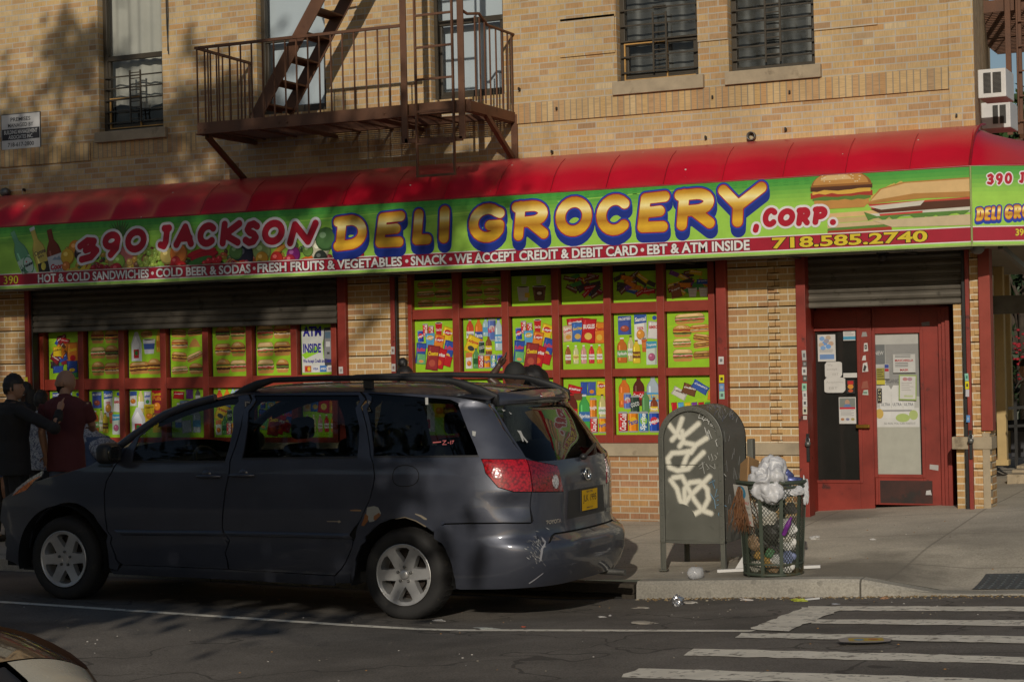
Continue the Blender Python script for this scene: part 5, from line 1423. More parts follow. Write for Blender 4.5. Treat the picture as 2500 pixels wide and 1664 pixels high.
lampi = PB((1036, 577), (1120, 592), (1212, 612), (1232, 690), (1246, 756), (1072, 758))
gate_edge = PB((1033, 590), (1067, 760), (1062, 850), (1078, 930), (1090, 1000), (1135, 1070))
gate_up = PB((826, 212), (858, 300), (905, 390), (965, 478))
bump_top = PB((500, 962), (560, 942), (700, 938), (900, 936), (1062, 936))
quarter = PB((130, 800), (44, 1020), (31, 1047)) + PA((2044, 1246), (2004, 1290)) + [pa(2004, 1330)] + arch_r + bump_top[1:] + PB((1056, 850), (1060, 762), (960, 762), (868, 736), (795, 652), (768, 568), (1026, 568)) + [(s - .012, z) for s, z in reversed(gate_up)] + top_q + PB((102, 350), (131, 550), (156, 680))
arch_f = PA((158, 1215), (160, 1160), (190, 1020), (230, 955), (280, 900), (325, 868), (370, 852), (415, 846), (460, 852), (510, 878), (560, 920), (612, 1000), (636, 1080), (648, 1160), (654, 1240))
hl = PA((72, 808), (100, 762), (180, 702), (258, 657), (250, 690), (205, 722), (160, 775))
fender = [su(-3.95, .62), su(-3.9, .30), su(-3.78, .285)] + PA((130, 1236)) + arch_f + PA((700, 1255), (712, 1216), (690, 1190), (657, 1090), (633, 980), (622, 870), (619, 790), (633, 720), (682, 630), (760, 515)) + [su(u, interp(ZTOP, u) - .02) for u in (-2.6, -2.8, -3.1, -3.3, -3.5, -3.7, -3.9)]
rocker = PA((657, 1250), (700, 1260), (732, 1221), (1362, 1248), (2002, 1288), (2004, 1345), (1400, 1310), (680, 1275))
bumper = [(s, z - .011) for s, z in bump_top] + [(gate_edge[3][0] + .004, gate_edge[3][1])] + gate_edge[4:] + [(.95, .605), (SH, .60)] + [(SF - .95, .605)] + [(SF - s, z) for s, z in reversed(gate_edge[4:])] + [(SF - gate_edge[3][0] - .004, gate_edge[3][1])] + [(SF - s, z - .011) for s, z in reversed(bump_top)] 
bl = PB((545, 1060), (600, 1180), (626, 1320), (650, 1326), (800, 1325), (1000, 1318))
bumper = [p for p in bumper] + [(SF - s, z) for s, z in (bl[0], bl[1], bl[2], bl[3], bl[4], bl[5])] + [(SH + .3, .25), (SH, .245), (SH - .3, .25)] + list(reversed(bl))
rg = PB((846, 244), (885, 330), (950, 440), (1030, 560)) + [(.80, 1.14), (.95, 1.135), (SH, 1.135)]
rg[0] = (rg[0][0] + .02, min(rg[0][1], 1.54))
rglass = rg + [(SF - s, z) for s, z in reversed(rg[:-1])] + [(SF - rg[0][0] - .12, 1.545), (SH, 1.548), (rg[0][0] + .12, 1.545)]
gl_left = gate_up + gate_edge
gate = gl_left + [(.95, .618), (SH, .613), (SF - .95, .618)] + [(SF - s, z) for s, z in reversed(gl_left)] + [(SF - gate_up[0][0] - .1, 1.635), (SH, 1.645), (gate_up[0][0] + .1, 1.635)]
lamp_hole = grow(lampi, .006)
parts_ = [('front_door', fdoor, [fg]), ('sliding_door', sdoor, [sgl]), ('quarter_panel', quarter, [qg]), ('fender', fender, [hl]), ('rocker_panel', rocker, [])]
made = {}
for mir in (False, True):
    for nm, po, ho in parts_: made[(nm, mir)] = panel_mesh(po, ho, mirror=mir, step=.028 if nm == 'quarter_panel' and not mir else .045).build(nm, CP, van)
    par = made[('front_door', mir)]
    panel_mesh(grow(fg, .018), off=-.010, mirror=mir, lip=0, dent=False).build('window', GLASS_CAR, par)
    panel_mesh(grow(sgl, .018), off=-.010, mirror=mir, lip=0, dent=False).build('window', GLASS_DARK, made[('sliding_door', mir)])
    panel_mesh(grow(qg, .018), off=-.010, mirror=mir, lip=0, dent=False).build('window', GLASS_DARK, made[('quarter_panel', mir)])
    panel_mesh(lampo, off=.006, mirror=mir, step=.03).build('tail_light', REDL, van)
    panel_mesh(hl, off=.002, mirror=mir, step=.03).build('headlight', CLEARL, van)
    panel_mesh(PA((80, 806), (110, 775), (205, 705), (245, 690), (205, 720), (160, 773)), off=.006, mirror=mir, step=.03).build('indicator', AMBER, van)
    # body-side moulding and handles
    for a, b in (((682, 1010), (1326, 1016)), ((1341, 1016), (2085, 1032))):
        (sa, za), (sb, zb_) = pa(*a), pa(*b)
        q = MB(); n = 24; rows = []
        f_ = (lambda s: SF - s) if mir else (lambda s: s)
        for i in range(n + 1):
            s = sa + (sb - sa) * i / n; z = za + (zb_ - za) * i / n; e = 1 if 0 < i < n else .3
            rows.append([Sv(f_(s), z, .0), Sv(f_(s), z - .006, .014 * e), Sv(f_(s), z - .034, .016 * e), Sv(f_(s), z - .042, .0)])
        vs = [p for r_ in rows for p in r_]; q.add(vs, [(i * 4 + j, (i + 1) * 4 + j, (i + 1) * 4 + j + 1, i * 4 + j + 1) for i in range(n) for j in range(3)], 0, None, True)
        q.build('side_moulding', CP, made[('front_door' if a[0] < 1000 else 'sliding_door', mir)])
    for (xa, xb, yy, sc) in ((1178, 1322, 692, 1235), (1374, 1524, 686, 1455)):
        (sa, za), (sb, zb_) = pa(xa, yy), pa(xb, yy); f_ = (lambda s: SF - s) if mir else (lambda s: s)
        q = MB(); q.tube([Sv(f_(sa + (sb - sa) * t), za + (zb_ - za) * t, .004 + .03 * math.sin(PI * min(1, max(0, t * 1.1 - .05))) ** .5) for t in np.linspace(0, 1, 9)], [.010, .013, .014, .014, .014, .014, .014, .013, .010], 8)
        s, z = pa(sc, yy - 15); q.ball(Sv(f_(s), z, -.004), .045, .012, .032)
        q.build('handle', CP, made[('front_door' if xa < 1300 else 'sliding_door', mir)])
fuel = roundp(PB((262, 610), (402, 610), (406, 722), (256, 728)), 2)
panel_mesh(fuel, off=.0015, step=.05).build('fuel_door', CP, made[('quarter_panel', False)])
panel_mesh(grow(fuel, .007), off=.0004, step=.05, lip=0).build('fuel_door_gap', INNER, made[('quarter_panel', False)])
gt = panel_mesh(gate, [rglass, lamp_hole, [(SF - s, z) for s, z in lamp_hole]]).build('tailgate', CP, van)
for mir in (False, True): panel_mesh(lampi, off=.005, mirror=mir, step=.03).build('tail_light', REDD, van)
(s_, z_) = pb(1200, 700)
for mir in (False, True): panel_mesh([(s_ + .038 * math.cos(t), z_ + .05 * math.sin(t)) for t in np.linspace(0, 2 * PI, 17)[:-1]], off=.008, mirror=mir, step=.03).build('reversing_light', CLEARL, van)
panel_mesh(grow(rglass, .018), off=-.008, lip=0, step=.05).build('rear_window', GLASS_DARK, gt)
panel_mesh(bumper, step=.032).build('rear_bumper', CP, van)
(sa, za), (sb, zb_) = pb(1050, 197), pb(1130, 222)
panel_mesh([(SH - .14, 1.585), (SH + .14, 1.585), (SH + .14, 1.617), (SH - .14, 1.617)], off=.006, step=.04).build('brake_light', REDD, gt)
# tailgate furniture: badge, plate, lettering, wiper
(sp, zp) = pb(1340, 830)
mb = MB(); W_, H_ = .30, .152
ps, pz = SH + .02, .815
q0 = Sv(ps, pz, .012); un = (Sv(ps + .05, pz) - Sv(ps - .05, pz)).normalized(); vn = (Sv(ps, pz + .04) - Sv(ps, pz - .04)).normalized(); nn = un.cross(vn)
pr = Print(q0 - un * W_ / 2 - vn * H_ / 2, un, vn, .0006)
pr.rect(0, W_, 0, H_, (.62, .36, .01)); pr.text('JLK 1995', W_ / 2, H_ * .55, W_ * .84, H_ * .42, (.03, .025, .02), .01); pr.text('NEW YORK', W_ / 2, H_ * .9, W_ * .4, H_ * .11, (.03, .03, .06), .01); pr.text('EMPIRE STATE', W_ / 2, H_ * .12, W_ * .4, H_ * .08, (.05, .05, .06), .01)
pl = pr.mb.build('license_plate', PAPER, van)
q = MB(); a = q0 - nn * .004; q.add([a + un * (i * (W_ / 2 + .006)) + vn * (j * (H_ / 2 + .006)) - nn * k for k in (0, .01) for i, j in ((-1, -1), (1, -1), (1, 1), (-1, 1))], [(0, 1, 2, 3), (0, 4, 5, 1), (1, 5, 6, 2), (2, 6, 7, 3), (3, 7, 4, 0)]); q.build('plate_frame', PLAST, pl)
panel_mesh([(SH - .36, .70), (SH + .36, .70), (SH + .33, .905), (SH - .33, .905)], off=.0012, step=.06, lip=0).build('plate_recess', PLAST, gt)
mb = MB(); cz = 1.005
def ring(cx, cz, rx, rz, r_): mb.tube([Sv(SH + cx + rx * math.cos(t), cz + rz * math.sin(t), .012) for t in np.linspace(0, 2 * PI, 25)], r_, 6, cap=False)
ring(0, cz, .062, .043, .006); ring(0, cz, .020, .040, .005); ring(0, cz + .018, .045, .019, .005)
mb.build('emblem', CHROME, gt)
def surf_text(body, s0, s1, z, h, mat, name, par):
    vs, fs, (x0, x1, y0, y1) = text_polys(body, .04)
    k = (s1 - s0) / (x1 - x0)
    q = MB(); q.add([Sv(s0 + (x - x0) * k, z + (y - y0) / (y1 - y0) * h, .006) for x, y in vs], fs); q.build(name, mat, par)
surf_text('TOYOTA', .865, 1.05, .685, .03, CHROME, 'lettering', gt)
surf_text('SIENNA LE', SF - 1.12, SF - .86, .69, .03, CHROME, 'lettering', gt)
mb = MB(); a, b = Sv(SH - .02, 1.13, .02), Sv(SH + .32, 1.20, .02); mb.tube([a, a + (b - a) * .5 + Vector((.012, 0, 0)), b], [.012, .01, .007], 6); mb.ball(a, .03, .03, .025); mb.bar(a + (b - a) * .25 + Vector((.004, 0, 0)), b + (b - a) * .1, .012, .02); mb.build('wiper', PLAST, gt)
# ---- roof, windscreen and bonnet
def top_surf(name, ua, ub, mat, crown, inset=.0, lift=0.0, par=None):
    q = MB(); nu, nv = max(4, int((ub - ua) / .07)), 16; vs = []
    for i in range(nu + 1):
        u = ua + (ub - ua) * i / nu; zt = interp(ZTOP, u); w = wv(u, zt - .035) + inset
        for j in range(nv + 1):
            v = -1 + 2 * j / nv; t = abs(v)
            vs.append((VX + u, VY + v * w, VZ + zt - .035 + lift + crown * (1 - t ** 2.6)))
    q.add(vs, [(i * (nv + 1) + j, (i + 1) * (nv + 1) + j, (i + 1) * (nv + 1) + j + 1, i * (nv + 1) + j + 1) for i in range(nu) for j in range(nv)], 0, None, True)
    return q.build(name, mat, par or van, smooth=True)
top_surf('roof', -1.72, .665, CP, .07, .004)
top_surf('windscreen', -2.66, -1.72, GLASS_CAR, .07, .0, -.004)
top_surf('bonnet', -3.97, -2.62, CP, .08, .003)
for sd in (-1, 1):
    q = MB(); u = np.linspace(-2.68, -1.70, 12)
    q.tube([(VX + t, VY + sd * (wv(t, interp(ZTOP, t) - .035) - .012), VZ + interp(ZTOP, t) - .02) for t in u], .032, 8); q.build('windscreen_pillar', CP, van)
    rl = [(-1.60, 1.66), (-1.5, 1.715), (-1.38, 1.755), (-1.25, 1.775), (-.8, 1.782), (-.355, 1.780), (.1, 1.765), (.30, 1.75), (.42, 1.725), (.56, 1.68), (.68, 1.625)]
    q = MB(); vs = []
    for i, (u, z) in enumerate(rl):
        e = 1.0 if 1 < i < len(rl) - 2 else .7; y = VY + sd * (.655 if i else .65)
        th = .026 if 2 < i < 8 else (.05 if i in (2, 8) else .07)
        for dy, dz_ in ((-.022, -th), (-.024, .004), (-.012, .016), (.012, .016), (.024, .004), (.022, -th)): vs.append((VX + u, y + dy * e, VZ + z - .016 + dz_))
    q.add(vs, [(i * 6 + j, (i + 1) * 6 + j, (i + 1) * 6 + (j + 1) % 6, i * 6 + (j + 1) % 6) for i in range(len(rl) - 1) for j in range(6)], 0, None, True)
    q.add(vs[:6], [(0, 1, 2, 3, 4, 5)]); q.add(vs[-6:], [(5, 4, 3, 2, 1, 0)])
    q.box(VX - .43, VX - .36, VY + sd * .655 - .02, VY + sd * .655 + .02, VZ + 1.68, VZ + 1.77)
    q.build('roof_rail', PLAST, van)
# door mirror
q = MB(); p = Sv(*pa(700, 560)); c = p + Vector((.02, -.13, .015))
boxy = lambda d: (abs(d.x) ** 4 + abs(d.y) ** 4 + abs(d.z) ** 4) ** -.25 * .92
q.ball(c, .07, .115, .088, 20, 14, fn=boxy); q.bar(p + Vector((.02, 0, -.03)), c + Vector((0, .05, -.03)), .05, .05)
mr = q.build('door_mirror', PLAST, van); q = MB(); q.ball(c + Vector((.056, 0, 0)), .016, .092, .066, 20, 14, fn=boxy); q.build('mirror_glass', DARKPANE, mr)
q = MB(); c2 = Vector((c.x, 2 * VY - c.y, c.z)); q.ball(c2, .075, .115, .085, 14, 10); q.bar(c2 + Vector((0, -.12, -.03)), c2, .05, .05); q.build('door_mirror', PLAST, van)
tri = PA((588, 632), (665, 548), (668, 630)); panel_mesh(tri, off=.004, step=.04).build('quarter_light', GLASS_DARK, van)
panel_mesh(grow(tri, .012), off=.002, step=.04).build('quarter_light_trim', PLAST, van)
# ---- inside: floor, shell, seats, wheel arches
floor_ = MB(); floor_.box(VX - 3.6, VX + .8, VY - .78, VY + .78, VZ + .24, VZ + .32); floor_.build('underbody', INNER, van)
shell_poly = [su(-3.9, .3), su(-3.48, .3)] + [(s, z) for s, z in grow(arch_f, .0)] + [su(-2.5, .30), su(-.45, .27)] + arch_r + [bl[0], bl[1], bl[3], bl[5], (SH, .26), (SH, 1.10), su(-2.6, 1.1), su(-3.3, .9), su(-3.9, .7)]
for mir in (False, True):
    for ua, ub, da in ((-1.53, -1.33, .09), (-.47, -.27, .12)):
        panel_mesh([su(ua, 1.08), su(ub, 1.08), su(ub - .0 + da * .0, 1.66), su(ua + da, 1.66)], off=-.022, mirror=mir, lip=0, dent=False).build('inner_pillar', INNER, van)
    panel_mesh([su(u, interp(ZTOP, u) - .03) for u in (-2.2, -1.9, -1.6, -1.2, -.6, 0, .45)] + [su(u, interp(ZTOP, u) - .09) for u in (.45, 0, -.6, -1.2, -1.6, -1.9, -2.2)], off=-.02, mirror=mir, lip=0, dent=False).build('inner_roof_rail', INNER, van)
for a_, b_ in (((790, 600), (1347, 597)), ((1447, 581), (2137, 571))): panel_mesh(PA(a_, b_, (b_[0], b_[1] + 10), (a_[0], a_[1] + 10)), off=.004, step=.05, lip=.004).build('window_trim', PLAST, van)
panel_mesh(PB((146, 552), (756, 548), (760, 558), (148, 562)), off=.004, step=.05, lip=.004).build('window_trim', PLAST, van)
for mir in (False, True): panel_mesh(shell_poly, off=-.03, mirror=mir, lip=0, step=.09, dent=False).build('inner_shell', INNER, van)
q = MB(); q.box(VX - 3.9, VX - 3.55, VY - .62, VY + .62, VZ + .25, VZ + .72); q.build('radiator_support', INNER, van); q = MB(); q.box(VX - 2.7, VX - 2.2, VY - .86, VY + .86, VZ + .95, VZ + 1.12); q.build('dashboard', INNER, van)
for (u, v) in ((-1.45, -.42), (-1.45, .42), (-.55, -.42), (-.55, .42), (.3, 0)):
    q = MB(); w = .25 if u < .2 else .62
    q.box(VX + u - .3, VX + u + .2, VY + v - w, VY + v + w, VZ + .55, VZ + .72)
    q.add([(VX + u + .12, VY + v - w, VZ + .7), (VX + u + .24, VY + v - w, VZ + .7), (VX + u + .24, VY + v + w, VZ + .7), (VX + u + .12, VY + v + w, VZ + .7), (VX + u + .26, VY + v - w * .8, VZ + 1.26), (VX + u + .35, VY + v - w * .8, VZ + 1.26), (VX + u + .35, VY + v + w * .8, VZ + 1.26), (VX + u + .26, VY + v + w * .8, VZ + 1.26)], [(0, 1, 5, 4), (1, 2, 6, 5), (2, 3, 7, 6), (3, 0, 4, 7), (4, 5, 6, 7)])
    if u < .2: q.box(VX + u + .28, VX + u + .37, VY + v - .13, VY + v + .13, VZ + 1.29, VZ + 1.46)
    q.build('seat', CLOTH, van, bevel=.04)
q = MB(); c = Vector((VX - 1.98, VY - .42, VZ + 1.06)); ax = Vector((.85, 0, .5)).normalized(); a = Vector((0, 1, 0)); b = ax.cross(a)
q.tube([c + (a * math.cos(t) + b * math.sin(t)) * .19 for t in np.linspace(0, 2 * PI, 25)], .016, 8, cap=False); q.bar(c - a * .18, c + a * .18, .04, .02); q.ball(c, .05, .06, .06); q.build('steering_wheel', PLAST, van)
hr, hf = (0.0, .3215), (-3.096, .3527)
for (hu, hz) in (hr, hf):
    for sd in (-1, 1):
        q = MB(); n = 22; ys = VY + sd * .93, VY + sd * .5; vs = []
        for yy in ys:
            for i in range(n + 1):
                t = math.radians(-12 + 204 * i / n); vs.append((VX + hu + .43 * math.cos(t), yy, VZ + hz + .43 * math.sin(t)))
        q.add(vs, [(i, i + 1, n + 2 + i, n + 1 + i) for i in range(n)]); q.add(vs[n + 1:], [tuple(range(n + 1))]); q.build('wheel_arch', INNER, van)
# ---- wheels
def wheel(hu, hz, sd, cap=True):
    c = Vector((VX + hu, VY + sd * .905, VZ + hz)); r = .337
    tyre = MB(); o = -sd
    prof = [(.222, .028), (.232, .012), (.255, .004), (.285, .000), (.308, .006), (.322, .018), (.331, .034), (r, .055), (r, .175), (.331, .195), (.318, .208), (.25, .212), (.222, .2)]
    n = 48
    vs = []
    for rr, h in prof:
        for j in range(n):
            t = 2 * PI * j / n; z = rr * math.sin(t); x = rr * math.cos(t)
            if z < -(r - .012) : z = -(r - .012)                       # flattened where it stands on the road
            vs.append(c + Vector((x, o * h, z)))
    k = len(prof); tyre.add(vs, [(i * n + j, i * n + (j + 1) % n, (i + 1) * n + (j + 1) % n, (i + 1) * n + j) for i in range(k - 1) for j in range(n)], 0, None, True)
    for j in range(0, n, 1):
        t = 2 * PI * (j + .5) / n
        for h in (.075, .115, .155):
            p = c + Vector(((r - .001) * math.cos(t), o * h, (r - .001) * math.sin(t)))
            if p.z > c.z - r + .02: tyre.bar(p - Vector((0, o * .014, 0)), p + Vector((0, o * .014, 0)), .012, .006, up=(math.cos(t), 0, math.sin(t)))
    root = tyre.build('wheel', TYRE, van)
    rim = MB()
    rp_ = [(.226, .012), (.226, .004), (.218, .006), (.214, .02), (.205, .06), (.19, .10), (.185, .19)]
    rim.lathe(c, [(a, o * b) for a, b in rp_], 48, 'y')
    # six-spoke face: disc with openings, slightly dished
    R_ = .216; outer = [(R_ * math.cos(t), R_ * math.sin(t)) for t in np.linspace(0, 2 * PI, 61)[:-1]]
    holes = []
    for k6 in range(6):
        t0 = math.radians(60 * k6 + 30 + 3)
        P0 = [(.088, 0), (.118, -.17), (.15, -.27), (.190, -.315), (.199, -.20), (.200, 0), (.199, .20), (.190, .315), (.15, .27), (.118, .17)]
        holes.append([(rr * math.cos(t0 + aa), rr * math.sin(t0 + aa)) for rr, aa in P0])
    pts = [Vector(p) for p in outer]; ed = []
    for h in holes:
        o0 = len(pts); pts += [Vector(p) for p in h]; ed += [(o0 + i, o0 + (i + 1) % len(h)) for i in range(len(h))]
    for rr in (.03, .06, .08): pts += [Vector((rr * math.cos(t), rr * math.sin(t))) for t in np.linspace(0, 2 * PI, 13)[:-1]]
    res = delaunay_2d_cdt(pts, ed, [list(range(60))], 1, 1e-6)
    f = [t for t in res[2] if not any(inpoly(tuple(sum((res[0][i] for i in t), Vector((0, 0))) / len(t)), h) for h in holes)]
    dish = lambda q: .012 + .022 * max(0, 1 - (math.hypot(q[0], q[1]) / .215)) ** .8 * (1 if math.hypot(q[0], q[1]) > .06 else 1)
    rim.add([c + Vector((q.x, o * dish(q), q.y)) for q in res[0]], f, 0, None, False)
    for h in holes:
        kk = len(h); cen = (sum(p[0] for p in h) / kk, sum(p[1] for p in h) / kk)
        a = [c + Vector((p[0], o * dish(p), p[1])) for p in h]; b = [c + Vector((cen[0] + (p[0] - cen[0]) * .86, o * (dish(p) + .045), cen[1] + (p[1] - cen[1]) * .86)) for p in h]
        rim.add(a + b, [(i, (i + 1) % kk, kk + (i + 1) % kk, kk + i) for i in range(kk)])
    rim.lathe(c, [(.036, o * .026), (.034, o * .014), (.028, o * .010), (.0, o * .010)] if cap else [(.036, o * .026), (.03, o * .02), (.028, o * .05), (0, o * .05)], 24, 'y')
    rim.build('rim', ALU, root)
    nut = MB()
    for i in range(5):
        t = 2 * PI * i / 5 + .3; p = c + Vector((.056 * math.cos(t), o * .02, .056 * math.sin(t))); nut.lathe(p, [(.011, o * .01), (.011, -o * .004), (.006, -o * .010), (0, -o * .011)], 8, 'y')
    nut.build('lug_nuts', GREYM, root)
    br = MB(); br.lathe(c, [(.15, o * .09), (.15, o * .10), (.0, o * .10)], 24, 'y'); br.lathe(c, [(.20, o * .13), (.0, o * .13)], 24, 'y'); br.box(c.x - .03, c.x + .06, c.y + o * .075, c.y + o * .09, c.z + .09, c.z + .15)
    br.build('brake', plain('rusty_brake', (.035, .026, .02), .8), root)
for sd in (-1, 1): wheel(*hr, sd, True); wheel(*hf, sd, sd > 0)
# ---- damage: rust patch, scrapes, bird marks
def decal(pts, col, off=.002, name='scrape'):
    return panel_mesh(pts, off=off, step=.03, lip=0, col=col)
dm = MB()
panel_mesh(PB((110, 850), (150, 842), (175, 850), (192, 885), (170, 905), (150, 930), (125, 935), (105, 900)), off=.002, step=.03, lip=0, col=(.30, .30, .27), mb=dm)
panel_mesh(PB((100, 885), (118, 900), (115, 930), (92, 958), (76, 955), (90, 920)), off=.0026, step=.03, lip=0, col=(.26, .10, .03), mb=dm)
panel_mesh(PB((150, 900), (180, 880), (190, 895), (160, 925), (148, 920)), off=.0032, step=.03, lip=0, col=(.24, .10, .04), mb=dm)
panel_mesh(PB((12, 866), (40, 862), (75, 864), (76, 872), (40, 872), (12, 870)), off=.002, step=.03, lip=0, col=(.34, .20, .09), mb=dm)
dm.build('rust_patch', DECAL, made[('quarter_panel', False)])
dm = MB()
for i in range(60):
    x, y = R.gauss(1095, 26), R.gauss(1090, 48)
    if i < 16: x, y = R.uniform(1040, 1125), R.uniform(1020, 1050) if i % 2 else R.uniform(1110, 1165)
    l, w, a = R.uniform(4, 18), R.uniform(1, 4.5), R.uniform(.2, 1.3)
    c1, s1 = math.cos(a), math.sin(a)
    q = [(x - c1 * l, y - s1 * l), (x + s1 * w * .5, y - c1 * w * .5), (x + c1 * l, y + s1 * l), (x - s1 * w, y + c1 * w)]
    panel_mesh(PB(*q), off=.002 + .0001 * i, step=.05, lip=0, col=(R.uniform(.12, .3),) * 3, mb=dm)
for q in (((1115, 1020), (1128, 1030), (1132, 1090), (1120, 1150), (1106, 1170), (1118, 1090)), ((1045, 1285), (1130, 1225), (1128, 1232), (1050, 1290))):
    panel_mesh(PB(*q), off=.0075, step=.03, lip=0, col=(.24, .24, .26), mb=dm)
dm.build('scrapes', DECAL, van)
for q in (((978, 405), (1000, 408), (1015, 440), (1042, 472), (1036, 478), (1012, 448), (1005, 420), (1018, 470), (1010, 470), (992, 425)), ((720, 408), (742, 412), (738, 440), (722, 435)), ((888, 282), (912, 290), (900, 296)), ((930, 298), (950, 310), (940, 312)), ((448, 215), (465, 214), (466, 255), (450, 256))):
    panel_mesh(PB(*q), off=.004, step=.03, lip=0, col=(.36, .36, .34)).build('splash', DECAL, van)
dm = MB()
for q in (((492, 472), (540, 468), (540, 474), (492, 478)), ((548, 462), (572, 462), (552, 484), (572, 484), (572, 488), (546, 488), (562, 466), (548, 466)), ((578, 474), (588, 474), (588, 478), (578, 478)), ((594, 464), (598, 464), (598, 486), (594, 486)), ((602, 464), (616, 462), (606, 482), (603, 481), (610, 467), (602, 468))):
    panel_mesh(PB(*q), off=.003, step=.03, lip=0, col=(.42, .10, .10), mb=dm)
dm.build('red_scribble', DECAL, van)
panel_mesh(PA((1956, 958), (2020, 958), (2030, 953), (2042, 962), (2028, 970), (2020, 963), (1956, 962)), off=.003, step=.03, lip=0, col=(.36, .30, .22)).build('scratch', DECAL, van)
# thin bright edge scratches on the arch
dm = MB()
panel_mesh(PB((390, 885), (425, 895), (458, 915), (455, 923), (440, 920), (420, 905), (388, 890)), off=.002, step=.03, lip=0, col=(.26, .22, .16), mb=dm)
panel_mesh(PB((275, 915), (330, 904), (395, 925), (455, 960), (450, 964), (392, 930), (330, 909), (276, 919)), off=.003, step=.03, lip=0, col=(.20, .16, .11), mb=dm)
dm.build('arch_scratches', DECAL, made[('quarter_panel', False)])
q = MB(); q.tube([(VX + 1.02, VY + .35, VZ + .24), (VX + 1.24, VY + .35, VZ + .235)], .025, 10); q.build('tail_pipe', GREYM, van)
# ------------------------------------------------------------------ printed posters in the shop windows
LIME = (.30, .56, .022)
SODA = {'coke': ((.50, .01, .015), 'Coca-Cola', (.8, .78, .76), None), 'fanta': ((.75, .24, .01), 'Fanta', (.03, .06, .35), (.78, .45, .02)), 'sprite': ((.05, .20, .42), 'Sprite', (.8, .82, .8), (.25, .5, .08)), 'pepsi': ((.015, .07, .42), 'pepsi', (.8, .8, .8), (.6, .04, .05)), 'coco': ((.03, .06, .04), 'COCO', (.6, .62, .6), None), 'bull': ((.10, .16, .45), 'Red Bull', (.6, .05, .05), (.5, .5, .52))}
def d_can(p, x, z, w, h, k, rot=0):
    b, t, tc, de = SODA[k]; can(p, x, z, w, h, b, t, tc, de, rot, vertical=k in ('coke', 'sprite'))
YEL, REDB, CRIMB, BLUB, ORG, GRNB, SKY_, PUR, WHT, BRN = (.72, .50, .02), (.48, .015, .02), (.25, .02, .03), (.03, .08, .36), (.68, .22, .02), (.06, .26, .06), (.10, .34, .58), (.18, .05, .28), (.72, .72, .70), (.16, .06, .025)
def chips(p, W, Hh):
    d_can(p, .15 * W, .68 * Hh, .15 * W, .24 * Hh, 'pepsi', .05); d_can(p, .28 * W, .80 * Hh, .14 * W, .24 * Hh, 'coke', .05); d_can(p, .43 * W, .77 * Hh, .14 * W, .22 * Hh, 'coke', .04)
    cup(p, .62 * W, .80 * Hh, .18 * W, .30 * Hh, REDB, REDB, H('3a1a12'), 'Coca-Cola')
    bag(p, .83 * W, .68 * Hh, .28 * W, .34 * Hh, -.3, YEL, 'Lays', WHT, (.55, .03, .03)); bag(p, .40 * W, .60 * Hh, .24 * W, .28 * Hh, .05, SKY_, 'Lays', WHT, (.60, .40, .05)); bag(p, .62 * W, .55 * Hh, .26 * W, .32 * Hh, -.2, ORG, 'Lays', WHT, (.5, .04, .03))
    bag(p, .15 * W, .36 * Hh, .26 * W, .40 * Hh, -.1, BLUB, 'Ruffles', (.6, .05, .06), None, (.2, .45, .15)); bag(p, .16 * W, .25 * Hh, .24 * W, .2 * Hh, -.1, (.14, .40, .18), None, dcol=(.7, .3, .1)); bag(p, .86 * W, .38 * Hh, .26 * W, .42 * Hh, -.25, BLUB, 'Ruffles', (.6, .05, .06), None, (.70, .40, .08)); bag(p, .83 * W, .20 * Hh, .22 * W, .2 * Hh, -.3, REDB)
    bag(p, .64 * W, .26 * Hh, .28 * W, .40 * Hh, -.3, REDB, 'Doritos', WHT, None, (.6, .12, .02)); bag(p, .46 * W, .27 * Hh, .32 * W, .48 * Hh, -.15, (.28, .03, .03), 'Cheetos', YEL, None, (.42, .08, .05))
def drinks(p, W, Hh):
    bottle(p, .17 * W, .75 * Hh, .19 * W, .46 * Hh, (.60, .08, .03), WHT, WHT, 'Snapple', (.05, .05, .2)); bottle(p, .39 * W, .74 * Hh, .2 * W, .5 * Hh, (.66, .18, .02), BLUB, ORG, 'Fanta', WHT); bottle(p, .57 * W, .82 * Hh, .15 * W, .34 * Hh, (.35, .50, .55), SKY_, BLUB); d_can(p, .73 * W, .77 * Hh, .2 * W, .42 * Hh, 'bull'); bottle(p, .90 * W, .68 * Hh, .2 * W, .6 * Hh, (.45, .55, .60), SKY_, BLUB, 'SELTZER', WHT)
    bag(p, .22 * W, .50 * Hh, .34 * W, .34 * Hh, -.4, YEL, 'Arizona', (.5, .03, .03), None, (.05, .05, .05)); d_can(p, .46 * W, .44 * Hh, .14 * W, .24 * Hh, 'coco'); bottle(p, .64 * W, .47 * Hh, .16 * W, .34 * Hh, (.22, .07, .02), YEL, BRN, 'Snapple')
    carton(p, .13 * W, .20 * Hh, .17 * W, .3 * Hh, WHT, (.65, .2, .05), None, pic=(.7, .2, .02)); bottle(p, .31 * W, .24 * Hh, .15 * W, .38 * Hh, (.10, .28, .10), (.02, .1, .03), (.1, .1, .1))
    for i, k in enumerate(('coke', 'fanta', 'sprite', 'pepsi')): d_can(p, (.44 + .16 * i) * W, .18 * Hh, .15 * W, .26 * Hh, k)
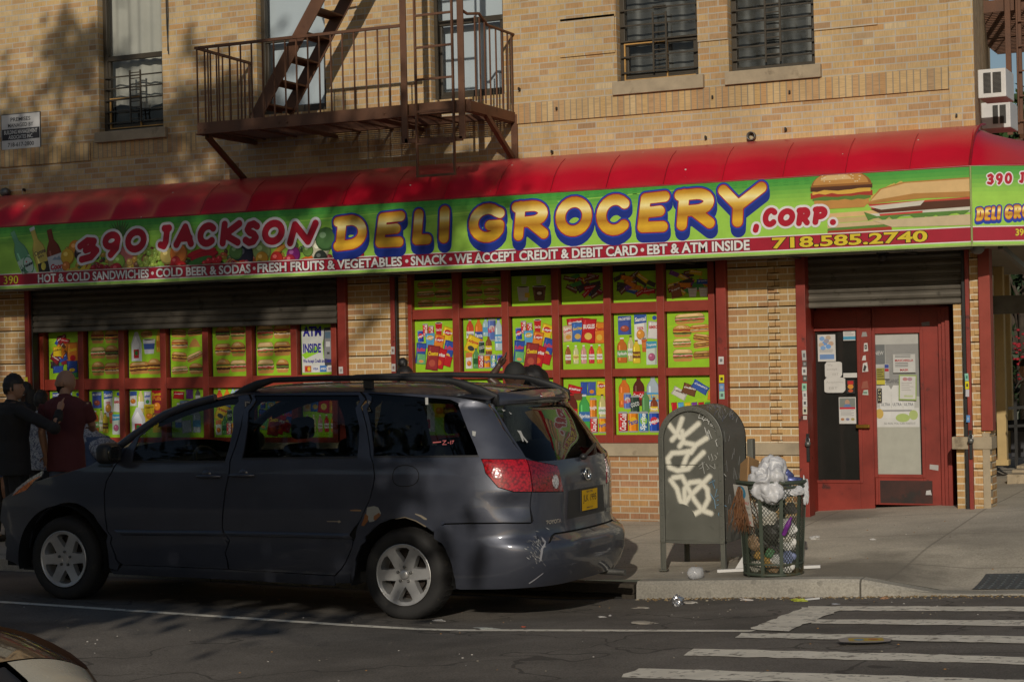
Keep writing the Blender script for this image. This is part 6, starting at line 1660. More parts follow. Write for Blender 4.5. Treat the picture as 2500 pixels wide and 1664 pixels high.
def snackmix(p, W, Hh):
    bag(p, .3 * W, .82 * Hh, .4 * W, .24 * Hh, .05, REDB, 'Skittles', WHT); bag(p, .13 * W, .66 * Hh, .26 * W, .3 * Hh, .1, (.60, .45, .30), 'Goldfish', (.5, .03, .02), WHT, (.6, .3, .05)); bag(p, .36 * W, .68 * Hh, .28 * W, .36 * Hh, 0, (.05, .15, .45), 'SunChips', YEL, None, (.6, .4, .1)); bag(p, .87 * W, .66 * Hh, .26 * W, .40 * Hh, -.05, ORG, 'Cheetos', (.5, .03, .02), None, (.7, .45, .05)); bag(p, .62 * W, .70 * Hh, .34 * W, .46 * Hh, -.1, REDB, 'BUGLES', WHT, None, (.70, .50, .10))
    for i, c in enumerate(((.30, .10, .03), (.60, .58, .30), (.60, .30, .28), (.55, .03, .04), (.68, .28, .02))): bottle(p, (.12 + .185 * i) * W, .27 * Hh, .13 * W, .34 * Hh, c, WHT if i != 1 else (.7, .65, .2), (.75, .75, .75), 'Snapple', (.4, .05, .05))
def grocer(p, W, Hh):
    carton(p, .24 * W, .78 * Hh, .3 * W, .34 * Hh, (.06, .10, .38), (.04, .08, .32), 'FROSTED', WHT, (.35, .08, .05)); carton(p, .60 * W, .70 * Hh, .28 * W, .54 * Hh, WHT, (.04, .10, .36), 'Santal', WHT, (.65, .28, .04)); p.text('100%', .60 * W, .72 * Hh, .14 * W, .05 * Hh, (.5, .03, .03), .03)
    bag(p, .88 * W, .68 * Hh, .24 * W, .32 * Hh, -.1, (.66, .64, .62), 'BIMBO', (.5, .03, .03)); p.ell(.92 * W, .9 * Hh, .05 * W, .04 * Hh, BLUB)
    bottle(p, .17 * W, .33 * Hh, .23 * W, .46 * Hh, (.50, .14, .02), (.16, .36, .10), WHT, 'Splash', WHT); bottle(p, .37 * W, .36 * Hh, .14 * W, .46 * Hh, (.55, .50, .25), WHT, (.05, .05, .04), 'simply', (.1, .3, .1)); bottle(p, .50 * W, .30 * Hh, .18 * W, .42 * Hh, (.68, .50, .03), BRN, BRN, 'Nesquik', YEL); cup(p, .68 * W, .42 * Hh, .13 * W, .26 * Hh, (.5, .12, .03), (.6, .2, .04)); carton(p, .84 * W, .27 * Hh, .24 * W, .42 * Hh, (.55, .62, .55), (.06, .30, .45), 'Tropicana', WHT, (.40, .10, .20))
def heroes(p, W, Hh):
    sub(p, .5 * W, .87 * Hh, .66 * W, .2 * Hh, .04, 0); burger(p, .33 * W, .65 * Hh, .42 * W, .23 * Hh, 0); sub(p, .72 * W, .69 * Hh, .42 * W, .15 * Hh, .05, 1); sub(p, .32 * W, .44 * Hh, .40 * W, .17 * Hh, .02, 2); sub(p, .76 * W, .52 * Hh, .38 * W, .15 * Hh, -.15, 3); sub(p, .75 * W, .40 * Hh, .36 * W, .13 * Hh, .1, 3); sub(p, .33 * W, .22 * Hh, .44 * W, .24 * Hh, .0, 0); sub(p, .76 * W, .22 * Hh, .40 * W, .15 * Hh, .05, 3, .8)
def sodas(p, W, Hh):
    bottle(p, .20 * W, .72 * Hh, .26 * W, .50 * Hh, (.64, .16, .02), ORG, GRNB); bottle(p, .53 * W, .74 * Hh, .26 * W, .50 * Hh, (.10, .02, .012), REDB, REDB, 'Coca-Cola', WHT); bottle(p, .85 * W, .72 * Hh, .28 * W, .56 * Hh, (.40, .48, .54), SKY_, WHT, 'SELTZER', YEL); d_can(p, .27 * W, .58 * Hh, .17 * W, .28 * Hh, 'bull'); d_can(p, .44 * W, .52 * Hh, .2 * W, .3 * Hh, 'coco'); bottle(p, .68 * W, .56 * Hh, .17 * W, .36 * Hh, (.10, .26, .09), None, (.2, .2, .2)); bottle(p, .87 * W, .48 * Hh, .17 * W, .32 * Hh, (.22, .05, .02), YEL, BRN, 'Snapple')
    for i, k in enumerate(('coke', 'fanta', 'sprite', 'pepsi')): d_can(p, (.16 + .235 * i) * W, .22 * Hh, .22 * W, .36 * Hh, k)
def mixed(p, W, Hh):
    bag(p, .48 * W, .80 * Hh, .16 * W, .24 * Hh, 0, BLUB); bag(p, .66 * W, .80 * Hh, .2 * W, .24 * Hh, 0, (.06, .10, .36), None, dcol=ORG); bag(p, .88 * W, .80 * Hh, .22 * W, .26 * Hh, -.1, YEL, 'Lays', WHT, (.5, .03, .03)); bag(p, .25 * W, .76 * Hh, .34 * W, .2 * Hh, -.25, REDB, 'KitKat', WHT); bag(p, .3 * W, .66 * Hh, .3 * W, .12 * Hh, 0, BRN)
    bottle(p, .19 * W, .45 * Hh, .26 * W, .54 * Hh, (.12, .02, .012), REDB, REDB, 'Coca-Cola', WHT); bottle(p, .48 * W, .40 * Hh, .26 * W, .60 * Hh, (.06, .36, .08), (.05, .16, .40), (.6, .6, .6), 'Sprite', WHT); can(p, .69 * W, .46 * Hh, .16 * W, .36 * Hh, ORG, 'Pringles', WHT); bottle(p, .90 * W, .48 * Hh, .17 * W, .44 * Hh, (.55, .50, .20), WHT, (.06, .05, .04), 'simply', (.1, .3, .1)); d_can(p, .70 * W, .17 * Hh, .18 * W, .28 * Hh, 'coke'); d_can(p, .90 * W, .17 * Hh, .18 * W, .28 * Hh, 'fanta')
def bars(p, W, Hh):
    bag(p, .24 * W, .70 * Hh, .34 * W, .15 * Hh, -.5, (.6, .58, .52), 'HERSHEYS', (.1, .05, .03)); bag(p, .46 * W, .76 * Hh, .32 * W, .18 * Hh, -.35, BRN, 'm&m', WHT); bag(p, .70 * W, .80 * Hh, .38 * W, .15 * Hh, -.55, (.04, .10, .38), 'OREO', WHT); bag(p, .92 * W, .66 * Hh, .12 * W, .16 * Hh, -.1, ORG)
    for i, c in enumerate((REDB, SKY_, YEL, PUR, REDB, GRNB)): bag(p, (.12 + .15 * i) * W, .45 * Hh, .13 * W, .2 * Hh, .1, c)
    for i, c in enumerate((BLUB, ORG, BRN, YEL)): bag(p, (.2 + .2 * i) * W, .2 * Hh, .18 * W, .24 * Hh, -.1, c, 'Ritz' if i == 3 else None)
def burgers6(p, W, Hh, v=0):
    for i in range(6):
        x, z = ((.30, .74)[i % 2]) * W, (.84 - .32 * (i // 2)) * Hh
        if (i + v) % 3 == 2: sub(p, x, z, .46 * W, .25 * Hh, .02, i + v)
        else: burger(p, x, z, .42 * W, .29 * Hh, i + v)
def milkcup(p, W, Hh):
    jug(p, .24 * W, .62 * Hh, .32 * W, .58 * Hh); burger(p, .56 * W, .86 * Hh, .36 * W, .14 * Hh, 1); cup(p, .63 * W, .62 * Hh, .38 * W, .3 * Hh, H('c9ccd6'), (.05, .10, .34)); bottle(p, .92 * W, .72 * Hh, .14 * W, .44 * Hh, (.70, .38, .03), ORG, None); sub(p, .32 * W, .2 * Hh, .62 * W, .26 * Hh, .04, 3); burger(p, .78 * W, .22 * Hh, .42 * W, .32 * Hh, 1)
def subs6(p, W, Hh):
    sub(p, .26 * W, .86 * Hh, .44 * W, .17 * Hh, -.05, 3); sub(p, .74 * W, .88 * Hh, .42 * W, .17 * Hh, .1, 0); sub(p, .28 * W, .65 * Hh, .5 * W, .2 * Hh, .0, 1); p.poly([(W * .55 + .18 * W * 2 * t, Hh * (.58 + .17 * math.sin(PI * t))) for t in np.linspace(0, 1, 9)], BUN); sub(p, .26 * W, .40 * Hh, .46 * W, .2 * Hh, -.08, 3); sub(p, .73 * W, .40 * Hh, .5 * W, .15 * Hh, .35, 0, .85); sub(p, .27 * W, .14 * Hh, .5 * W, .16 * Hh, .05, 2); burger(p, .76 * W, .16 * Hh, .42 * W, .22 * Hh, 3)
def subs2(p, W, Hh):
    for i in range(6):
        x, z = (.26, .74)[i % 2] * W, (.84 - .33 * (i // 2)) * Hh
        if i == 5: burger(p, x, z, .36 * W, .27 * Hh, 3)
        else: sub(p, x, z, .47 * W, .29 * Hh, .02, i)
def atm(p, W, Hh):
    p.rect(0, W, 0, Hh * .85, (.62, .63, .60)); p.poly([(0, 0), (W, 0), (W, .05 * Hh), (0, .04 * Hh)], LIME)
    p.poly([(.62 * W, .3 * Hh), (.99 * W, .3 * Hh), (.99 * W, .8 * Hh), (.72 * W, .86 * Hh), (.60 * W, .6 * Hh)], (.35, .62, .05)); p.poly([(0, .38 * Hh), (.45 * W, .55 * Hh), (.5 * W, .42 * Hh), (.1 * W, .3 * Hh)], (.30, .6, .03))
    p.poly([(.66 * W, .16 * Hh), (.98 * W, .10 * Hh), (.98 * W, .80 * Hh), (.88 * W, .90 * Hh), (.66 * W, .88 * Hh), (.62 * W, .55 * Hh)], (.06, .06, .065)); p.poly([(.64 * W, .30 * Hh), (.84 * W, .28 * Hh), (.86 * W, .84 * Hh), (.68 * W, .84 * Hh)], (.24, .24, .25)); p.rect(.68 * W, .84 * W, .68 * Hh, .80 * Hh, (.10, .16, .22)); p.rect(.70 * W, .82 * W, .52 * Hh, .62 * Hh, (.55, .55, .55)); p.rect(.73 * W, .80 * W, .38 * Hh, .42 * Hh, (.04, .04, .04))
    p.text('ATM', .31 * W, .82 * Hh, .50 * W, .17 * Hh, (.02, .015, .25), .05); p.text('INSIDE', .30 * W, .50 * Hh, .50 * W, .16 * Hh, (.02, .015, .25), .04); p.text('We Accept Credit and Debit', .44 * W, .25 * Hh, .80 * W, .085 * Hh, (.02, .015, .25), .03)
    for i, (c, t) in enumerate((((.5, .12, .03), None), ((.65, .65, .66), 'VISA'), ((.05, .18, .48), 'AMEX'), ((.66, .62, .58), 'DISCOVER'))): p.rrect((.17 + .22 * i) * W, .11 * Hh, .19 * W, .12 * Hh, 0, c); t and p.text(t, (.17 + .22 * i) * W, .11 * Hh, .15 * W, .04 * Hh, (.03, .05, .3) if i != 2 else WHT, .03)
    p.ell(.14 * W, .11 * Hh, .045 * W, .04 * Hh, (.5, .02, .02)); p.ell(.20 * W, .11 * Hh, .045 * W, .04 * Hh, (.7, .45, .03))
def candy(p, W, Hh, v=0):
    cs = [BRN, CRIMB, BLUB, (.05, .04, .04), YEL, REDB, GRNB, ORG, PUR]
    ts = ['m&m', 'KitKat', 'Twix', None, 'Ritz', 'Oreo', None, None, None]
    rr = random.Random(v + 3)
    for i in range(22):
        x, z = (.15 + .7 * rr.random()) * W, (.28 + .62 * rr.random()) * Hh; k = rr.randrange(9); bag(p, x, z, .3 * W, .15 * Hh, rr.uniform(-.7, .7), cs[k], ts[k], WHT)
def cups(p, W, Hh):
    cup(p, .28 * W, .42 * Hh, .3 * W, .5 * Hh, (.55, .52, .48), (.5, .48, .44)); p.rrect(.38 * W, .36 * Hh, .12 * W, .16 * Hh, -.1, (.66, .45, .03)); cup(p, .68 * W, .42 * Hh, .34 * W, .52 * Hh, (.14, .06, .03), (.2, .1, .05)); p.rrect(.68 * W, .42 * Hh, .2 * W, .2 * Hh, 0, (.10, .04, .02)); p.ell(.68 * W, .41 * Hh, .06 * W, .05 * Hh, (.6, .55, .45))
    for k in (.25, .62): p.poly([(k * W, .72 * Hh), ((k + .1) * W, .72 * Hh), ((k + .14) * W, .98 * Hh), ((k - .02) * W, .98 * Hh)], (.40, .50, .25))
def candycup(p, W, Hh):
    candy(p, W, Hh, 9); bag(p, .22 * W, .3 * Hh, .24 * W, .4 * Hh, .2, (.30, .10, .04), 'Lays', WHT)
    for k in (.58, .82): cup(p, k * W, .26 * Hh, .2 * W, .3 * Hh, (.66, .62, .58), (.6, .55, .5), BRN, 'Haagen')
def mixbar(p, W, Hh):
    candy(p, W, Hh * .92, 4); bag(p, .80 * W, .52 * Hh, .36 * W, .44 * Hh, .05, ORG, 'Cheetos', YEL, None, REDB); bag(p, .78 * W, .24 * Hh, .36 * W, .26 * Hh, 0, BLUB, None, None, None, YEL); bag(p, .3 * W, .56 * Hh, .3 * W, .2 * Hh, 0, YEL, 'm&m', BRN); bag(p, .3 * W, .2 * Hh, .36 * W, .14 * Hh, .05, BLUB); bag(p, .62 * W, .10 * Hh, .3 * W, .1 * Hh, .1, REDB); bag(p, .84 * W, .08 * Hh, .26 * W, .1 * Hh, .1, GRNB)
def cereal(p, W, Hh):
    carton(p, .10 * W, .80 * Hh, .24 * W, .3 * Hh, WHT, (.04, .1, .36), None, WHT, ORG); bottle(p, .34 * W, .74 * Hh, .18 * W, .5 * Hh, (.6, .5, .2), WHT, BRN); bag(p, .55 * W, .80 * Hh, .22 * W, .3 * Hh, 0, (.5, .52, .6), 'chex', BLUB, None, GRNB); carton(p, .84 * W, .72 * Hh, .32 * W, .5 * Hh, CRIMB, REDB, 'Reeses', YEL, ORG); p.text('Puffs', .84 * W, .80 * Hh, .26 * W, .08 * Hh, ORG, .04); carton(p, .60 * W, .50 * Hh, .3 * W, .36 * Hh, YEL, YEL, 'Cheerios', BRN, ORG); jug(p, .26 * W, .34 * Hh, .42 * W, .56 * Hh); carton(p, .84 * W, .30 * Hh, .28 * W, .4 * Hh, YEL, BRN, 'Cookie', YEL)
def toilet(p, W, Hh):
    bag(p, .22 * W, .86 * Hh, .34 * W, .16 * Hh, -.1, REDB, 'Colgate', WHT); bag(p, .55 * W, .88 * Hh, .22 * W, .2 * Hh, 0, PUR); bottle(p, .8 * W, .85 * Hh, .14 * W, .26 * Hh, (.1, .1, .1), WHT, BRN); bag(p, .5 * W, .6 * Hh, .5 * W, .3 * Hh, 0, (.3, .45, .6), 'PAPER', WHT); bottle(p, .2 * W, .45 * Hh, .2 * W, .5 * Hh, (.08, .2, .5), WHT, WHT); bottle(p, .75 * W, .35 * Hh, .24 * W, .5 * Hh, (.5, .52, .55), SKY_, BLUB); bag(p, .45 * W, .22 * Hh, .3 * W, .26 * Hh, .1, (.55, .55, .58))
def poster(fn, px0, px1, z0, z1, y, label, tone=1.0):
    x0, x1 = P(px0, 900, y).x, P(px1, 900, y).x; W, Hh = x1 - x0, z1 - z0
    t = thing('window_poster', label, 'poster', (x0, y - .003, z0), 'food and drink posters in the shop windows')
    p = Print((x0, y - .003, z0), (1, 0, 0), (0, 0, 1), .0003); p.res = .01
    p.rect(0, W, 0, Hh, LIME)
    for q in range(3): p.poly([(0, Hh * (.2 + .25 * q)), (W, Hh * (.35 + .25 * q)), (W, Hh * (.42 + .25 * q)), (0, Hh * (.24 + .25 * q))], (LIME[0] * 1.15, LIME[1] * 1.06, LIME[2]))
    p.clip = (.004, W - .004, .004, Hh - .004); fn(p, W, Hh)
    o = p.mb.build('print', PRINT, t)
rows_c = [(ZC[4], ZC[3]), (ZC[2], ZC[1]), (ZC[0], 2.62)]
SET_C = [
 [(burgers6, 'shaded lime poster of burgers high in the tall window, leftmost column'), (lambda p, W, Hh: burgers6(p, W, Hh, 1), 'shaded lime poster of sandwich halves between burgers poster and hot cups poster'), (cups, 'shaded lime poster of two steaming hot drink cups under the awning'), (candy, 'shaded lime poster of piled dark candy wrappers beside the hot cups poster'), (lambda p, W, Hh: candy(p, W, Hh, 2), 'shaded lime poster of small snack packs above the juice and cereal poster'), (candycup, 'shaded lime poster of candy bars over ice cream tubs')],
 [(chips, 'faded lime poster of cola cans and crisp bags beside the brick pier'), (drinks, 'lime poster of tall drinks bottles and four cans next to a man in a cap'), (chips, 'bright lime poster of crisp bags behind the man in the black cap'), (snackmix, 'lime poster of snack bags above a row of five small juice bottles'), (grocer, 'lime poster of cereal box, juice carton and bread bag in the tall window'), (heroes, 'lime poster of eight sandwiches in the tall window next to brick pier')],
 [(cereal, 'lime poster low in the tall window behind the van roof, first column'), (mixed, 'lime poster low in the tall window behind the van roof, second column'), (grocer, 'lime poster of cartons just above the van spoiler'), (mixed, 'lime poster of red cola and green soda bottles below the juice row'), (sodas, 'lime poster of large soda bottles over four big cans left of mailbox'), (bars, 'lime poster of candy bars partly hidden by the mailbox top')]]
for (z0, z1), set_ in zip(((ZC[0], 2.62), (ZC[2], ZC[1]), (ZC[4], ZC[3])), SET_C):
    for (a, b), (fn, lab) in zip(COLS_C, set_): poster(fn, a, b, z0, z1, YC_, lab)
SET_L = [
 [(mixbar, 'lime poster of candy and orange snack bags above the bald man'), (burgers6, 'lime poster of six burgers in two columns under the left shutter'), (milkcup, 'lime poster of white milk jug and blue coffee cup under the left shutter'), (subs6, 'lime poster of sandwiches with a half-moon pasty under the left shutter'), (lambda p, W, Hh: burgers6(p, W, Hh, 3), 'lime poster of six burgers over the van roof rail, fifth in its row'), (subs2, 'lime poster of five hero rolls and one bagel beside the cash machine poster'), (atm, 'poster with a cash machine and blue ATM INSIDE lettering')],
 [(grocer, 'lime poster hidden behind the two talking men, first of the lower row'), (grocer, 'lime poster of cereal box and juice carton right of the maroon shirt'), (cereal, 'lime poster of white milk jug and red cereal box above the van bonnet'), (toilet, 'lime poster with red toothpaste box at its top, above the van windscreen'), (drinks, 'lime poster of drinks seen through the van front window'), (chips, 'lime poster of snacks seen through the van sliding door window'), (snackmix, 'lime poster of snack bags behind the van, last of the lower row')]]
for (z0, z1), set_ in zip(((ZL[0], 2.62), (ZL[2], ZL[1])), SET_L):
    for (a, b), (fn, lab) in zip(COLS_L, set_): poster(fn, a, b, z0, z1 if z1 < 2.6 else oz(450, 795, YL_), YL_, lab)

# ------------------------------------------------------------------ notices and stickers on the doors and shutter channels
def notice(px0, py0, px1, py1, y, label, paint, cat='notice', group=None, name='door_notice', rot=0.0):
    a, b = P(px0, py1, y), P(px1, py0, y); x0, z0, W, Hh = a.x, a.z, P(px1, py1, y).x - a.x, P(px0, py0, y).z - a.z
    t = thing(name, label, cat, (x0, y, z0), group)
    c, s = math.cos(rot), math.sin(rot)
    p = Print((x0, y, z0), (c, 0, s), (-s, 0, c), .0003); p.res = .004; paint(p, W, Hh); p.mb.build('print', PAPER, t)
c6 = lambda x, y: (1850 + x / 2.24, 600 + y / 2.24)
def nt(x0, y0, x1, y1, y, label, fn, **k): a, b = c6(x0, y0), c6(x1, y1); notice(a[0], a[1], b[0], b[1], y, label, fn, **k)
PW = (.58, .57, .54)
def lines(p, W, z0, z1, n, col=(.3, .3, .3), m=.1):
    for i in range(n): z = z1 - (z1 - z0) * (i + .5) / n; p.rect(W * m, W * (1 - m - .25 * R.random()), z, z + (z1 - z0) / n * .4, col)
def n_blue(p, W, h):
    p.rect(0, W, 0, h, PW)
    for x, z, c in ((.25, .85, (.2, .35, .6)), (.6, .88, (.45, .35, .25)), (.4, .68, (.15, .3, .6)), (.75, .66, (.5, .35, .25)), (.2, .62, (.5, .4, .3)), (.5, .76, (.3, .3, .35)), (.6, .55, (.16, .32, .62)), (.3, .5, (.2, .35, .6))): p.ell(x * W, z * h, .15 * W, .085 * h, c)
    lines(p, W, .32 * h, .45 * h, 3); p.rect(.1 * W, .92 * W, .08 * h, .26 * h, (.16, .27, .5))
nt(330, 486, 427, 632, YD - .002, 'white and blue picture notice at the top of the left door glass', n_blue)
def n_hand(t1):
    def f(p, W, h):
        p.poly([(W * (.5 + .5 * math.cos(t) * (1 + .06 * math.sin(9 * t))), h * (.5 + .5 * math.sin(t) * (1 + .05 * math.cos(7 * t)))) if False else (W * min(1, max(0, .5 + .62 * math.cos(t) + .02 * math.sin(11 * t))), h * min(1, max(0, .5 + .64 * math.sin(t) + .02 * math.cos(9 * t)))) for t in np.linspace(0, 2 * PI, 40)[:-1]], PW)
        for i, (t, x, z, w) in enumerate(t1): p.text(t, x * W, z * h, w * W, .17 * h, (.28, .27, .25), -.012)
    return f
nt(368, 634, 462, 720, YD - .002, 'torn white paper reading We accept EBT on the left door', n_hand([('We', .3, .8, .3), ('accept', .42, .5, .6), ('EBT', .62, .2, .34)]))
nt(365, 720, 480, 803, YD - .002, 'torn white paper reading Aceptamos EBT below the other handwritten note', n_hand([('Aceptamos', .5, .68, .8), ('EBT', .42, .3, .4)]))
nt(468, 468, 534, 518, YD - .002, 'small white and blue sticker at the top right of the left door glass', lambda p, W, h: (p.rect(0, W, 0, h, PW), p.rect(0, W, h * .1, h * .45, (.08, .30, .45)), lines(p, W, h * .5, h * .95, 2)), cat='sticker')
nt(468, 695, 543, 720, YD - .014, 'blank white strip of paper on the left door edge', lambda p, W, h: p.rect(0, W, 0, h, PW))
nt(486, 730, 531, 808, YD - .002, 'dark sticker with red and orange pictures on the left door', lambda p, W, h: (p.rect(0, W, 0, h, (.03, .03, .03)), p.ell(.5 * W, .5 * h, .35 * W, .18 * h, (.6, .25, .04)), p.rect(.15 * W, .85 * W, .65 * h, .9 * h, (.45, .03, .03)), p.ell(.5 * W, .2 * h, .3 * W, .1 * h, (.5, .1, .04))), cat='sticker')
def n_red(p, W, h):
    p.rect(0, W, 0, h, PW); p.rect(.04 * W, .96 * W, .62 * h, .97 * h, (.20, .22, .20)); p.ell(.5 * W, .8 * h, .14 * W, .11 * h, (.40, .26, .18)); p.poly([(.25 * W, .63 * h), (.75 * W, .63 * h), (.62 * W, .74 * h), (.38 * W, .74 * h)], (.12, .2, .36)); p.rect(.04 * W, .96 * W, .55 * h, .62 * h, (.50, .03, .05)); lines(p, W, .28 * h, .52 * h, 5)
    for i in range(3): p.ell((.2 + .3 * i) * W, .17 * h, .11 * W, .05 * h, ((.4, .2, .1), (.2, .2, .3), (.35, .3, .12))[i])
nt(446, 827, 539, 972, YD - .002, 'white flyer with a portrait photo and red stripe on the left door', n_red)
G1 = 'torn stickers on the red door stile'
for i, (x0, y0, x1, y1, k) in enumerate(((568, 468, 597, 498, 0), (578, 528, 602, 580, 1), (571, 600, 594, 627, 2), (572, 638, 602, 692, 3), (568, 740, 605, 780, 4), (570, 788, 606, 816, 5))):
    lab = ['grey torn sticker scrap, topmost on the door stile', 'white sticker with a black square on the door stile', 'small round white sticker scrap on the door stile', 'white sticker with a black diagonal tear on the door stile', 'scratched reddish sticker remains on the door stile', 'pale mint sticker, lowest on the door stile'][i]
    def f(p, W, h, k=k):
        c = [(.30, .29, .28), PW, PW, PW, (.30, .10, .07), (.45, .52, .45)][k]
        p.poly(jit([(0, 0), (W, .1 * h), (.9 * W, h), (.2 * W, .95 * h)], .006), c)
        if k == 1: p.rect(.3 * W, .8 * W, .3 * h, .75 * h, (.04, .04, .04)); p.rect(.45 * W, .65 * W, .45 * h, .6 * h, PW)
        if k == 3: p.poly([(.1 * W, .2 * h), (.4 * W, .8 * h), (.8 * W, .6 * h), (.5 * W, .1 * h)], (.05, .05, .05))
        if k == 5: p.rect(.2 * W, .8 * W, .3 * h, .7 * h, (.18, .26, .2))
    nt(x0, y0, x1, y1, YD - .002, lab, f, cat='sticker', group=G1)
# right-hand door: pictures behind the glass and papers on it
def n_ultra(p, W, h):
    p.rect(0, W, 0, .335 * h, (.40, .40, .34)); p.rect(0, W, .335 * h, h, (.46, .46, .43))
    p.rect(.02 * W, .98 * W, .335 * h, .47 * h, (.60, .60, .57))
    p.rect(.0, .25 * W, .78 * h, .92 * h, (.16, .17, .17)); p.text('NEW', .12 * W, .86 * h, .2 * W, .025 * h, (.5, .5, .48), .02); p.rect(.26 * W, W, .55 * h, .92 * h, (.28, .28, .27)); p.text('ORGANIC', .38 * W, .66 * h, .34 * W, .026 * h, (.12, .12, .12), .02)
    for i in range(3):
        x = (.12 + .26 * i) * W; p.poly([(x, .40 * h), (x + .24 * W, .40 * h), (x + .25 * W, .60 * h), (x + .2 * W, .63 * h), (x + .04 * W, .63 * h), (x - .01 * W, .60 * h)], (.63, .63, .61)); p.text('ULTRA', x + .12 * W, .495 * h, .2 * W, .02 * h, (.15, .16, .18), .02); lines(p, W, .43 * h, .46 * h, 1)
    p.ell(.1 * W, .43 * h, .09 * W, .035 * h, (.55, .38, .10)); p.ell(.62 * W, .40 * h, .16 * W, .03 * h, (.38, .48, .16)); p.ell(.86 * W, .42 * h, .1 * W, .035 * h, (.40, .48, .18)); p.text('SO REAL YOU CAN TASTE IT', .55 * W, .36 * h, .7 * W, .014 * h, (.2, .2, .2), .01)
nt(650, 478, 894, 1248, YD + .027, 'pale drinks picture filling the right door glass', n_ultra, name='door_poster', cat='poster')
def n_mask(p, W, h):
    p.rect(0, W, 0, h, (.40, .40, .38)); p.rect(.02 * W, .98 * W, .02 * h, .98 * h, (.52, .52, .50)); p.text('MASCARILLA', .5 * W, .66 * h, .8 * W, .12 * h, (.40, .03, .03), .03); p.text('MASK', .5 * W, .15 * h, .36 * W, .11 * h, (.40, .03, .03), .03); lines(p, W, .78 * h, .95 * h, 2, (.12, .12, .12)); lines(p, W, .28 * h, .55 * h, 3, (.12, .12, .12))
nt(740, 592, 864, 694, YD - .002, 'grey notice with red MASCARILLA and MASK lettering on the right door', n_mask)
def n_green(p, W, h):
    p.rect(0, W, 0, h, (.30, .40, .12)); p.rect(.06 * W, .94 * W, .05 * h, .95 * h, PW); p.ell(.35 * W, .83 * h, .14 * W, .07 * h, (.45, .22, .22)); p.ell(.62 * W, .83 * h, .14 * W, .07 * h, (.40, .25, .30)); lines(p, W, .35 * h, .7 * h, 5, (.4, .38, .36), .15); p.rect(.3 * W, .8 * W, .12 * h, .2 * h, (.45, .5, .3))
nt(771, 704, 868, 842, YD - .002, 'green bordered paper letter on the right door glass', n_green, rot=-.03)
nt(650, 668, 694, 728, YD - .002, 'dull yellow paper at the left edge of the right door glass', lambda p, W, h: (p.rect(0, W, 0, h, (.30, .27, .06)), lines(p, W, .1 * h, .9 * h, 4, (.1, .09, .04))))
nt(650, 733, 696, 757, YD - .002, 'bright yellow strip below the dull yellow paper', lambda p, W, h: p.rect(0, W, 0, h, (.55, .48, .06)))
nt(693, 645, 720, 727, YD - .002, 'narrow card with blue and red boxes on the right door glass', lambda p, W, h: (p.rect(0, W, 0, h, (.4, .4, .4)), p.rect(.1 * W, .9 * W, .72 * h, .95 * h, (.05, .08, .3)), p.rect(.1 * W, .9 * W, .5 * h, .68 * h, (.4, .03, .04))))
def n_push(p, W, h):
    p.rect(0, W, 0, h, (.02, .02, .02)); p.rect(.1 * W, .9 * W, .03 * h, .97 * h, (.03, .03, .03))
    for i, c in enumerate('PUSH'): p.text(c, .5 * W, (.86 - .24 * i) * h, .5 * W, .15 * h, (.55, .50, .30), .02)
nt(655, 778, 680, 852, YD - .014, 'black vertical PUSH sticker on the right door', n_push, cat='sticker')
nt(895, 416, 942, 442, YD - .002, 'crumpled silver tape on the top of the right door', lambda p, W, h: p.poly(jit([(0, 0), (W, .1 * h), (W, h), (0, .9 * h)], .008), (.22, .2, .2)), cat='tape')
nt(942, 1193, 986, 1225, YD - .002, 'grey tape patch low on the right door hinge side', lambda p, W, h: p.poly(jit([(0, .1 * h), (W, 0), (W, .9 * h), (0, h)], .006), (.42, .40, .38)), cat='tape')
nt(918, 1334, 953, 1364, YD - .008, 'silver foil scrap on the right door kick plate', lambda p, W, h: p.poly(jit([(0, 0), (.6 * W, .1 * h), (W, .2 * h), (.9 * W, h), (.1 * W, .9 * h)], .008), (.50, .49, .48)), cat='tape')
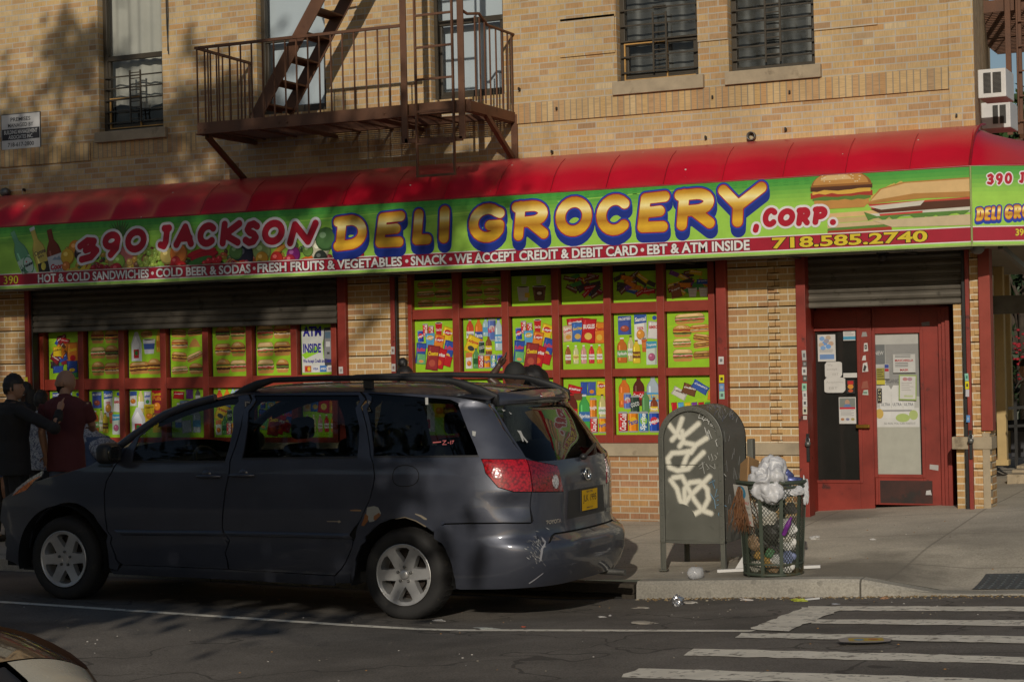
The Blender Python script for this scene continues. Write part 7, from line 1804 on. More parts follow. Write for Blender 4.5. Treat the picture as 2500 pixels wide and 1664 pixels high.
# sticker columns on the shutter channels
def st(px0, py0, px1, py1, y, col, label, mark=None, grp='stickers on the shutter channels'):
    def f(p, W, h):
        p.rrect(W / 2, h / 2, W, h, R.uniform(-.05, .05), col)
        if mark: p.rrect(W * .5, h * .5, W * .5, h * .4, 0, mark)
    notice(px0, py0, px1, py1, y, label, f, 'sticker', grp, 'channel_sticker')
cp = lambda x, y: (1740 + x / 3.92, 640 + y / 3.92)
for (x0, y0, x1, y1, c, m_, lab) in ((855, 842, 895, 938, (.42, .42, .40), (.15, .15, .15), 'torn grey sticker, topmost on the channel left of the doors'), (860, 945, 900, 1000, (.12, .11, .1), (.3, .3, .3), 'scratched dark sticker on the channel left of the doors'), (855, 1003, 900, 1078, PW, (.15, .15, .15), 'white sticker above the scraped one on the left door channel'), (862, 1082, 905, 1140, (.10, .09, .08), (.35, .35, .33), 'scraped black sticker above the mint one left of the doors'), (855, 1158, 900, 1228, (.30, .55, .40), (.08, .2, .14), 'mint green sticker on the channel left of the doors'), (860, 1230, 902, 1308, PW, (.2, .2, .2), 'white sticker under the mint one left of the doors'), (861, 1310, 905, 1382, PW, (.1, .1, .1), 'white sticker with black square left of the doors'), (862, 1384, 905, 1454, (.58, .55, .44), (.04, .04, .04), 'cream sticker with black arch, second lowest left of the doors'), (866, 1468, 902, 1504, (.55, .5, .46), (.45, .38, .36), 'small pale dot sticker, lowest left of the doors'),
                                (56, 902, 106, 975, PW, (.2, .2, .2), 'white sticker, topmost on the channel beside the tall shop window'), (62, 1078, 110, 1152, (.66, .60, .02), (.06, .06, .03), 'yellow sticker on the channel beside the tall shop window'), (62, 1160, 112, 1232, (.14, .28, .50), (.35, .42, .5), 'blue sticker on the channel beside the tall shop window'), (64, 1234, 114, 1308, (.30, .55, .42), (.12, .16, .14), 'mint sticker, lowest on the channel beside the tall shop window')):
    a, b = cp(x0, y0), cp(x1, y1); st(a[0], a[1], b[0], b[1], -.123, c, lab, m_)
for (x0, y0, x1, y1, c, m_, lab) in ((1133, 697, 1153, 738, (.25, .52, .40), (.06, .2, .14), 'mint sticker on the narrow channel right of the doors'), (1135, 740, 1156, 783, (.66, .58, .02), (.08, .08, .03), 'yellow sticker on the narrow channel right of the doors'), (1137, 785, 1157, 824, (.5, .48, .5), None, 'blank white sticker on the narrow channel right of the doors'), (1141, 925, 1161, 964, (.10, .25, .50), (.3, .4, .55), 'blue sticker, lowest on the narrow channel right of the doors')):
    a, b = c6(x0, y0), c6(x1, y1); st(a[0], a[1], b[0], b[1], -.103, c, lab, m_)
for (x0, y0, x1, y1, lab) in ((978, 1040, 1028, 1145, 'torn silvery sticker on the channel right of the middle brick pier'), (985, 1275, 1040, 1380, 'ripped white sticker near the woman with the bun')):
    st(780 + x0 / 5.6, 660 + y0 / 5.6, 780 + x1 / 5.6, 660 + y1 / 5.6, -.123, (.42, .41, .39), lab, (.2, .12, .1))
st(780 + 265 / 5.6, 660 + 1315 / 5.6, 780 + 322 / 5.6, 660 + 1410 / 5.6, -.103, (.48, .46, .44), 'grey label on the channel right of the cash machine poster', (.28, .27, .26))
st(0 + 120 / 1.96, 400 + 1020 / 1.96, 133 / 1.96, 400 + 1052 / 1.96, -.103, (.5, .44, .03), 'yellow sticker on the channel behind the man in the black shirt', None)
# padlocks
for px, py, y, lab in ((1972, 1078, -.12, 'steel padlock on the shutter channel left of the doors'), (2370, 1070, -.1, 'steel padlock with keys on the channel right of the doors')):
    c = P(px, py, y - .03); t = thing('padlock', lab, 'padlock', tuple(c), 'padlocks on the shutter channels')
    q = MB(); q.lathe((c.x, c.y, c.z - .02), [(.0, -.022), (.026, -.02), (.028, -.008), (.028, .008), (.026, .02), (0, .022)], 16, 'y'); q.build('body', GREYM, t, smooth=True)
    q = MB(); q.tube([(c.x - .018, c.y, c.z - .005), (c.x - .018, c.y, c.z + .03), (c.x, c.y, c.z + .048), (c.x + .018, c.y, c.z + .03), (c.x + .018, c.y, c.z - .005)], .005, 6); q.build('shackle', CHROME, t)
    q = MB(); q.box(c.x - .02, c.x + .01, c.y + .012, c.y + .035, c.z - .2, c.z + .08); q.build('hasp', BLACKM, t, bevel=.003)
def gp(px, py):
    p = G(px, py, -.1)
    for _ in range(8): p = G(px, py, walk_fn(p.x, p.y) if p.y > KY else h_road(p.x, p.y))
    return p
# ------------------------------------------------------------------ mailbox, litter basket and street litter
OLIVE = plain('olive_green_paint', H('585850'), .42, var=.18, scale=3, dirt=(H('484840'), 5, .62), bmp=.05)
def mailbox():
    fa, fb_ = gp(1613, 1396), gp(1795, 1391); yf = fa.y; x0 = fa.x; x1 = x0 + .56; yb = yf + .62; zg = walk_fn(x0 + .28, yf + .1) - .004
    zb, zs, zt = zg + .235, zg + 1.075, zg + 1.36
    t = thing('mailbox', 'olive green arched mailbox tagged with cream graffiti on the pavement', 'mailbox', (3.26, -3.25, zg))
    cx = (x0 + x1) / 2; rw = (x1 - x0) / 2; rh = zt - zs
    out = [(x0, zb)] + [(cx - rw * math.cos(a), zs + rh * math.sin(a)) for a in np.linspace(0, PI, 25)] + [(x1, zb)]
    q = MB(); n = len(out)
    q.add([(x, yf + .012, z) for x, z in out] + [(x, yb, z) for x, z in out], [(i, i + 1, n + i + 1, n + i) for i in range(n - 1)], 0, None, True)
    q.add([(x, yf + .03, z) for x, z in out], [tuple(range(n))]); q.add([(x, yb, z) for x, z in out], [tuple(reversed(range(n)))])
    q.quad((x0, yf + .03, zb), (x1, yf + .03, zb), (x1, yb, zb), (x0, yb, zb))
    body = q.build('body', OLIVE, t)
    # rolled rims with rivets, front and back
    for y in (yf, yb - .03):
        q = MB(); w = .045
        inn = [(cx + (x - cx) * (1 - w / rw), z if z <= zs else zs + (z - zs) * (1 - w / rh)) for x, z in out]
        q.add([(x, y, z) for x, z in out] + [(x, y, z) for x, z in inn] + [(x, y + .03, z) for x, z in out] + [(x, y + .03, z) for x, z in inn], [(n + i, n + i + 1, i + 1, i) for i in range(n - 1)] + [(i, i + 1, 2 * n + i + 1, 2 * n + i) for i in range(n - 1)] + [(3 * n + i, 3 * n + i + 1, n + i + 1, n + i) for i in range(n - 1)], 0, None, False)
        q.build('rim', OLIVE, t, bevel=.004)
    # front plate steps and legs
    q = MB(); q.add([(cx + .02 + .15 * math.cos(a) * 1.0 - .12, yf + .022, zb + .02 + .30 * math.sin(a) ** .7 if 0 < a < PI else zb + .02) for a in np.linspace(0, PI, 14)] + [(cx - .25, yf + .022, zb + .02)], [tuple(range(15))]); q.build('arched_plate', OLIVE, t)
    q = MB(); q.tube([(x0 + .04, yf + .024, zb + .005), (cx - .1, yf + .024, zb - .004), (x1 - .04, yf + .024, zb + .004)], .008, 6); q.bar((x0 + .05, yf + .026, zs - .2), (x1 - .05, yf + .026, zs - .2), .008, .006); q.build('seam', OLIVE, t)
    for x, y in ((x0 + .022, yf + .02), (x1 - .022, yf + .02), (x0 + .022, yb - .02), (x1 - .022, yb - .02)):
        q = MB(); s = 1 if x < cx else -1
        q.box(x - .022, x + .022, y - .006, y + .006, zg, zb + .02); q.box(x - .022 if s > 0 else x + .012, x - .012 if s > 0 else x + .022, y - .02, y + .03, zg, zb + .02); q.box(x - .035, x + .035, y - .035, y + .03, zg, zg + .014)
        q.build('leg', OLIVE, t, bevel=.003)
    q = MB()
    for k in range(2, n - 2, 2):
        x, z = out[k]; x = cx + (x - cx) * (1 - .024 / rw); z = z if z <= zs else zs + (z - zs) * (1 - .024 / rh); q.lathe((x, yf, z), [(.0, -.006), (.005, -.005), (.007, 0)], 8, 'y')
    for z in np.arange(zb + .04, zs, .095):
        for x in (x0 + .024, x1 - .024): q.lathe((x, yf, z), [(.0, -.006), (.005, -.005), (.007, 0)], 8, 'y')
    for z in np.arange(zb + .04, zs, .12): q.lathe((x1, yf + .05, z), [(.007, 0), (.005, .005), (0, .006)], 8, 'x'); q.lathe((x1, yb - .05, z), [(.007, 0), (.005, .005), (0, .006)], 8, 'x')
    q.build('rivets', OLIVE, t)
    # letter drop hood on the street side is at the back; side slot shows as a dark box edge
    q = MB(); q.box(x1, x1 + .05, yb + .02, yb + .1, zs - .35, zs - .02); q.build('pull_down_hood', OLIVE, t, bevel=.008)
    # spray-can graffiti on the front: soft-edged cream strokes
    m, nt, b = M('cream_spray_paint'); a = nd(nt, 'ShaderNodeAttribute', attribute_name='Col').outputs['Color']; sp = nd(nt, 'ShaderNodeSeparateColor', ins={0: a})
    b.inputs['Base Color'].default_value = (.68, .65, .53, 1); b.inputs['Roughness'].default_value = .7
    al = mth(nt, 'MULTIPLY', sp.outputs[0], mth(nt, 'ADD', .75, mth(nt, 'MULTIPLY', noise_f(nt, 60, 2, .6, objco(nt)), .5))); nt.links.new(al, b.inputs['Alpha'])
    m2, nt2, b2 = M('marker_pen'); a2 = nd(nt2, 'ShaderNodeAttribute', attribute_name='Col').outputs['Color']; nt2.links.new(a2, b2.inputs['Base Color']); b2.inputs['Roughness'].default_value = .5
    cm = lambda x, y: P(1580 + x / 3.266, 960 + y / 3.266, yf + .03)
    def mp(pts): return [(lambda v: (v.x, v.z))(cm(x, y)) for x, y in pts]
    fat = [[(165, 235), (215, 300), (265, 350)], [(280, 200), (235, 330), (200, 370)], [(410, 240), (330, 310), (280, 345), (280, 300)], [(280, 300), (290, 380), (260, 420)], [(290, 390), (390, 410), (475, 355)],
           [(340, 460), (280, 470), (200, 475), (165, 520), (180, 590), (245, 615), (330, 600), (380, 540), (450, 470)], [(335, 460), (310, 520), (285, 590)], [(390, 410), (350, 470)],
           [(190, 690), (240, 760), (265, 850), (300, 900), (190, 960)], [(210, 670), (280, 660), (330, 760), (380, 850), (440, 930), (510, 955)], [(500, 660), (420, 740), (340, 820), (285, 900)], [(300, 760), (340, 710), (420, 700), (480, 760), (490, 840), (450, 920), (380, 960), (320, 950), (300, 880), (300, 760)]]
    segs = []
    for s_ in fat:
        p = mp(s_); segs += [(p[i], p[i + 1]) for i in range(len(p) - 1)]
    xs = np.arange(x0 + .03, x1 - .03, .006); zs_ = np.arange(zb + .05, zt - .04, .006); X, Z = np.meshgrid(xs, zs_); D = seg_dist(X, Z, segs)
    A = np.clip((.031 - D) / .020, 0, 1)
    A *= ((X - cx) / (rw - .05)) ** 2 + (np.maximum(Z - zs, 0) / (rh - .05)) ** 2 < 1
    q = MB(); ny, nx = A.shape
    for j in range(ny - 1):
        for i in range(nx - 1):
            v = A[j:j + 2, i:i + 2].mean()
            if v > .02: q.add([(xs[i], yf + .026, zs_[j]), (xs[i + 1], yf + .026, zs_[j]), (xs[i + 1], yf + .026, zs_[j + 1]), (xs[i], yf + .026, zs_[j + 1])], [(0, 1, 2, 3)], 0, (v, v, v))
    q.build('spray_graffiti', m, t)
    q = MB()
    def pen(strokes, w, col):
        for s_ in strokes:
            p = [cm(x, y) for x, y in s_]; q.tube([(v.x, yf + .0225, v.z) for v in p], w, 4, 0, col)
    wh, bl_ = (.52, .52, .48), (.16, .30, .42)
    pen([[(412, 195), (425, 160), (470, 165), (440, 200), (412, 195)], [(440, 200), (455, 215)], [(450, 220), (475, 190), (490, 225)], [(458, 212), (482, 212)], [(480, 205), (520, 215)], [(500, 210), (490, 245)], [(505, 250), (525, 232)], [(510, 260), (548, 235), (520, 262), (548, 275)], [(545, 290), (560, 265)], [(545, 300), (565, 290), (560, 330), (580, 320)], [(545, 380), (575, 350), (605, 400), (595, 440), (560, 420), (550, 385)], [(460, 268), (480, 340), (500, 300)], [(490, 290), (520, 360), (500, 370), (480, 300)]], .0042, wh)
    pen([[(490, 495), (500, 530)], [(512, 480), (530, 530), (515, 535)], [(540, 490), (560, 510), (545, 525)], [(560, 470), (580, 530)], [(590, 510), (590, 540)], [(412, 580), (460, 545), (440, 590), (420, 600)], [(470, 560), (500, 600), (480, 605)], [(500, 570), (540, 600)], [(540, 560), (545, 600)], [(580, 565), (600, 620), (632, 660)], [(440, 545), (460, 640)]], .003, (.40, .40, .36))
    pen([[(495, 715), (540, 690), (530, 740), (520, 680), (540, 755)], [(505, 795), (540, 850), (548, 915)], [(560, 760), (540, 830), (600, 790), (595, 840), (560, 850)], [(555, 890), (610, 870), (570, 960), (590, 1010), (612, 1030)], [(600, 900), (590, 870), (635, 900)]], .0036, bl_)
    q.build('pen_graffiti', m2, t)
    q = MB()   # scratches over the curved top
    for i in range(46):
        a = R.uniform(.22, .75) * PI / 2 + .12; l = R.uniform(.05, .2); y = R.uniform(yf + .06, yb - .1)
        pts = [(cx + (rw + .0012) * math.cos(a + k * .05 * R.uniform(.6, 1.4)), y + l * k / 4, zs + (rh + .0012) * math.sin(a + k * .05)) for k in range(4)]
        q.tube(pts, R.uniform(.0008, .0018), 4, 0, (.42, .42, .42) if R.random() < .75 else (.16, .18, .3))
    for i in range(26):
        y, z = R.uniform(yf + .05, yb - .12), R.uniform(zb + .1, zs); q.tube([(x1 + .0008, y, z), (x1 + .0008, y + R.uniform(-.05, .05), z + R.uniform(.02, .1))], .001, 4, 0, (.3, .3, .3))
    q.build('scratches', m2, t)
mailbox()
# ---- wire litter basket and what is heaped in it
BASK = plain('green_basket_wire', H('3e463a'), .55, var=.2, dirt=(H('4a4028'), 7, .58))
_b = gp(1870, 1410); BX, BY = _b.x - .01, _b.y + .235; BZ = walk_fn(BX, BY)
def brad(h): return .228 + .045 * (h / .76) ** 1.2
def basket():
    t = thing('litter_basket', 'overflowing green wire mesh litter basket next to the mailbox', 'litter basket', (BX, BY, BZ))
    q = MB(); n = 58; m_ = 40
    for k in range(n):
        for dr in (1, -1):
            pts = []
            for i in range(m_ + 1):
                h = .03 + .70 * i / m_; a = 2 * PI * (k + dr * i * .5) / n; r = brad(h); pts.append((BX + r * math.cos(a), BY + r * math.sin(a), BZ + h))
            q.tube(pts, 0.0021, 3, cap=False, smooth=False)
    q.build('wire_mesh', BASK, t)
    for h, r_ in ((.02, .012), (.10, .008), (.735, .016), (.70, .009)):
        q = MB(); q.tube([(BX + brad(h) * math.cos(a), BY + brad(h) * math.sin(a), BZ + h) for a in np.linspace(0, 2 * PI, 41)], r_, 8, cap=False)
        q.build('hoop', BASK, t)
    for k in range(10):
        a = 2 * PI * k / 10 + .25; q = MB(); d = Vector((-math.sin(a), math.cos(a), 0))
        pts = [(h, brad(h) + .006) for h in np.linspace(.0, .74, 8)]; vs = []
        for h, r in pts:
            for s in (-.015, .015): vs.append(Vector((BX + r * math.cos(a), BY + r * math.sin(a), BZ + h)) + d * s)
        q.add(vs, [(2 * i, 2 * i + 1, 2 * i + 3, 2 * i + 2) for i in range(7)]); o = q.build('upright', BASK, t)
        sm = o.modifiers.new('thickness', 'SOLIDIFY'); sm.thickness = .005
    q = MB(); q.lathe((BX, BY, BZ + .03), [(.22, 0), (.0, 0)], 24); q.build('base', BASK, t)
    # enamel notice tied to the front
    a0 = math.radians(-128); c = Vector((BX + (brad(.55) + .012) * math.cos(a0), BY + (brad(.55) + .012) * math.sin(a0), BZ + .56)); u = Vector((math.cos(a0 + PI / 2), math.sin(a0 + PI / 2), 0)); v = Vector((0.16 * math.cos(a0), .16 * math.sin(a0), 1)).normalized()
    u = (u + Vector((0, 0, -.03))).normalized()
    p = Print(c - u * .1 - v * .16, u, v, .0006); p.res = .004; W, h = .2, .32
    p.rect(0, W, 0, h, (.56, .54, .48)); p.ell(.5 * W, .82 * h, .3 * W, .17 * h, (.06, .25, .40)); p.ell(.5 * W, .84 * h, .14 * W, .1 * h, (.5, .35, .2)); p.text('LITTER ONLY', .5 * W, .56 * h, .86 * W, .075 * h, (.50, .07, .05), .02)
    for i, tx in enumerate(('NO HOUSEHOLD', 'TRASH', 'NO BUSINESS', 'TRASH')): p.text(tx, .5 * W, (.45 - .085 * i) * h, (.8 if i % 2 == 0 else .4) * W, .055 * h, (.12, .12, .12), .01)
    p.text('$100 FINE', .5 * W, .08 * h, .75 * W, .08 * h, (.50, .07, .05), .02)
    p.mb.build('notice', PAPER, t)
basket()
def crumple(c, r, seed, col, name, label, cat, squash=(1, 1, 1), rough=.55, trans=False, amp=.45, grp=None, nu=26, nv=18):
    rr = Vector((seed * 1.7, seed * .3, seed * .9))
    def f(d):
        w = Vector((noise.noise(d * 2 + rr), noise.noise(d * 2 - rr), noise.noise(d * 2 + rr * 2))) * .5; a = noise.noise(d * 1.1 + rr) * .8 + (.25 - abs(noise.noise(d * 1.9 + w + rr))) * .9; return 1 + amp * a
    q = MB(); q.ball(c, r * squash[0], r * squash[1], r * squash[2], nu, nv, fn=f)
    if nu < 30: q.sm = [False] * len(q.sm)
    if isinstance(col, bpy.types.Material): m = col
    else: m = LITM.get(col) or plain('litter_' + str(len(LITM)), col, rough, var=.15); LITM[col] = m
    o = q.build(name, m, None, loc=c); return tag(o, label, cat, grp)
LITM = {}
m, nt, b = M('white_plastic_bag'); b.inputs['Base Color'].default_value = (.52, .52, .53, 1); b.inputs['Roughness'].default_value = .38; b.inputs['Subsurface Weight'].default_value = .25; b.inputs['Subsurface Radius'].default_value = (.03, .03, .03); bump(nt, noise_f(nt, 24, 3, .6, objco(nt), .8), .5, .01, b); BAGW = m
cmb = lambda x, y, Y: P(1580 + x / 3.266, 960 + y / 3.266, Y)
c = cmb(975, 690, BY - .17); crumple(c, .165, 3.3, BAGW, 'plastic_bag', 'big white plastic carrier bag bulging over the litter basket rim', 'plastic bag', (.86, .8, 1.0), amp=.62, nu=80, nv=56)
c = cmb(1000, 800, BY - .26); crumple(c, .085, 5.1, BAGW, 'plastic_bag', 'knotted tail of white plastic hanging down the front of the basket', 'plastic bag', (.9, .5, 1.0), amp=.6, nu=32, nv=22)
c = cmb(1262, 780, BY); crumple(c, .06, 8.4, BAGW, 'plastic_bag', 'thin white plastic strip hanging off the right side of the basket', 'plastic bag', (.45, .4, 1.7), amp=.7, nu=24, nv=24)
c = cmb(1140, 775, BY - .12); crumple(c, .075, 2.2, BAGW, 'plastic_bag', 'flat white plastic bag under the blue cans at the basket rim', 'plastic bag', (1.3, .8, .55), amp=.5)
CARD = plain('brown_cardboard', H('a07c52'), .85, var=.12)
q = MB(); a, b_, c_2, d_ = cmb(735, 740, BY - .05), cmb(800, 745, BY - .16), cmb(808, 500, BY - .16), cmb(742, 560, BY - .05); e, f_ = cmb(885, 720, BY + .05), cmb(892, 535, BY + .05)
q.add([a, b_, c_2, d_], [(0, 1, 2, 3)]); q.add([b_, e, f_, c_2], [(0, 1, 2, 3)])
o = q.build('cardboard_box', CARD, None, loc=a); o.modifiers.new('thickness', 'SOLIDIFY').thickness = .006; tag(o, 'folded brown cardboard box flap standing in the litter basket', 'cardboard box')
for (xa, ya, xb, yb, lab) in ((1115, 688, 1222, 698, 'blue and silver drink can lying flat on the basket rim'), (1098, 620, 1150, 668, 'blue drink can leaning behind the flat one on the basket')):
    a, b_ = cmb(xa, ya, BY - .1), cmb(xb, yb, BY - .04); d = (b_ - a).normalized(); L = (b_ - a).length; t = thing('drink_can', lab, 'drink can', tuple(a), 'cans on the litter basket')
    q = MB(); q.tube([a, a + d * .006, a + d * (L - .006), b_], [.024, .031, .031, .024], 16); q.build('can_body', plain('printed_blue_can', (.10, .12, .30), .3, metal=.3, var=.6, scale=30), t)
    q = MB(); q.tube([b_ + d * .0005, b_ + d * .003], [.024, .024], 16); q.build('can_end', GREYM, t)
# trash inside the basket, each piece loose
rr = random.Random(11); k = 0
INS = [((.58, .57, .54), 'white paper'), ((.55, .54, .50), 'white napkin'), ((.04, .035, .03), 'black bag'), ((.35, .22, .12), 'brown paper'), ((.42, .25, .06), 'orange wrapper'), ((.08, .2, .09), 'green bottle'), ((.16, .19, .32), 'blue wrapper'), ((.50, .47, .40), 'cream cup'), ((.06, .05, .045), 'dark rag'), ((.22, .05, .25), 'purple wrapper')]
G_IN = 'crumpled litter inside the basket'
spots = [(905, 930, .10, 1, 'crumpled white paper high in the basket beside the notice'), (970, 1000, .085, 7, 'cream crumpled food wrapper in the upper middle of the basket'), (1000, 880, .09, 2, 'black plastic under the white bag in the basket'), (1150, 920, .06, 8, 'dark rag near the right rim inside the basket'), (1150, 1080, .10, 0, 'white paper wad along the right side of the basket'), (980, 1110, .13, 2, 'large black bag in the middle of the basket'), (860, 1190, .08, 3, 'brown paper scrap low at the left of the basket'), (1140, 1200, .08, 1, 'white napkin right of the large black bag'), (890, 1290, .05, 4, 'orange wrapper near the basket bottom'), (975, 1275, .05, 5, 'green wrapper near the basket bottom'), (1030, 1330, .06, 0, 'white paper at the basket bottom'), (1130, 1300, .07, 6, 'blue wrapper low at the right of the basket'), (950, 1340, .05, 4, 'orange scrap under the green wrapper'), (870, 1410, .06, 7, 'cream litter at the very bottom left of the basket'), (1000, 1410, .06, 3, 'brown litter at the very bottom middle of the basket'), (1130, 1410, .06, 1, 'white litter at the very bottom right of the basket'), (1080, 1150, .07, 7, 'cream wrapper behind the purple bottle'), (930, 1180, .07, 8, 'dark rag beneath the black bag')]
for x, y, r, ci, lab in spots:
    r *= .8; c = cmb(x, y, BY - .12); v = Vector((c.x - BX, c.y - BY, 0)); lim = brad(max(0, c.z - BZ)) - r * .85
    if v.length > lim: c = c - v * (1 - lim / v.length)
    c.z = max(c.z, BZ + .04 + r * .7); crumple(c, r, k * 1.37 + 2, INS[ci][0], 'crumpled_litter', lab, 'litter', (1, .6, .9), amp=.5, grp=G_IN, nu=20, nv=14); k += 1
a, b_ = cmb(1085, 1130, BY - .20), cmb(1150, 985, BY - .20); t = thing('drink_bottle', 'purple drink bottle slanting inside the litter basket', 'bottle', tuple(a)); q = MB(); d = b_ - a; q.tube([a, a + d * .05, a + d * .7, a + d * .85, b_], [.012, .02, .02, .01, .01], 12); q.build('bottle_body', plain('purple_label', (.16, .03, .22), .3, var=.5, scale=30), t)
HAIR_W = plain('brown_fur', H('6b4423'), .6, var=.4, scale=20)
q = MB(); c = cmb(760, 870, BY - .2)
for i in range(90):
    x, y = R.gauss(0, .02), R.gauss(0, .02); pts = [(c.x + x * .6, c.y + y, c.z + .13)]
    for s in range(1, 7): pts.append((c.x + x * (.6 + s * .3) + .012 * math.sin(s * 1.3 + i), c.y + y * (1 + s * .1) - .01 * s * .5, c.z + .13 - .055 * s * R.uniform(.85, 1.15)))
    q.tube(pts, [.005, .006, .006, .005, .004, .003, .001], 4)
tag(q.build('hair_extension', HAIR_W, None, loc=c), 'long brown hair piece hanging over the left side of the basket', 'hairpiece')
# litter on the ground
WPL = plain('white_foam', (.60, .59, .57), .6, var=.1)
q = MB(); a, b_ = gp(1580 + 560 / 3.266, 960 + 1430 / 3.266), gp(1580 + 1382 / 3.266, 960 + 1393 / 3.266); q.bar(a + Vector((0, 0, .016)), b_ + Vector((0, 0, .016)), .04, .024); tag(q.build('foam_strip', WPL, None, bevel=.003, loc=a), 'long white strip of wood trim stuck under the litter basket', 'strip of wood')
q = MB(); c = gp(1580 + 730 / 3.266, 960 + 1395 / 3.266); q.add([(c.x - .03, c.y, c.z), (c.x + .06, c.y, c.z), (c.x + .07, c.y + .03, c.z + .14), (c.x + .03, c.y + .02, c.z + .1)], [(0, 1, 2, 3)]); o = q.build('paper_scrap', WPL, None, loc=c); o.modifiers.new('thickness', 'SOLIDIFY').thickness = .003; tag(o, 'stiff white paper standing between mailbox leg and basket', 'paper')
# clear dome cup on its side
m, nt, b = M('clear_plastic_cup'); b.inputs['Base Color'].default_value = (.62, .63, .65, 1); b.inputs['Alpha'].default_value = .42; b.inputs['Roughness'].default_value = .15
c = gp(1580 + 322 / 3.266, 960 + 1485 / 3.266); t = thing('plastic_cup', 'clear plastic cup with domed lid lying on the kerb edge', 'plastic cup', tuple(c))
d = Vector((-.75, -.66, .0)).normalized(); o = c + Vector((.05, .04, .052)); q = MB(); q.tube([o - d * .06, o - d * .055, o + d * .0, o + d * .02], [.02, .045, .050, .053], 18, cap=False); q.build('cup_wall', m, t); q = MB(); q.tube([o + d * .02, o + d * .05, o + d * .065], [.052, .04, .012], 18); q.build('dome_lid', m, t)
foil = plain('silver_foil', (.66, .66, .68), .22, metal=.9)
c = gp(1654, 1478); c.z += .03; crumple(c, .05, 4.4, foil, 'foil_ball', 'shiny crumpled ball of silver foil in the gutter', 'foil', (.8, .8, 1.0), amp=.7, nu=24, nv=16)
LBL = ['white tissue on the kerb below the litter basket', 'white paper lump on the pavement right of the basket', 'small dark stone beside the plastic cup', 'white paper scrap beside the foil ball', 'flattened grey paper in the parking lane', 'flat cardboard scrap in the parking lane near the drain', 'white scrap on the parking line behind the van wheel', 'green and white wrapper on the parking line', 'tiny red scrap on the road near the parking line', 'white scrap in the parking lane near the bumper', 'pale wrapper strip in the gutter under the basket', 'yellow wrapper beside the white straw in the gutter', 'small white cup lid in the gutter at the crossing', 'orange chip of litter in the gutter', 'small white scrap on the pavement in front of the doors', 'white bottle cap in the parking lane']
for i, (px, py, r, sq, col) in enumerate(((1910, 1420, .042, (1, .8, .6), (.58, .56, .52)), (1990, 1315, .06, (1.2, .7, .5), (.55, .53, .49)), (1726, 1396, .03, (1.3, 1, .5), (.08, .07, .06)), (1686, 1472, .05, (1.6, .8, .3), (.50, .47, .42)), (1575, 1521, .10, (1.5, .8, .12), (.42, .38, .32)), (1566, 1484, .06, (1.6, .7, .15), (.46, .42, .36)), (1072, 1515, .05, (1.4, .6, .2), (.55, .53, .5)), (1190, 1534, .07, (1.6, .5, .12), (.5, .52, .48)), (1278, 1530, .022, (1.2, .8, .3), (.5, .10, .05)), (1470, 1506, .035, (1.4, .7, .25), (.55, .53, .5)), (1820, 1465, .05, (1.4, .5, .35), (.55, .5, .45)), (1952, 1467, .05, (1.8, .5, .4), (.42, .46, .05)), (2040, 1474, .03, (1.4, .8, .2), (.48, .5, .54)), (2158, 1461, .035, (1.5, .7, .35), (.40, .22, .12)), (2130, 1317, .03, (1.3, .6, .35), (.55, .53, .5)), (1489, 1503, .018, (1, 1, .5), (.55, .53, .5)))):
    r *= .62; c = gp(px, py); c.z += r * sq[2] * .6; crumple(c, r, i * 2.3 + 1, tuple(v * .8 for v in col), 'litter_scrap', LBL[i], 'litter', sq, amp=1.1, grp='scraps of litter on the ground', nu=14, nv=9)
q = MB(); a, b_ = gp(1958, 1467), gp(2000, 1463); q.bar(a + Vector((0, 0, .012)), b_ + Vector((0, 0, .012)), .016, .012); tag(q.build('straw', WPL, None, loc=a), 'white drinking straw in the gutter below the basket', 'straw')
# crisp bag on the crossing
a = gp(2115, 1573); p = Print(a + Vector((-.13, -.07, .022)), Vector((1, .25, .0)).normalized(), Vector((-.2, .9, .04)).normalized(), .0006); p.res = .01
p.poly(jit([(0, 0), (.1, -.02), (.2, 0), (.28, .02), (.3, .1), (.2, .15), (.05, .15), (-.02, .08)], .008), (.30, .28, .26)); p.rrect(.14, .07, .2, .09, .1, (.42, .30, .05)); p.ell(.1, .06, .03, .025, (.08, .25, .42)); p.ell(.18, .08, .03, .02, (.40, .12, .05))
o = p.mb.build('snack_bag', PRINT, None, loc=a); tag(o, 'flattened colourful snack bag lying on the zebra crossing', 'snack bag')
rr = random.Random(5); q = MB()
for i in range(500):
    x = rr.uniform(3.1, 6.6); y = KY - abs(rr.gauss(0, .10)) - .01; z = h_road(x, y); s = rr.uniform(.004, .014)
    c = Vector((x, y, z + s * .3)); q.ball(c, s, s * rr.uniform(.5, 1), s * .5, 5, 3, col=rr.choice([(.20, .13, .06), (.28, .2, .1), (.10, .08, .05), (.35, .3, .22)]))
for i in range(420):
    x = rr.uniform(-2, 6.4); y = rr.uniform(-9.5, -.3); z = (walk_fn(x, y) if y > KY else h_road(x, y)); s = rr.uniform(.003, .010)
    q.ball((x, y, z + s * .2), s, s * .8, s * .4, 5, 3, col=rr.choice([(.25, .22, .17), (.10, .09, .08), (.45, .42, .38), (.30, .16, .06)]))
tag(q.build('gutter_debris', vcol('dry_leaf_crumbs', .9), None), 'dry leaf crumbs and grit along the gutter and pavement', 'debris', kind='stuff')
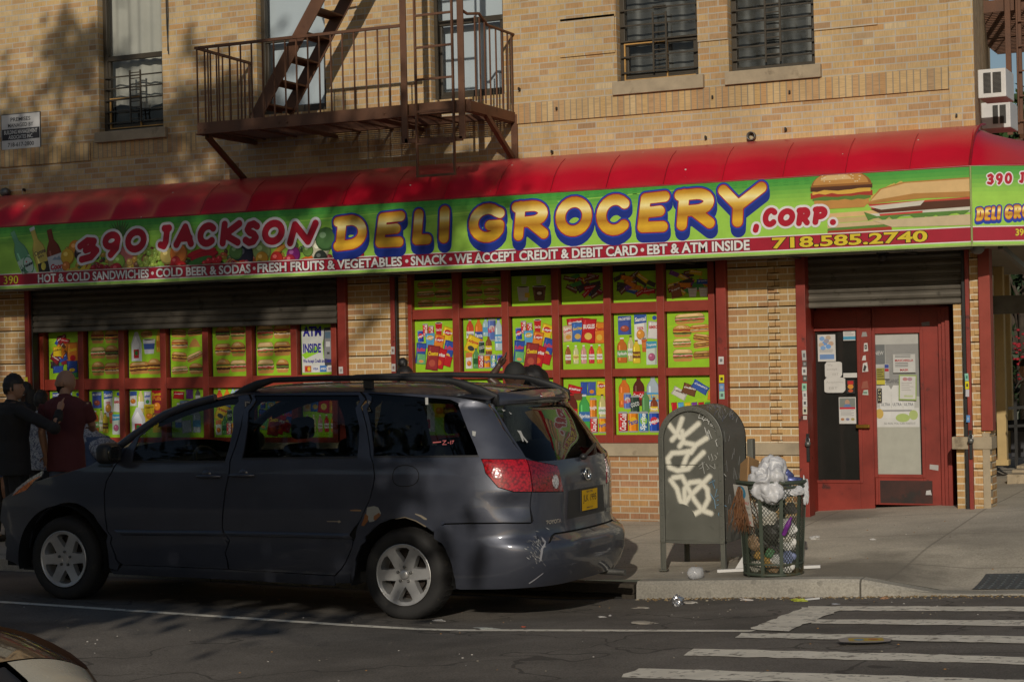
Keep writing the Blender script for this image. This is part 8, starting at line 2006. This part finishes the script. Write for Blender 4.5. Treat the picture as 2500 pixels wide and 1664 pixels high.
# ------------------------------------------------------------------ people on the pavement
SKIN_L, SKIN_D = plain('light_skin', (.36, .20, .13), .5, var=.1), plain('dark_skin', (.065, .032, .02), .42, var=.12)
HAIRM = plain('black_hair', (.010, .008, .007), .55, var=.3)
def cloth(name, col, var=.12, pat=None):
    m = plain(name, col, .85, var=var, scale=3)
    if pat:
        nt = m.node_tree; b = nt.nodes['Principled BSDF']; f = noise_f(nt, pat[1], 2, .5, objco(nt), 1.5); nt.links.new(mixc(nt, ramp(nt, f, [(.48, 0), (.55, 1)]), col, pat[0]), b.inputs['Base Color'])
    return m
def union(o, vox, disp=0.0):
    r = o.modifiers.new('union', 'REMESH'); r.mode = 'VOXEL'; r.voxel_size = vox; r.use_smooth_shade = True
    if disp:
        t = bpy.data.textures.get('folds') or bpy.data.textures.new('folds', 'CLOUDS'); t.noise_scale = .11
        d = o.modifiers.new('folds', 'DISPLACE'); d.texture = t; d.strength = disp; d.mid_level = .5
    s = o.modifiers.new('soft', 'SMOOTH'); s.factor = .5; s.iterations = 3
def person(label, x, y, face, H=1.8, skin=SKIN_L, shirt=None, sleeve='long', pants=None, hair='short', arms=None, look=None, bend=0.0, beard=False, mask=None, build=1.0, fine=False, seat=False, zg=None):
    zg = walk_fn(x, y) if zg is None else zg
    k = H / 1.8; t = thing('person', label, 'person', (x, y, zg))
    f = Vector((math.cos(face), math.sin(face), 0)); r = Vector((f.y, -f.x, 0)); O = Vector((x, y, zg)); Z = Vector((0, 0, 1))
    hipc = O + Z * (.93 * k if not seat else .45)
    if seat: O = O - Z * .48 * k
    L = lambda a, b, c: O + r * (a * k) + f * (b * k) + Z * (c * k)
    hipc = L(0, 0, .93); B = Matrix.Rotation(-bend, 4, r) if bend else None
    U = lambda a, b, c: (hipc + (B @ (L(a, b, c) - hipc)) if bend else L(a, b, c))
    def loft(mb, secs, n=16):
        vs = []
        for p, rr, ff, w, d in secs:
            for j in range(n): a = 2 * PI * j / n; vs.append(p + rr * (w * k * math.cos(a)) + ff * (d * k * math.sin(a)))
        m = len(secs); mb.add(vs, [(i * n + j, i * n + (j + 1) % n, (i + 1) * n + (j + 1) % n, (i + 1) * n + j) for i in range(m - 1) for j in range(n)] + [tuple(reversed(range(n))), tuple((m - 1) * n + j for j in range(n))], 0, None, True)
    fb = B.to_3x3() @ f if bend else f
    def torso(mb, e, low=.86):
        S = [(low, .165, .115), (1.0, .155, .11), (1.12, .15, .105), (1.28, .175, .12), (1.40, .19, .115), (1.47, .165, .095), (1.52, .08, .07)]
        loft(mb, [(U(0, 0 if z < 1.4 else -.01, z), r, fb, (w + e) * build, (d + e) * build) for z, w, d in S])
    arms = arms or {}
    A = {}
    for sd in (-1, 1):
        sh = U(.185 * sd * build, 0, 1.44); el = U(.25 * sd, -.03, 1.16); wr = U(.25 * sd, .06, .92)
        if sd in arms: el, wr = arms[sd]
        A[sd] = (sh, Vector(el), Vector(wr))
    body = MB(); torso(body, -.012); body.tube([U(0, -.01, 1.48), U(0, .005, 1.62)], .055 * k, 12)
    for sd in (-1, 1):
        sh, el, wr = A[sd]; body.tube([sh, sh + (el - sh) * .5, el, el + (wr - el) * .4, wr], [.052 * k, .047 * k, .040 * k, .040 * k, .028 * k], 12)
        d = (wr - el).normalized(); pn = d.cross(Z); pn = pn.normalized() if pn.length > .1 else r.copy(); q = d.cross(pn)
        if sd in arms and len(arms[sd]) == 2 and fine: pn = (r * .9 + f * -.1).normalized(); pn = (pn - d * pn.dot(d)).normalized(); q = d.cross(pn)
        pc = wr + d * .05 * k; vs = []
        body.tube([wr, pc - pn * .004, wr + d * .095 * k], [.026 * k, .038 * k, .034 * k], 10)
        for i, (o, ln) in enumerate(((-.033, .062), (-.011, .075), (.011, .07), (.032, .055))):
            b0 = wr + d * .085 * k + pn * o * k; b1 = b0 + (d + pn * o * 5).normalized() * ln * .55 * k; b2 = b1 + (d + pn * o * 5 + q * .25).normalized() * ln * .5 * k; body.tube([b0, b1, b2], [.010 * k, .009 * k, .007 * k], 8)
        b0 = wr + d * .03 * k - pn * .03 * k; b1 = b0 + (d * .5 - pn).normalized() * .04 * k; body.tube([b0, b1, b1 + (d - pn * .4).normalized() * .032 * k], [.013 * k, .010 * k, .008 * k], 8)
    legs = []
    for sd in (-1, 1):
        hp = L(.09 * sd, 0, .90); kn = L(.10 * sd, .02, .50) if not seat else hp + f * .42 * k; an = L(.11 * sd, -.01, .085) if not seat else kn - Z * .42 * k
        legs.append((hp, kn, an)); body.tube([hp, hp + (kn - hp) * .5, kn, kn + (an - kn) * .3, an], [.085 * k, .075 * k, .055 * k, .052 * k, .036 * k], 12)
        body.tube([an - f * .03 * k - Z * .03 * k, an + f * .09 * k - Z * .045 * k, an + f * .17 * k - Z * .055 * k], [.04 * k, .038 * k, .026 * k], 10)
    lk = face if look is None else look
    hf = Vector((math.cos(lk), math.sin(lk), 0)); hr = Vector((hf.y, -hf.x, 0)); hu = Z.copy()
    if bend: hf = (hf * math.cos(bend * .8) - Z * math.sin(bend * .8)); hu = hr.cross(hf)
    hc = U(0, .02, 1.665)
    def hp_(d):
        w, dp, h = .082, .103, .126
        if d.z < -.1: s = 1 - .32 * min(1, (-d.z - .1) / .9) ** 1.1; w *= s
        yy = d.y * dp + (.012 if d.z < -.5 and d.y > 0 else 0)
        yy += .022 * math.exp(-((d.x / .16) ** 2 + ((d.z + .12) / .20) ** 2)) * (d.y > 0)      # nose
        yy -= .010 * math.exp(-(((abs(d.x) - .36) / .16) ** 2 + ((d.z - .08) / .12) ** 2)) * (d.y > 0)   # eye sockets
        yy += .006 * math.exp(-((d.z + .48) / .1) ** 2 - (d.x / .3) ** 2) * (d.y > 0)          # lips
        yy += .008 * math.exp(-((d.z + .85) / .16) ** 2 - (d.x / .4) ** 2) * (d.y > 0)         # chin
        return hc + (hr * (d.x * w) + hf * yy + hu * (d.z * h)) * k
    def headball(mb, g=1.0, cond=None, nu=28, nv=20, lift=0.0):
        vs = []; dd = []
        for i in range(nv + 1):
            a = PI * i / nv
            for j in range(nu):
                b = 2 * PI * j / nu; d = Vector((math.sin(a) * math.cos(b), math.sin(a) * math.sin(b), math.cos(a))); dd.append(d); p = hp_(d); vs.append(hc + (p - hc) * (g(d) if callable(g) else g))
        fs = [(i * nu + j, (i + 1) * nu + j, (i + 1) * nu + (j + 1) % nu, i * nu + (j + 1) % nu) for i in range(nv) for j in range(nu)]
        if cond: fs = [q for q in fs if all(cond(dd[v]) for v in q)]
        mb.add(vs, fs, 0, None, True)
    headball(body)
    for sd in (-1, 1): body.ball(hc + (hr * .078 * sd - hf * .008 - hu * .01) * k, .012 * k, .02 * k, .032 * k, 8, 6)
    union(body.build('body', skin, t), .0065 if fine else .011)
    e = MB()
    for sd in (-1, 1): e.ball(hc + (hr * .029 * sd + hf * .083 + hu * .012) * k, .011 * k, .008 * k, .007 * k, 8, 6)
    e.build('eyes', BLACKM, t)
    sm = MB(); torso(sm, .018, .76 if sleeve != 'tank' else .84)
    if sleeve != 'tank':
        for sd in (-1, 1):
            sh, el, wr = A[sd]
            if sleeve == 'long': sm.tube([sh, sh + (el - sh) * .5, el, el + (wr - el) * .5, el + (wr - el) * .93], [.072 * k, .064 * k, .058 * k, .052 * k, .042 * k], 12); sm.ball(el, .062 * k)
            else: sm.tube([sh, sh + (el - sh) * .5, sh + (el - sh) * .85], [.075 * k, .072 * k, .074 * k], 12)
        sm.tube([U(0, -.015, 1.46), U(0, -.005, 1.545)], .066 * k, 12)
    union(sm.build('shirt', shirt, t), .011, .02)
    pm = MB()
    for hp, kn, an in legs: pm.tube([hp + Z * .06, hp, kn, an + Z * .02], [.088 * k, .098 * k, .078 * k, .066 * k], 12)
    loft(pm, [(L(0, 0, .82), r, f, .15, .11), (L(0, 0, .95), r, f, .168, .122), (L(0, 0, 1.03), r, f, .158, .115)])
    union(pm.build('trousers', pants, t), .013, .02)
    s_ = MB()
    for hp, kn, an in legs: s_.tube([an - f * .05 * k - Z * .045 * k, an + f * .08 * k - Z * .05 * k, an + f * .19 * k - Z * .06 * k], [.042 * k, .045 * k, .03 * k], 10)
    s_.build('shoes', BLACKM, t)
    if hair:
        h = MB()
        up = lambda d: d.z > .30 - .55 * (d.y < .25) - .25 * (d.y < -.3)
        if hair == 'short': headball(h, lambda d: 1.07 + .2 * max(0, d.z) + .10 * noise.noise(d * 6) + .05 * noise.noise(d * 13), up, 40, 28)
        elif hair == 'bun': headball(h, lambda d: 1.045 + .02 * noise.noise(d * 6), lambda d: d.z > .35 - .8 * (d.y < .3)); h.ball(hc + (hu * .155 - hf * .03) * k, .048, .048, .05, 14, 10, fn=lambda d: 1 + .12 * noise.noise(d * 4)); h.tube([hc + hu * .10, hc + hu * .15], .022, 8)
        elif hair == 'curly': h.ball(hc + hu * .02 - hf * .02, .15, .15, .16, 26, 18, fn=lambda d: 1 + .12 * noise.noise(d * 5) + .08 * noise.noise(d * 13))
        elif hair == 'long': headball(h, 1.07, up); h.tube([hc + hu * .02 - hf * .06, hc - hu * .14 - hf * .08, hc - hu * .32 - hf * .07], [.08, .085, .05], 12)
        elif hair == 'cap':
            pass
        if hair == 'cap':
            headball(h, lambda d: 1.11 + .05 * max(0, d.z), lambda d: d.z > .12); b = MB(); vs = []
            for i in range(9):
                a = -1.0 + 2.0 * i / 8
                for rr in (.085, .165): vs.append(hc + (hr * math.sin(a) * rr * .85 + hf * math.cos(a) * rr + hu * (.035 - (rr - .085) * .25)) * k)
            h.add(vs, [(2 * i, 2 * i + 1, 2 * i + 3, 2 * i + 2) for i in range(8)]); ho = h.build('cap', plain('black_cap', (.012, .013, .012), .8), t)
            b.box(0, 0, 0, 0, 0, 0) if False else None
        else: h.build('hair', HAIRM, t)
    if beard:
        h = MB(); headball(h, 1.035, lambda d: d.z < -.22 and d.y > -.15 - .0 * d.x and not (abs(d.x) < .28 and -.58 < d.z < -.3 and d.y > .5)); h.build('beard', HAIRM, t)
    if mask:
        h = MB(); headball(h, 1.06, lambda d: -.95 < d.z < -.08 and d.y > .2); h.build('face_mask', mask, t)
        h = MB()
        for sd in (-1, 1): h.tube([hc + (hr * .05 * sd + hf * .085 - hu * .03) * k, hc + (hr * .084 * sd - hf * .0 + hu * .0) * k], .0025, 4); h.tube([hc + (hr * .05 * sd + hf * .08 - hu * .08) * k, hc + (hr * .084 * sd - hf * .005 - hu * .03) * k], .0025, 4)
        h.build('mask_loops', plain('white_elastic', (.55, .55, .53), .7), t)
    return t
DEG = math.radians
BLK, MAR, JEANS, DARK = cloth('black_shirt_cloth', (.013, .013, .014)), cloth('maroon_polo_cloth', (.085, .017, .020)), cloth('blue_denim', (.07, .10, .17)), cloth('dark_cloth', (.012, .012, .013))
WFLO, TIE, TANK, GREYC = cloth('white_patterned_cloth', (.42, .42, .42), pat=((.12, .13, .17), 40)), cloth('tie_dye_cloth', (.04, .07, .16), pat=((.18, .22, .32), 14)), cloth('white_tank_cloth', (.60, .60, .63)), cloth('grey_jersey', (.24, .24, .26))
MASKG = cloth('grey_mask_cloth', (.20, .22, .24))
def top_at(px, py, y):
    """height above the pavement of a point of the picture at depth y, and its x"""
    p = P(px, py, y); return p.x, p.z - walk_fn(p.x, y)
x, h = top_at(28, 916, -3.65)
q1, q2 = P(134, 1046, -3.82), P(146, 1000, -3.66)
person('dark haired man in black shirt laying his hand on the bald man', x, -3.65, DEG(55), h, SKIN_L, BLK, 'long', DARK, 'short', {1: (q1, q2)}, DEG(28), build=1.34, fine=True)
x, h = top_at(148, 901, -3.35); x -= .01; zq = walk_fn(x, -3.35)
person('bald bearded man in maroon polo shirt turning his head to the man in black', x + .06, -3.35, DEG(105), h, SKIN_L, MAR, 'short', JEANS, None, {1: ((x + .26, -3.2, zq + 1.2), (x + .1, -2.98, zq + 1.15))}, DEG(205), beard=True, build=1.12, fine=True)
x, h = top_at(64, 930, -1.7)
person('person in dark top with grey face mask, mostly hidden between the two talking men', x, -1.7, DEG(215), h, SKIN_D, DARK, 'long', DARK, 'long', None, None, mask=MASKG)
x, h = top_at(98, 955, -2.0)
person('person in white floral shirt glimpsed between the black shirt and the maroon shirt', x, -2.0, DEG(100), h, SKIN_D, WFLO, 'short', DARK, 'short', None, None, build=.95)
x, h = top_at(236, 940, -1.75)
person('person in white patterned shirt and blue jeans bending over behind the maroon shirt', x, -1.75, DEG(172), 1.72, SKIN_L, WFLO, 'short', JEANS, 'short', {1: (P(190, 1140, -1.9), P(160, 1190, -1.9)), -1: (P(180, 1150, -1.5), P(150, 1190, -1.5))}, None, bend=1.15)
x, h = top_at(-28, 990, -3.3)
person('person in blue tie dye shirt at the left edge, only one hanging arm in view', x, -3.3, DEG(70), 1.66, SKIN_L, TIE, 'short', DARK, 'short', {1: (P(13, 1190, -3.3), P(6, 1236, -3.2))}, None)
x, h = top_at(985, 890, -2.4)
person('woman with dark hair tied in a bun, only her head showing over the van roof', x, -2.4, DEG(-25), h, SKIN_L, DARK, 'long', DARK, 'bun')
x, h = top_at(1262, 879, -2.2)
hd = P(1255, 905, -2.2)
person('man in black cap and white tank top raising one hand to his cap', x, -2.2, DEG(200), h - .02, SKIN_D, TANK, 'tank', DARK, 'cap', {-1: (P(1197, 925, -2.45), P(1218, 893, -2.38))}, None, mask=None, build=1.05, fine=True)
x, h = top_at(1302, 905, -1.6)
person('person with big curly black hair standing behind the man in the cap', x, -1.6, DEG(120), h, SKIN_D, DARK, 'long', DARK, 'curly')
# ------------------------------------------------------------------ trees, side street, the car at the near kerb
BARK = plain('tree_bark', (.06, .045, .032), .9, var=.4, scale=9, bmp=.4)
def leafm(name, c):
    m, nt, b = M(name); a = nd(nt, 'ShaderNodeAttribute', attribute_name='Col').outputs['Color']; nt.links.new(a, b.inputs['Base Color']); b.inputs['Roughness'].default_value = .55; b.inputs['Subsurface Weight'].default_value = 0
    return m
LEAF = leafm('leaves', None)
def tree(name, label, x, y, zg, trunk_h, blobs, n, size, seed, group=None, base=(.05, .10, .025)):
    rr = random.Random(seed); t = thing(name, label, 'tree', (x, y, zg), group)
    q = MB(); pts = [(x + .08 * math.sin(i), y + .05 * math.cos(i * 1.3), zg + trunk_h * i / 6) for i in range(7)]; q.tube(pts, [.22 - .018 * i for i in range(7)], 10)
    top = Vector(pts[-1]); clumps = []
    for (bx_, by_, bz_, rx, ry, rz, share) in blobs:
        for i in range(max(3, int(26 * share))):
            while True:
                d = Vector((rr.uniform(-1, 1), rr.uniform(-1, 1), rr.uniform(-1, 1)))
                if d.length < 1: break
            c = Vector((bx_ + d.x * rx, by_ + d.y * ry, bz_ + d.z * rz)); clumps.append((c, rr.uniform(.45, .95) * min(1, rx / 3 + .3), share))
            mid = top + (c - top) * .5 + Vector((rr.uniform(-.4, .4), rr.uniform(-.3, .3), rr.uniform(.0, .5))); st = Vector(pts[rr.choice((4, 5, 6))])
            q.tube([st, st + (mid - st) * .55 + Vector((0, 0, .25)), mid, c], [.085, .06, .04, .012], 6)
            for _ in range(4):
                e = c + Vector((rr.gauss(0, .7), rr.gauss(0, .6), rr.gauss(0, .6))); q.tube([mid + (c - mid) * rr.random(), (mid + e) / 2 + Vector((0, 0, .1)), e], [.022, .014, .005], 4)
    q.build('trunk', BARK, t)
    mb = MB(); per = n // len(clumps)
    for c, r_, sh in clumps:
        tone = rr.uniform(.7, 1.3)
        for _ in range(per):
            p = c + Vector((rr.gauss(0, r_ * .55), rr.gauss(0, r_ * .55), rr.gauss(0, r_ * .42))); a = Vector((rr.gauss(0, 1), rr.gauss(0, 1), rr.gauss(0, .6))).normalized(); b = a.orthogonal().normalized(); b = (b * math.cos(rr.random() * 6.28) + a.cross(b) * math.sin(rr.random() * 6.28)); s = size * rr.uniform(.6, 1.3); w = a.cross(b)
            k = tone * rr.uniform(.75, 1.25)
            mb.add([p - b * s, p + w * s * .42, p + b * s, p - w * s * .42], [(0, 1, 2, 3)], 0, tuple(v * k for v in base))
    mb.build('crown', LEAF, t)
tree('street_tree', 'tall leafy street tree on the near pavement shading the van', -1.2, -16.4, .0, 4.2, [(.3, -16.2, 4.9, 4.6, 2.4, 1.7, 2.2), (2.4, -15.8, 4.5, 2.3, 1.4, 1.2, .8), (-1.4, -16.2, 10.3, 3.2, 2.0, 1.6, .9), (2.7, -16.2, 9.3, 2.0, 1.5, .55, .35), (-5.5, -16, 5.2, 2.5, 1.8, 2.0, .7)], 30000, .13, 3)
tree('background_tree', 'leafy green tree behind the iron stairs on the side street', P(2500, 500, 24).x, 24, .6, 2.2, [(P(2500, 300, 24).x, 24, 4.2, 1.6, 1.6, 1.6, .8), (P(2490, 100, 24).x, 24, 6.2, 1.3, 1.3, 1.0, .35)], 6500, .14, 8, base=(.045, .10, .02))
# building across the road, behind the camera (seen only in reflections)
ob = thing('row_house', 'dark brick row house across the road, reflected in the van windows', 'building', (-22, -32, 0))
q = MB(); q.box(-46, -5, -40, -31, -.3, 6.2); q.build('wall', plain('dark_red_brick', (.10, .05, .035), .9), ob)
for i in range(7):
    for j in range(1):
        w = MB(); w.box(-44 + i * 5.6, -42.4 + i * 5.6, -31, -30.96, 1.2 + j * 3.3, 3.2 + j * 3.3); w.build('window', DARKPANE, ob)
# side street: air conditioners, iron stairs, stoop
ACW = plain('white_enamel', (.62, .62, .60), .45, var=.1)
def aircon(px0, py0, px1, py1, y, lab):
    a, b = P(px0, py1, y), P(px1, py0, y); t = thing('air_conditioner', lab, 'air conditioner', (a.x, y, a.z), 'air conditioners on the side wall')
    x1, z0, z1 = b.x, a.z, b.z; q = MB(); q.box(XS(y), x1, y, y + .5, z0, z1); q.build('case', ACW, t, bevel=.01)
    q = MB(); n = 16; xa = P(px0 + 2, 200, y).x; xm = (xa + x1 - .06) / 2
    for s0, s1 in ((xa, xm - .01), (xm + .01, x1 - .05)):
        if s1 - s0 < .02: continue
        q.box(s0, s1, y - .004, y - .001, z0 + .05, z1 - .04, 1)
        for i in range(n): z = z0 + .055 + (z1 - z0 - .1) * i / n; q.box(s0, s1, y - .012, y - .004, z, z + .005, 0)
    q.build('grille', [GREYM, BLACKM], t)
aircon(2399, 165, 2455, 240, 2.2, 'white air conditioner on the side wall, upper of two')
aircon(2420, 246, 2466, 314, 3.6, 'white air conditioner on the side wall, lower of two')
def side_escape():
    t = thing('fire_escape', 'rusty fire escape with ladder on the side street wall', 'fire escape', (5.6, 7, 4))
    for z in (oz(2460, 30, 7.0), oz(2460, 30, 7.0) + 3.0, oz(2460, 30, 7) - 3.0 if False else oz(2460, 30, 7.0) + 6):
        q = MB(); X0 = XS(7); q.box(X0, X0 + 1.5, 6.9, 6.93, z, z + .16); q.box(X0 + 1.47, X0 + 1.5, 6.9, 11, z, z + .16)
        for i in range(30): q.box(X0 - .5, X0 + 1.46, 7 + i * .13, 7.06 + i * .13, z + .05, z + .07)
        q.build('platform', RUST, t)
        q = MB()
        for i in range(11): q.box(X0 + .02 + i * .147, X0 + .035 + i * .147, 6.9, 6.915, z + .16, z + 1.0)
        q.bar((X0, 6.9, z + 1), (X0 + 1.5, 6.9, z + 1), .03, .03); q.build('railing', RUST, t)
    for px in (2463, 2489):
        x = P(px, 150, 6.85).x; q = MB(); q.box(x - .035, x + .035, 6.82, 6.86, oz(2463, 330, 6.85), 11.5); q.build('post', RUST, t)
    xa, xb = P(2489, 150, 6.8).x, P(2520, 150, 6.8).x; q = MB()
    for x in (xa - .02, xb): q.bar((x, 6.78, oz(2490, 300, 6.8)), (x, 6.78, 11), .02, .03)
    z = oz(2490, 296, 6.8)
    while z < 11: q.bar((xa, 6.78, z), (xb, 6.78, z), .02, .02); z += .33
    q.build('ladder', RUST, t)
    q = MB(); a = Vector((XS(7) + .25, 8.2, oz(2460, 330, 7))); b = Vector((XS(7) + 1.2, 10.5, a.z + 3.4)); q.bar(a, b, .03, .16); q.bar(a + Vector((.3, -.5, 0)), b + Vector((.3, -.5, 0)), .03, .16)
    for i in range(12): p = a + (b - a) * i / 12; q.box(p.x - .02, p.x + .34, p.y - .5, p.y, p.z, p.z + .02)
    q.build('stair', RUST, t)
side_escape()
zs = h_walk(6, .9) + .012 * 2
st_ = thing('stoop', 'low concrete stoop with steps at the side street entrance', 'steps', (5.6, 3, zs))
q = MB(); zt = P(2448, 1131, 4.0).z
for i in range(3):
    z1 = zs + (zt - zs) * (i + 1) / 3; q.box(XS(3) + .2, 9, 3.0 + i * .32, 3.0 + (i + 1) * .32 + (6 if i == 2 else 0), zs - .1, z1)
q.build('treads', STONE, st_, bevel=.01)
TANP = plain('tan_painted_post', (.46, .33, .14), .6, var=.12)
for (px, py0, py1, y, w, lab) in ((2449, 694, 1131, 4.0, .055, 'tan painted porch post nearest the corner of the building'), (2466, 740, 1088, 6.6, .05, 'thinner tan porch post farther back on the stoop')):
    p = P(px, py1, y); zt2 = P(px, py0, y).z; t = thing('porch_post', lab, 'post', tuple(p), 'porch posts'); q = MB(); q.box(p.x - w, p.x + w, y - w, y + w, zt - .02, max(zt2, 2.75)); q.build('shaft', TANP, t, bevel=.008); q = MB(); q.box(p.x - w - .02, p.x + w + .02, y - w - .02, y + w + .02, zt - .02, zt + .05); q.build('base', TANP, t, bevel=.008)
hr_ = thing('handrail', 'black pipe handrail on the stoop at the right edge', 'railing', (5.8, 3.8, zt)); q = MB(); a, b = P(2462, 996, 3.7), P(2540, 990, 3.7); q.bar(a, b, .035, .035); a2, b2 = P(2462, 1040, 3.7), P(2540, 1036, 3.7); q.bar(a2, b2, .03, .03); q.build('rails', BLACKM, hr_)
for px in (2479, 2530): p = P(px, 995, 3.7); q = MB(); q.box(p.x - .016, p.x + .016, 3.685, 3.715, zt - .03, p.z + .1); q.build('rail_post', BLACKM, hr_)
p = P(2492, 1075, 5.4); person('person in grey shirt sitting on the stoop behind the black handrail', p.x + .12, 5.4, DEG(200), 1.65, SKIN_L, GREYC, 'short', DARK, 'short', None, None, seat=True, zg=zt)
q = MB(); q.box(p.x - .1, p.x + .4, 5.25, 5.7, zt, zt + .36); tag(q.build('crate', plain('dark_plastic_crate', (.03, .03, .035), .6), None, bevel=.01, loc=(p.x, 5.4, zt)), 'dark crate used as a seat on the stoop', 'crate')
c = P(2478, 850, 13); q = MB()
rr = random.Random(4)
for i in range(34):
    s = rr.uniform(.02, .045); q.ball(c + Vector((rr.gauss(0, .08), rr.gauss(0, .2), rr.gauss(0, .26))), s, s, s * .6, 5, 3)
tag(q.build('flower_bush', plain('red_blossom', (.30, .01, .02), .7), None, loc=c), 'bright red blossoms among dark leaves beyond the stoop', 'bush')
tree('garden_tree', 'dark leafy tree around the red blossoms beyond the stoop', P(2510, 900, 14).x, 14, .4, 1.2, [(P(2500, 880, 14.4).x, 14.4, 1.9, .9, .7, 1.5, .7), (P(2490, 750, 15).x, 15, 3.0, .9, .7, .8, .4)], 5000, .10, 12, base=(.018, .04, .012))
nb = thing('neighbor_house', 'brick house farther along the side street', 'building', (10, 34, 0)); q = MB(); q.box(-6, 20, 34, 44, 0, 5.2); q.build('wall', plain('shaded_brown_brick', (.12, .08, .05), .9), nb)
# ---- front corner of a brown car in the near lane
BP, nt, b = M('bronze_car_paint'); b.inputs['Base Color'].default_value = (.050, .026, .014, 1); b.inputs['Metallic'].default_value = .5; b.inputs['Roughness'].default_value = .3; b.inputs['Coat Weight'].default_value = 1
def near_car():
    zr = h_road(2, -12.5)
    nose = G(285, 1674, zr + .62); fx, fy = nose.x + .10, nose.y + .12          # front corner on the far side
    t = thing('sedan', 'bronze brown car entering at the lower left, only its bonnet corner in view', 'car', (fx - 2.2, fy - .9, zr))
    Wd, Ln = 1.78, 4.5
    ztab = [(0, .60), (.10, .70), (.25, .765), (.6, .84), (1.1, .90), (1.35, .93), (2.0, 1.36), (2.5, 1.42), (3.3, 1.38), (4.0, 1.02), (4.4, .95), (4.5, .7)]
    def halfw(u, q): return Wd / 2 * (1 - .34 * max(0, 1 - u / .75) ** 2.2) * (1 - (.22 * max(0, (interp(ztab, u) - .95) / .45) if q > .5 else 0))
    def grid(name, mat, ua, ub, nu, va, vb, nv, lift=0.0, par=None):
        m = MB(); vs = []
        for i in range(nu + 1):
            u = ua + (ub - ua) * i / nu
            for j in range(nv + 1):
                v = va + (vb - va) * j / nv; h = halfw(u, 1 if abs(v) < .98 else 0); zz = interp(ztab, u) + .02 - .10 * abs(v) ** 4 + lift
                vs.append((fx - u, fy - Wd / 2 + v * h, zr + zz))
        m.add(vs, [(i * (nv + 1) + j, i * (nv + 1) + j + 1, (i + 1) * (nv + 1) + j + 1, (i + 1) * (nv + 1) + j) for i in range(nu) for j in range(nv)], 0, None, True); return m.build(name, mat, par or t, smooth=True)
    grid('bonnet', BP, .24, 1.33, 16, -1, 1, 20); grid('windscreen', GLASS_DARK, 1.36, 2.0, 6, -1, 1, 12); grid('roof', BP, 2.0, 3.3, 10, -1, 1, 12); grid('rear_window', GLASS_DARK, 3.3, 4.0, 6, -1, 1, 12); grid('boot_lid', BP, 4.0, 4.5, 6, -1, 1, 12)
    grid('headlight', LENS, -.0, .225, 8, .42, 1.0, 10, .004); grid('headlight', LENS, .0, .225, 8, -1.0, -.42, 10, .004); grid('grille', PLAST, .0, .225, 6, -.40, .40, 10, -.01)
    m = MB(); vs = []
    ring = []
    for u in np.linspace(4.5, 0, 40): ring.append((u, 1))
    for v in np.linspace(1, -1, 16)[1:-1]: ring.append((0, v))
    for u in np.linspace(0, 4.5, 40): ring.append((u, -1))
    n = len(ring)
    for lev in (1.0, .55, .0):
        for u, v in ring:
            zt_ = min(interp(ztab, u), .98) - .10 + (.02 if lev == 1 else 0); bul = .05 * (1 - abs(lev - .5) * 2); h = halfw(u, 0); vs.append((fx - u + (bul if u < .05 else 0), fy - Wd / 2 + v * h * (1 + bul * .6), zr + .22 + (zt_ - .20) * lev))
    m.add(vs, [(k * n + i, (k + 1) * n + i, (k + 1) * n + i + 1, k * n + i + 1) for k in range(2) for i in range(n - 1)], 0, None, True); m.build('body_side', BP, t)
    m = MB(); m.box(fx - 4.3, fx - .3, fy - Wd * .9, fy - Wd * .1, zr + .2, zr + .5); m.build('underbody', INNER, t)
    for u in (.85, 3.6):
        for sd in (0, 1):
            c = Vector((fx - u, fy - (.02 if sd == 0 else Wd - .02), zr + .31)); o = -1 if sd == 0 else 1
            m = MB(); m.lathe(c, [(.2, o * .02), (.28, 0), (.31, o * .03), (.31, o * .18), (.2, o * .2)], 28, 'y'); w = m.build('wheel', TYRE, t); m = MB(); m.lathe(c, [(.205, o * .03), (.18, o * .02), (.05, o * .03), (0, o * .02)], 20, 'y'); m.build('rim', ALU, w)
LENS = plain('frosted_lens', (.50, .46, .36), .25, var=.08)
near_car()
